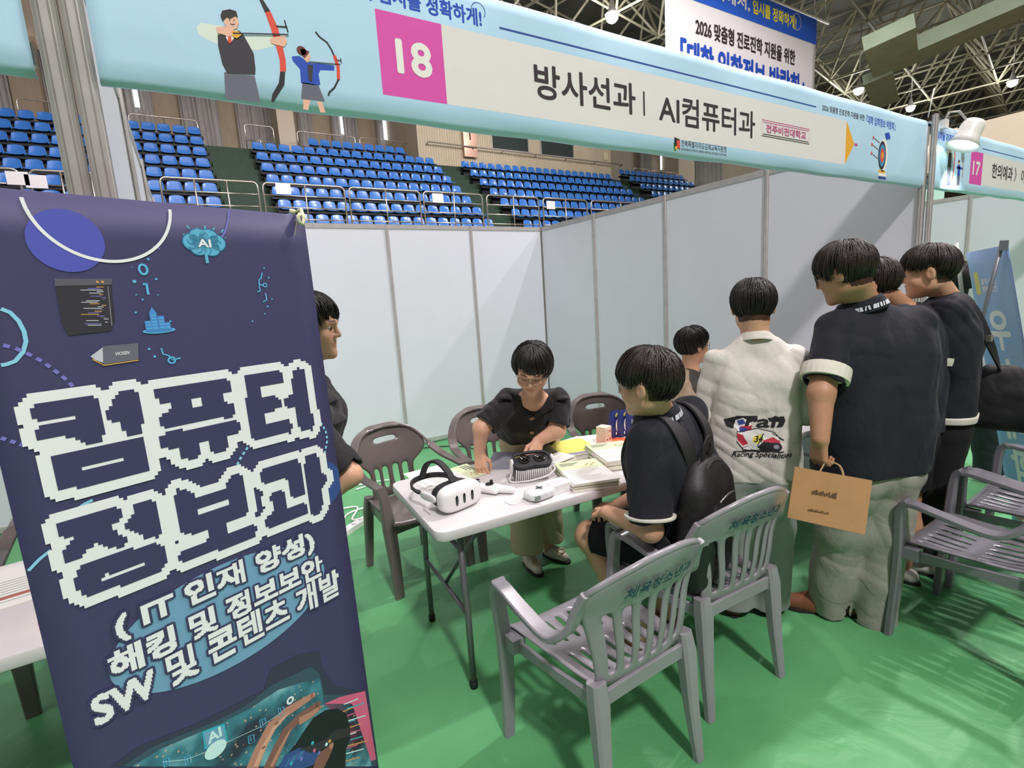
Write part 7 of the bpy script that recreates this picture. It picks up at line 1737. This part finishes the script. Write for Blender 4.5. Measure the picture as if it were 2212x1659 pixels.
# ---- somebody behind the far X banner
def far_person():
    e = person('dark haired person with dark trousers behind the pale blue banner at right', (0.95, -4.05, 0))
    v = V3(-0.5, 0.86, 0); v = unit(v); r_ = np.cross(v, (0, 0, 1)); o = at(2068, 606, 3.7); R = frame(v); b = V3(0.86, -4.08, 0)
    nb = o - V3(0, 0, 0.19); shm = nb - V3(0, 0, 0.06); hipc = V3(b[0], b[1], 0.84)
    B = Body(); q = head_shape(B, o, R, 1.0); B.cap(q(0, -0.02, -0.05), nb, 0.05, 0.055, 0.03); B.cap(nb, hipc, 0.05, 0.07, 0.03)
    aL, aR = V3(1.05, -4.07, 0.09), V3(1.25, -4.07, 0.09)
    for s_, a_ in ((-1, aL), (1, aR)): B.chain([hipc + V3(0.12, 0, 0) * s_, a_], [0.08, 0.04], 0.03)
    B.mesh('body', m_skin, 0.005, e); hair(o, R, 1.0, e, m_hair, [(0, 0.03), (60, -0.02), (90, -0.06), (180, -0.12)], 66, 0.02, 260)
    lv = [(hipc, r_ * 0.1, 0.12), (shm - V3(0, 0, 0.12), r_ * 0.12, 0.115), (shm, r_ * 0.13, 0.07)]
    sh_ = [shm + r_ * 0.18 * k for k in (-1, 1)]
    build_top(e, 'grey_top', mat('grey_cotton', '#9b9b9d', 0.8), lv, [(p, p + V3(0, 0.03, -0.3), 1, 0.07, 0.06, p + V3(0, 0.2, -0.42), 0.05) for p in sh_], 5, None, None, vox=0.007)
    build_legs(e, 'trousers', mat('dark_denim', '#23252f', 0.85), hipc, V3(0.08, 0, 0), 0.11, [([hipc + V3(-0.1, 0, -.05), aL], [0.10, 0.09]), ([hipc + V3(0.1, 0, -.05), aR], [0.10, 0.09])], 5, vox=0.006)
    for a_ in (aL, aR): shoe(e, (a_[0] - 0.08, a_[1] - 0.05, 0), (a_[0] + 0.15, a_[1] - 0.12, 0), m_shoew, 0.05, 0.06, 'trainer')
far_person()

# ---------------------------------------------------------------- things on the tables
TM = Matrix.Translation((-2.233, -3.397, 0.735)) @ Matrix.Rotation(TR_, 4, 'Z')
def tpos(px, py, dz=0.0):
    p = onZ(px, py, 0.735); return V3(p[0], p[1], 0.735 + dz)
m_wplast = mat('headset_white', '#ecebe9', 0.35); m_face = mat('headset_foam', '#1d1d20', 0.7); m_strap = mat('headset_strap', '#2a2a2c', 0.75); m_lens = mat('headset_lens', '#0c0c0e', 0.08, spec=0.8)
m_cam = mat('headset_sensor', '#151518', 0.1, spec=0.8)
def rounded_box(mb, c, d, R, p=4.0, m=0, n=28, k=16):
    """superellipsoid"""
    vs = []
    sg = lambda v, e: math.copysign(abs(v) ** e, v)
    for i in range(k + 1):
        t = -PI / 2 + PI * i / k
        for j in range(n):
            a = 2 * PI * j / n; q = np.array([d[0] * sg(math.cos(t), 2 / p) * sg(math.cos(a), 2 / p), d[1] * sg(math.cos(t), 2 / p) * sg(math.sin(a), 2 / p), d[2] * sg(math.sin(t), 2 / p)])
            vs.append(A3(c) + R @ q)
    fs = [(i * n + j, i * n + (j + 1) % n, (i + 1) * n + (j + 1) % n, (i + 1) * n + j) for i in range(k) for j in range(n)]
    return mb.add(vs, fs, m, True)
def headset(pos, fwd, label, up=(0, 0, 1), full=True, s=1.0):
    """front shell looks along fwd"""
    R = frame(fwd, up); e = empty('vr_headset', pos, label, 'headset'); g = lambda x, y, z: A3(pos) + R @ np.array([x, y, z], float) * s
    mb = MB(); rounded_box(mb, g(0, 0.030, 0.050), (0.090 * s, 0.034 * s, 0.047 * s), R, 3.2); mb.build('front_shell', m_wplast, e, True)
    mb = MB(); rounded_box(mb, g(0, -0.012, 0.050), (0.080 * s, 0.036 * s, 0.042 * s), R, 3.0); mb.build('face_cushion', m_face, e, True)
    for x, h_ in ((-0.032, 0.019), (0.004, 0.019), (0.036, 0.019)):
        mb = MB(); rounded_box(mb, g(x, 0.0625, 0.050), (0.0065 * s, 0.004, h_ * s), R, 2.6, 0, 14, 8); mb.build('camera_window', m_cam, e, True)
    for sx in (-1, 1):
        mb = MB(); rounded_box(mb, g(sx * 0.084, -0.04, 0.052), (0.007, 0.055, 0.017), R, 3, 0, 16, 8); mb.build('side_arm', m_wplast, e, True)
        MB().ball((0, 0, 0), 0.001); MB().lathe([(0.0, 0.002), (0.020, 0.002), (0.024, -0.006)], tuple(g(sx * 0.033, -0.050, 0.050)), 18, 0, Matrix((R @ np.array([[1, 0, 0], [0, 0, -1], [0, 1, 0]])).tolist())).build('lens', m_lens, e, True)
    st = MB(); pth = spl([g(0.084, -0.085, 0.055), g(0.078, -0.150, 0.060), g(0.035, -0.195, 0.062), g(-0.035, -0.195, 0.062), g(-0.078, -0.150, 0.060), g(-0.084, -0.085, 0.055)], 5)
    band(st, pth, [0.024] * len(pth), [0.008] * len(pth), 0, tuple(R[:, 1])); st.build('rear_strap', m_strap if full else m_wplast, e, True)
    st = MB(); pth = spl([g(0, 0.0, 0.092), g(0, -0.03, 0.128), g(0, -0.09, 0.150), g(0, -0.155, 0.125), g(0, -0.195, 0.066)], 5)
    band(st, pth, [0.030] * len(pth), [0.012] * len(pth), 0, tuple(R[:, 2])); st.build('top_strap', m_strap, e, True)
    MB().tube([g(0.086, -0.06, 0.04), g(0.095, -0.05, 0.03), g(0.10, -0.01, 0.004)], 0.002, 0, 5).build('cord', m_wplast, e, True)
    return e
headset(tpos(992, 1098, 0.0) + V3(-0.005, 0.03, 0), V3(0.22, -0.97, -0.02), 'white headset with black top strap standing at the left end of the table', s=1.16)
def open_headset():
    # lies with the eye side up; the ribbed underside faces the camera
    c = V3(-2.568, -3.425, 0.800); ne = unit(V3(-0.12, -0.36, 0.92)); R = frame(-ne, V3(0.30, 0.92, 0.30)); e = empty('vr_headset', c - V3(0, 0, 0.06), 'headset with white ribs and open black eye side held by the leaning woman', 'headset')
    g = lambda x, y, z: c + R @ np.array([x, y, z], float)
    mb = MB(); rounded_box(mb, g(0, 0.016, 0), (0.092, 0.042, 0.046), R, 3.6); mb.build('front_shell', mat('ribbed_grey', '#5b5a5a', 0.5), e, True)
    rb = MB()
    for i in range(19):
        x = -0.081 + 0.009 * i; zz = 0.0475 * (1 - abs(x / 0.094) ** 3.6) ** (1 / 3.6) + 0.001
        for sz in (-1, 1): rb.tube([g(x, -0.020, sz * zz * 0.96), g(x, 0.0, sz * zz), g(x, 0.035, sz * zz * 0.98), g(x * 0.97, 0.055, sz * zz * 0.75), g(x * 0.95, 0.060, sz * zz * 0.3)], 0.0031, 0, 6)
    rb.build('ribs', m_wplast, e, True)
    mb = MB(); rounded_box(mb, g(0, -0.024, 0), (0.088, 0.018, 0.044), R, 3.2); mb.build('face_cushion', m_face, e, True)
    ring = spl([g(0.090, -0.032, 0.0), g(0.072, -0.040, 0.040), g(0.0, -0.044, 0.047), g(-0.072, -0.040, 0.040), g(-0.090, -0.032, 0.0), g(-0.068, -0.036, -0.040), g(-0.012, -0.034, -0.036), g(0, -0.030, -0.028), g(0.012, -0.034, -0.036), g(0.068, -0.036, -0.040), g(0.090, -0.032, 0.0)], 5)
    MB().tube(ring, 0.008, 0, 8).build('cushion_rim', m_strap, e, True)
    for sx in (-1, 1):
        MB().lathe([(0.0, 0.0), (0.018, 0.0), (0.024, 0.006), (0.027, 0.003), (0.028, -0.01)], tuple(g(sx * 0.036, -0.044, 0.004)), 20, 0, Matrix((R @ np.array([[1, 0, 0], [0, 0, -1], [0, 1, 0]])).tolist())).build('lens', m_lens, e, True)
        mb = MB(); rounded_box(mb, g(sx * 0.095, -0.010, 0.0), (0.008, 0.045, 0.016), R, 3, 0, 16, 8); mb.build('side_arm', m_wplast, e, True)
    pth = spl([g(-0.098, 0.02, -0.01), g(-0.105, 0.05, -0.03), g(-0.03, 0.035, -0.056), g(0.06, 0.02, -0.056), g(0.105, 0.01, -0.03), g(0.098, 0.0, 0.0)], 4)
    MB().tube(pth, 0.0035, 0, 6).build('strap', m_wplast, e, True)
open_headset()
def controller(pos, d, label):
    R = frame(d); e = empty('hand_controller', pos, label, 'controller', 'white hand controllers'); g = lambda x, y, z: A3(pos) + R @ np.array([x, y, z], float)
    B = Body(); B.cap(g(0, -0.045, 0.018), g(0, 0.02, 0.022), 0.015, 0.019, 0.01); B.ell(g(0, 0.048, 0.026), (0.024, 0.028, 0.018), R, 0.02); B.mesh('grip', m_wplast, 0.0025, e)
    mb = MB(); rounded_box(mb, g(0, 0.054, 0.043), (0.018, 0.020, 0.003), R, 2.4, 0, 16, 6); mb.build('button_plate', m_face, e, True)
    MB().tube([g(0.004, 0.048, 0.045), g(0.004, 0.048, 0.056)], 0.005, 0, 8).tube([g(0.004, 0.048, 0.054), g(0.004, 0.048, 0.058)], 0.008, 0, 10).build('thumb_stick', m_face, e, True)
    mb = MB(); rounded_box(mb, g(0, 0.055, 0.010), (0.008, 0.018, 0.010), R, 2.4, 0, 12, 6); mb.build('trigger', m_face, e, True)
controller(tpos(1052, 1066), V3(-0.45, 0.9, 0), 'white hand controller lying beside the white headset')
controller(tpos(1085, 1066), V3(-0.55, 0.6, 0), 'white hand controller lying between the two headsets')
# stacks: every booklet its own
m_edge = mat('paper_edge', '#e4e0cf', 0.8, noise=0.06, nscale=60, stretch=(1, 1, 40))
def sheet_art(A, w_, h_, kind, rr):
    A.rect(-w_ / 2, -h_ / 2, w_ / 2, h_ / 2, {'green': 'paper', 'yellow': 'yellow', 'plain': 'paper', 'orange': 'orange', 'grey': 'band', 'purple': 'lilac'}[kind], 0.0002)
    if kind == 'green':
        A.rect(-w_ / 2, h_ * 0.12, w_ / 2, h_ / 2, 'palegreen', 0.0004)
        for k in range(3): A.rect(-w_ * .42, h_ * (0.40 - k * 0.05), w_ * (0.05 - 0.08 * k), h_ * (0.425 - k * 0.05), 'ink', 0.0006)
        for k in range(5): A.ell((w_ * (0.16 + 0.05 * k), h_ * (0.27 + 0.05 * math.sin(k * 2.2))), w_ * 0.035, w_ * 0.028, 'brownp', 0.0006, n=10)
    if kind == 'orange':
        A.poly([(-w_ / 2, -h_ / 2), (w_ / 2, -h_ / 2), (w_ / 2, h_ * .1), (w_ * .1, h_ * 0.2), (-w_ / 2, -h_ * .1)], 'vermilion', 0.0004)
    if kind == 'yellow': A.rect(-w_ / 2, -h_ / 2, w_ / 2, -h_ * 0.36, 'band', 0.0004)
    if kind in ('green', 'plain', 'grey', 'purple'):
        for k in range(9): A.rect(-w_ * .42, h_ * (0.06 - k * 0.055), w_ * rr.uniform(0.0, 0.42), h_ * (0.072 - k * 0.055), 'inkl', 0.0006)
PP = dict(paper=mat('leaflet_white', '#efeee8', 0.7), palegreen=mat('leaflet_green', '#d3dfb6', 0.7), ink=mat('leaflet_ink', '#55584f', 0.7), inkl=mat('leaflet_text', '#a7a8a2', 0.7), brownp=mat('leaflet_brown', '#a98a4e', 0.7), yellow=mat('leaflet_yellow', '#e6de6c', 0.65),
          band=mat('leaflet_band', '#8b8e9b', 0.7), orange=mat('leaflet_cream', '#f3e6d8', 0.7), vermilion=mat('leaflet_vermilion', '#ee6a3a', 0.65), lilac=mat('leaflet_lilac', '#b9a9cf', 0.7), navyp=mat('pouch_navy', '#27356e', 0.35), teal2=mat('pouch_teal', '#9ac3c0', 0.5))
def paper(name, label, cat, c, rz, w_, h_, t, kind, group=None, seed=0):
    e = MB().box((0, 0, t / 2), (w_, h_, t)).build(name, m_edge); e.location = [float(v) for v in c]; e.rotation_euler = (0, 0, rz); tag(e, label, cat, group)
    A = Art(Plane2((0, 0, t), (1, 0, 0), (0, 1, 0)), PP); sheet_art(A, w_, h_, kind, random.Random(seed)); o = A.mb.build('printed_cover', A.mats, e)
    return e
def stack(c, rz, w_, h_, t, n, kind, what, where, jit=0.006):
    rr = random.Random(int(c[0] * 1000)); z = c[2]
    for i in range(n):
        pos_ = 'topmost' if i == n - 1 else 'bottom' if i == 0 else ordn[i] + ' from the bottom'
        paper('booklet', '%s, %s in the stack %s' % (what, pos_, where), 'booklet', (c[0] + rr.uniform(-jit, jit), c[1] + rr.uniform(-jit, jit), z), rz + rr.uniform(-0.02, 0.02), w_, h_, t - 0.0008, kind, what + 's ' + where, i); z += t
    return z
g1 = tpos(1285, 1040); stack(V3(-2.375, -3.575, 0.7355), TR_ - 0.28, 0.21, 0.297, 0.0055, 7, 'green', 'green and white booklet', 'nearest the seated student')
stack(V3(-2.105, -3.475, 0.7355), TR_ - 0.28, 0.21, 0.297, 0.0075, 7, 'green', 'green headed booklet', 'farther right on the table')
stack(V3(-2.175, -3.235, 0.7355), TR_ - 0.20, 0.21, 0.27, 0.0055, 6, 'yellow', 'yellow covered booklet', 'behind the green stacks')
stack(V3(-2.355, -3.345, 0.7355), TR_ + 0.3, 0.15, 0.11, 0.006, 7, 'plain', 'small wrapped leaflet bundle', 'beside the yellow stack', 0.012)
paper('leaflet', 'white leaflet with printed lines under the green headed leaflet at the left table end', 'leaflet', tpos(930, 1035) + V3(0.03, 0.02, 0), TR_ + 0.10, 0.21, 0.297, 0.0012, 'plain', None, 3)
paper('leaflet', 'green headed leaflet spread at the back left of the table', 'leaflet', V3(-2.83, -3.13, 0.7365), TR_ - 1.35, 0.21, 0.297, 0.0012, 'green', None, 4)
paper('leaflet', 'grey striped leaflet between the woman hands', 'leaflet', V3(-2.50, -3.11, 0.7355), TR_ - 0.6, 0.21, 0.297, 0.002, 'grey', None, 5)
paper('leaflet', 'olive yellow leaflet half under the open headset', 'leaflet', V3(-2.40, -3.19, 0.738), TR_ + 0.5, 0.15, 0.21, 0.002, 'yellow', None, 6)
paper('leaflet', 'orange and white poster leaflet at the back of the table', 'leaflet', V3(-1.90, -3.21, 0.7355), TR_ - 0.3, 0.25, 0.33, 0.0015, 'orange', None, 7)
paper('leaflet', 'white leaflet behind the yellow stack', 'leaflet', V3(-2.07, -3.12, 0.7372), TR_ + 0.2, 0.25, 0.20, 0.0015, 'plain', None, 8)
# small boxes, wipes, pouches
wp = empty('wet_wipes_pack', V3(-2.668, -3.628, 0.7355), 'plastic wrapped wet wipes pack with grey cross near the table front', 'wipes', None, TR_ + 0.15)
B = Body(); mb = MB(); rounded_box(mb, (0, 0, 0.022), (0.066, 0.045, 0.022), np.eye(3), 3.4); o = mb.build('wrapper', mat('wipe_wrap', '#e3e5e6', 0.25, bump=0.6, bscale=45), wp)
MB().box((0, 0, 0.0455), (0.034, 0.009, 0.001)).box((0, 0, 0.0455), (0.009, 0.034, 0.001)).build('printed_cross', mat('print_cross', '#5b6468', 0.5), wp)
MB().box((-0.045, -0.0445, 0.022), (0.03, 0.001, 0.02)).build('printed_label', mat('print_label', '#8d9a90', 0.5), wp)
bxo = MB().box((0, 0, 0.020), (0.135, 0.075, 0.040)).build('card_box', mat('white_card', '#f0efed', 0.5)); bxo.location = V3(-2.575, -3.612, 0.7355); bxo.rotation_euler = (0, 0, TR_ + 0.1); mods(bxo, bevel=0.002); tag(bxo, 'flat white card box beside the wet wipes pack', 'box')
MB().box((-0.0, 0, 0.0405), (0.08, 0.035, 0.0008)).build('printed_panel', mat('print_pale', '#d7cfd4', 0.6), bxo)
sb_ = MB().box((0, 0, 0.05), (0.062, 0.062, 0.10)).build('small_carton', mat('carton_cream', '#e2d6c4', 0.55)); sb_.location = V3(-1.945, -3.225, 0.738); sb_.rotation_euler = (0, 0, 0.3); mods(sb_, bevel=0.002); tag(sb_, 'small cream cube carton with printed dots standing on the orange leaflet', 'box')
MB().box((0, -0.0318, 0.05), (0.05, 0.0008, 0.004)).build('band_print', mat('carton_band', '#c9a26b', 0.5), sb_)
A = Art(Plane2((0, -0.0316, 0), (1, 0, 0), (0, 0, 1)), dict(r=mat('carton_red', '#b5524a', 0.5), k=mat('carton_brown', '#7d644a', 0.5)))
A.ell((0.014, 0.072), 0.008, 0.008, 'r', 0.0004); A.ell((0.014, 0.030), 0.009, 0.009, 'r', 0.0004); A.ell((-0.014, 0.030), 0.007, 0.007, 'k', 0.0004); A.ring((-0.012, 0.072), 0.010, 0.002, 'k', 0.0004); A.mb.build('printed_dots', A.mats, sb_)
for i in range(3):
    e = empty('snack_pouch', V3(-1.80 + 0.045 * i, -3.155 - 0.02 * i, 0.7355), ['leftmost navy snack pouch with cream emblem behind the student', 'middle navy snack pouch with yellow top', 'rightmost navy snack pouch nearest the student'][i], 'pouch', 'navy snack pouches', 0.35)
    P = []
    for z, d_ in ((0, 0.022), (0.03, 0.028), (0.09, 0.022), (0.135, 0.010), (0.155, 0.002)):
        P.append([(0.055 * math.copysign(abs(math.cos(a)) ** .5, math.cos(a)), d_ * math.sin(a), z) for a in np.linspace(0, 2 * PI, 25)])
    MB().grid(P).build('bag', PP['navyp'], e)
    A = Art(Plane2((0, -0.0285, 0), (1, 0, 0), (0, 0, 1)), dict(w=PP['paper'], y=PP['yellow'], n=PP['navyp']))
    A.ell((-0.005, 0.075), 0.034, 0.040, 'w', 0.0003); A.ell((0.01, 0.127), 0.022, 0.014, 'y', -0.014); A.ell((-0.034, 0.03), 0.008, 0.01, 'w', 0.0006); A.ell((0.035, 0.03), 0.008, 0.014, 'y', 0.0006)
    for k in range(4): A.rect(-0.024, 0.055 + k * 0.011, 0.012, 0.060 + k * 0.011, 'n', 0.0008)
    A.mb.build('printed_emblem', A.mats, e)
# cables on table and floor
cable([tpos(905, 1068, .003), tpos(930, 1050, .003), tpos(965, 1045, .003), tpos(1000, 1040, .003), tpos(1040, 1048, .003), tpos(1070, 1052, .004)], 0.0016, m_wplast, 'charging_cable', 'thin white cable looping behind the white headset')
cable([tpos(1090, 1085, .003), tpos(1110, 1092, .003), tpos(1135, 1082, .003), tpos(1150, 1088, .003), tpos(1170, 1090, .003)], 0.0016, m_wplast, 'charging_cable', 'thin white cable from the controller towards the wet wipes')
cable([(-2.95, -0.06, 0.012), (-2.4, -0.12, 0.012), (-2.0, -0.10, 0.012), (-1.55, -0.35, 0.012), (-1.45, -0.75, 0.012), (-1.75, -1.1, 0.012), (-2.2, -1.15, 0.012), (-2.7, -1.3, 0.012)], 0.006, m_cable, 'floor_cable', 'black cable looping on the floor along the back partition')
ps = empty('power_strip', (-3.02, -1.72, 0), 'white multi socket power strip on the green floor beside the banner', 'power strip', None, 0.6)
MB().rbox((0, 0, 0.018), (0.26, 0.06, 0.036), 0.012).build('body', m_wplast, ps)
for i in range(3): MB().lathe([(0.019, 0.0365), (0.019, 0.037), (0.0, 0.0366)], (-0.08 + 0.08 * i, 0, 0), 16).build('socket', mat('socket_grey', '#c9c9c8', 0.5), ps)
cable([(-3.10, -1.66, 0.012), (-3.0, -1.45, 0.012), (-2.84, -1.42, 0.012), (-2.84, -1.56, 0.012), (-3.0, -1.6, 0.02), (-2.9, -1.35, 0.012), (-3.1, -1.3, 0.012)], 0.007, m_wplast, 'extension_cord', 'white coiled extension cord on the floor behind the power strip')
cable([(-2.80, -0.95, 0.012), (-2.65, -0.90, 0.012), (-2.75, -0.84, 0.012), (-2.55, -0.88, 0.012), (-2.45, -0.95, 0.012)], 0.006, m_wplast, 'extension_cord', 'small white cord loop seen through the left chair')
# second table
stack(V3(-0.62, -3.56, 0.7355), TR_ + 0.2, 0.21, 0.297, 0.008, 2, 'purple', 'lilac booklet', 'on the second table')
pb_ = empty('lilac_box', V3(-0.42, -3.36, 0.7355), 'lilac printed box standing on the second table', 'box', None, 0.3); o = MB().box((0, 0, 0.05), (0.20, 0.10, 0.10)).build('carton', mat('lilac_card', '#c0a5d8', 0.6, noise=0.15, nscale=20), pb_); mods(o, bevel=0.003)
MB().box((0, -0.051, 0.05), (0.10, 0.001, 0.04)).build('printed_panel', PP['paper'], pb_)
paper('leaflet', 'orange and white leaflet on the second table', 'leaflet', V3(-0.50, -3.50, 0.752), TR_ + 0.6, 0.18, 0.22, 0.0015, 'orange', None, 9)
paper('leaflet', 'yellow leaflet at the left edge of the second table', 'leaflet', V3(-1.17, -3.50, 0.7355), TR_ + 0.4, 0.15, 0.21, 0.0015, 'yellow', None, 10)
# left booth table
paper('leaflet', 'white poster with red stripe lying on the left booth table', 'leaflet', V3(-4.42, -3.07, 0.7355), 0.15, 0.42, 0.40, 0.002, 'plain', None, 11)
o = MB().box((0, 0, 0), (0.40, 0.02, 0.0006)).build('printed_stripe', mat('stripe_red', '#b5665a', 0.6)); pl_ = [x for x in S.objects if x.get('label', '').startswith('white poster')][0]; o.parent = pl_; o.location = (0, -0.12, 0.0032)
stack(V3(-4.255, -3.43, 0.7355), 0.25, 0.10, 0.15, 0.013, 5, 'orange', 'orange edged booklet', 'on the left booth table', 0.004)

# ---------------------------------------------------------------- pale blue X banner at the right, seen from behind
TLx, TRx = at(2087, 546, 3.05), at(2178, 528, 2.72); BLx = at(2196, 1035, 3.05)
ux = unit(TRx - TLx); Wx = float(np.linalg.norm(TRx - TLx)); vx = unit(TLx - BLx); vx = unit(vx - ux * (ux @ vx)); Hx = float((TLx[2] - 0.03) / vx[2])
ox = TLx - vx * Hx; px_ = Plane2(ox, ux, vx)
xb = empty('banner_stand', ox + ux * Wx / 2, 'pale blue X stand banner at the right edge, seen from behind with mirrored white letters', 'banner')
def xb_mat():
    m = bpy.data.materials.new('sky_banner'); m.use_nodes = True; nt = m.node_tree; b = nt.nodes['Principled BSDF']; L = nt.links
    tc = nt.nodes.new('ShaderNodeTexCoord'); n = nt.nodes.new('ShaderNodeTexNoise'); n.inputs['Scale'].default_value = 0.9; L.new(tc.outputs['Object'], n.inputs[0])
    r = nt.nodes.new('ShaderNodeValToRGB'); e = r.color_ramp.elements; e[0].position = 0.35; e[0].color = lin('#bfd6f8'); e[1].position = 0.65; e[1].color = lin('#8fb5f0'); L.new(n.outputs[0], r.inputs[0]); L.new(r.outputs[0], b.inputs['Base Color']); b.inputs['Roughness'].default_value = 0.5
    return m
P = [[px_.pt(Wx * i / 10, Hx * j / 20, 0) for i in range(11)] for j in range(21)]
o = MB().grid(P).build('sheet', xb_mat()); mods(o, solid=0.001); world_child(o, xb)
A = Art(px_, dict(w=mat('xb_white', '#fbfcfe', 0.6), y=mat('xb_yellow', '#e9e48a', 0.6), r=mat('xb_rose', '#c98f96', 0.6)))
sgn = 1.0 if (px_.n @ (CAM - ox)) > 0 else -1.0
hh = 0.0012 * sgn
A.text('1', (Wx * 0.12, Hx - 0.25, Wx * 0.19, Hx - 0.13), 'y', hh, 0.06, mirror=True)
A.text('전북 유일', (Wx * 0.26, Hx - 0.20, Wx * 0.62, Hx - 0.165), 'w', hh, 0.03, mirror=True); A.text('간호대학', (Wx * 0.26, Hx - 0.245, Wx * 0.62, Hx - 0.21), 'w', hh, 0.03, mirror=True)
for i, ch in enumerate('우석대학교'):
    A.text(ch, (Wx * 0.28, Hx - 0.58 - 0.27 * i, Wx * 0.72, Hx - 0.36 - 0.27 * i), 'w', hh, 0.035, mirror=True)
A.rect(Wx * .1, 0.02, Wx * .9, 0.18, 'r', hh)
A.build('printed_letters', xb)
mw = mat('pole_pale', '#c9cfc6', 0.4); mg = mat('pole_grey', '#7d8287', 0.35, 0.4)
for a, b, m_ in ((px_.pt(-0.02, Hx + 0.07, 0.03 * sgn), px_.pt(0.0, Hx - 0.30, 0.06 * sgn), mw), (px_.pt(Wx + 0.0, Hx + 0.03, 0.02 * sgn), px_.pt(Wx * .30, 0.85, 0.20 * sgn), mg)):
    o = MB().tube([a, b], 0.011, 0, 8).build('stand_pole', m_); world_child(o, xb)
hub = px_.pt(Wx * .30, 0.85, 0.20 * sgn)
for q in (at(2118, 925, 2.78), ):
    pass
for (x0, y0, x1, y1) in ((2116, 905, 2186, 1045), (2136, 905, 2212, 1045)):
    p1 = onZ(x1, y1, 0.012); p0 = at(x0, y0, float(-(RC.T @ (p1 - CAM))[2]) - 0.1)
    o = MB().tube([p0, p1], 0.012, 0, 8).build('stand_leg', mw); world_child(o, xb)
o = MB().tube([hub, at(2116, 905, float(-(RC.T @ (onZ(2186, 1045, 0.012) - CAM))[2]) - 0.1)], 0.012, 0, 8).build('stand_pole', mg); world_child(o, xb)
o = MB().box(px_.pt(Wx + 0.0, Hx + 0.0, 0.02 * sgn), (0.03, 0.03, 0.05)).build('corner_clip', mg); world_child(o, xb)
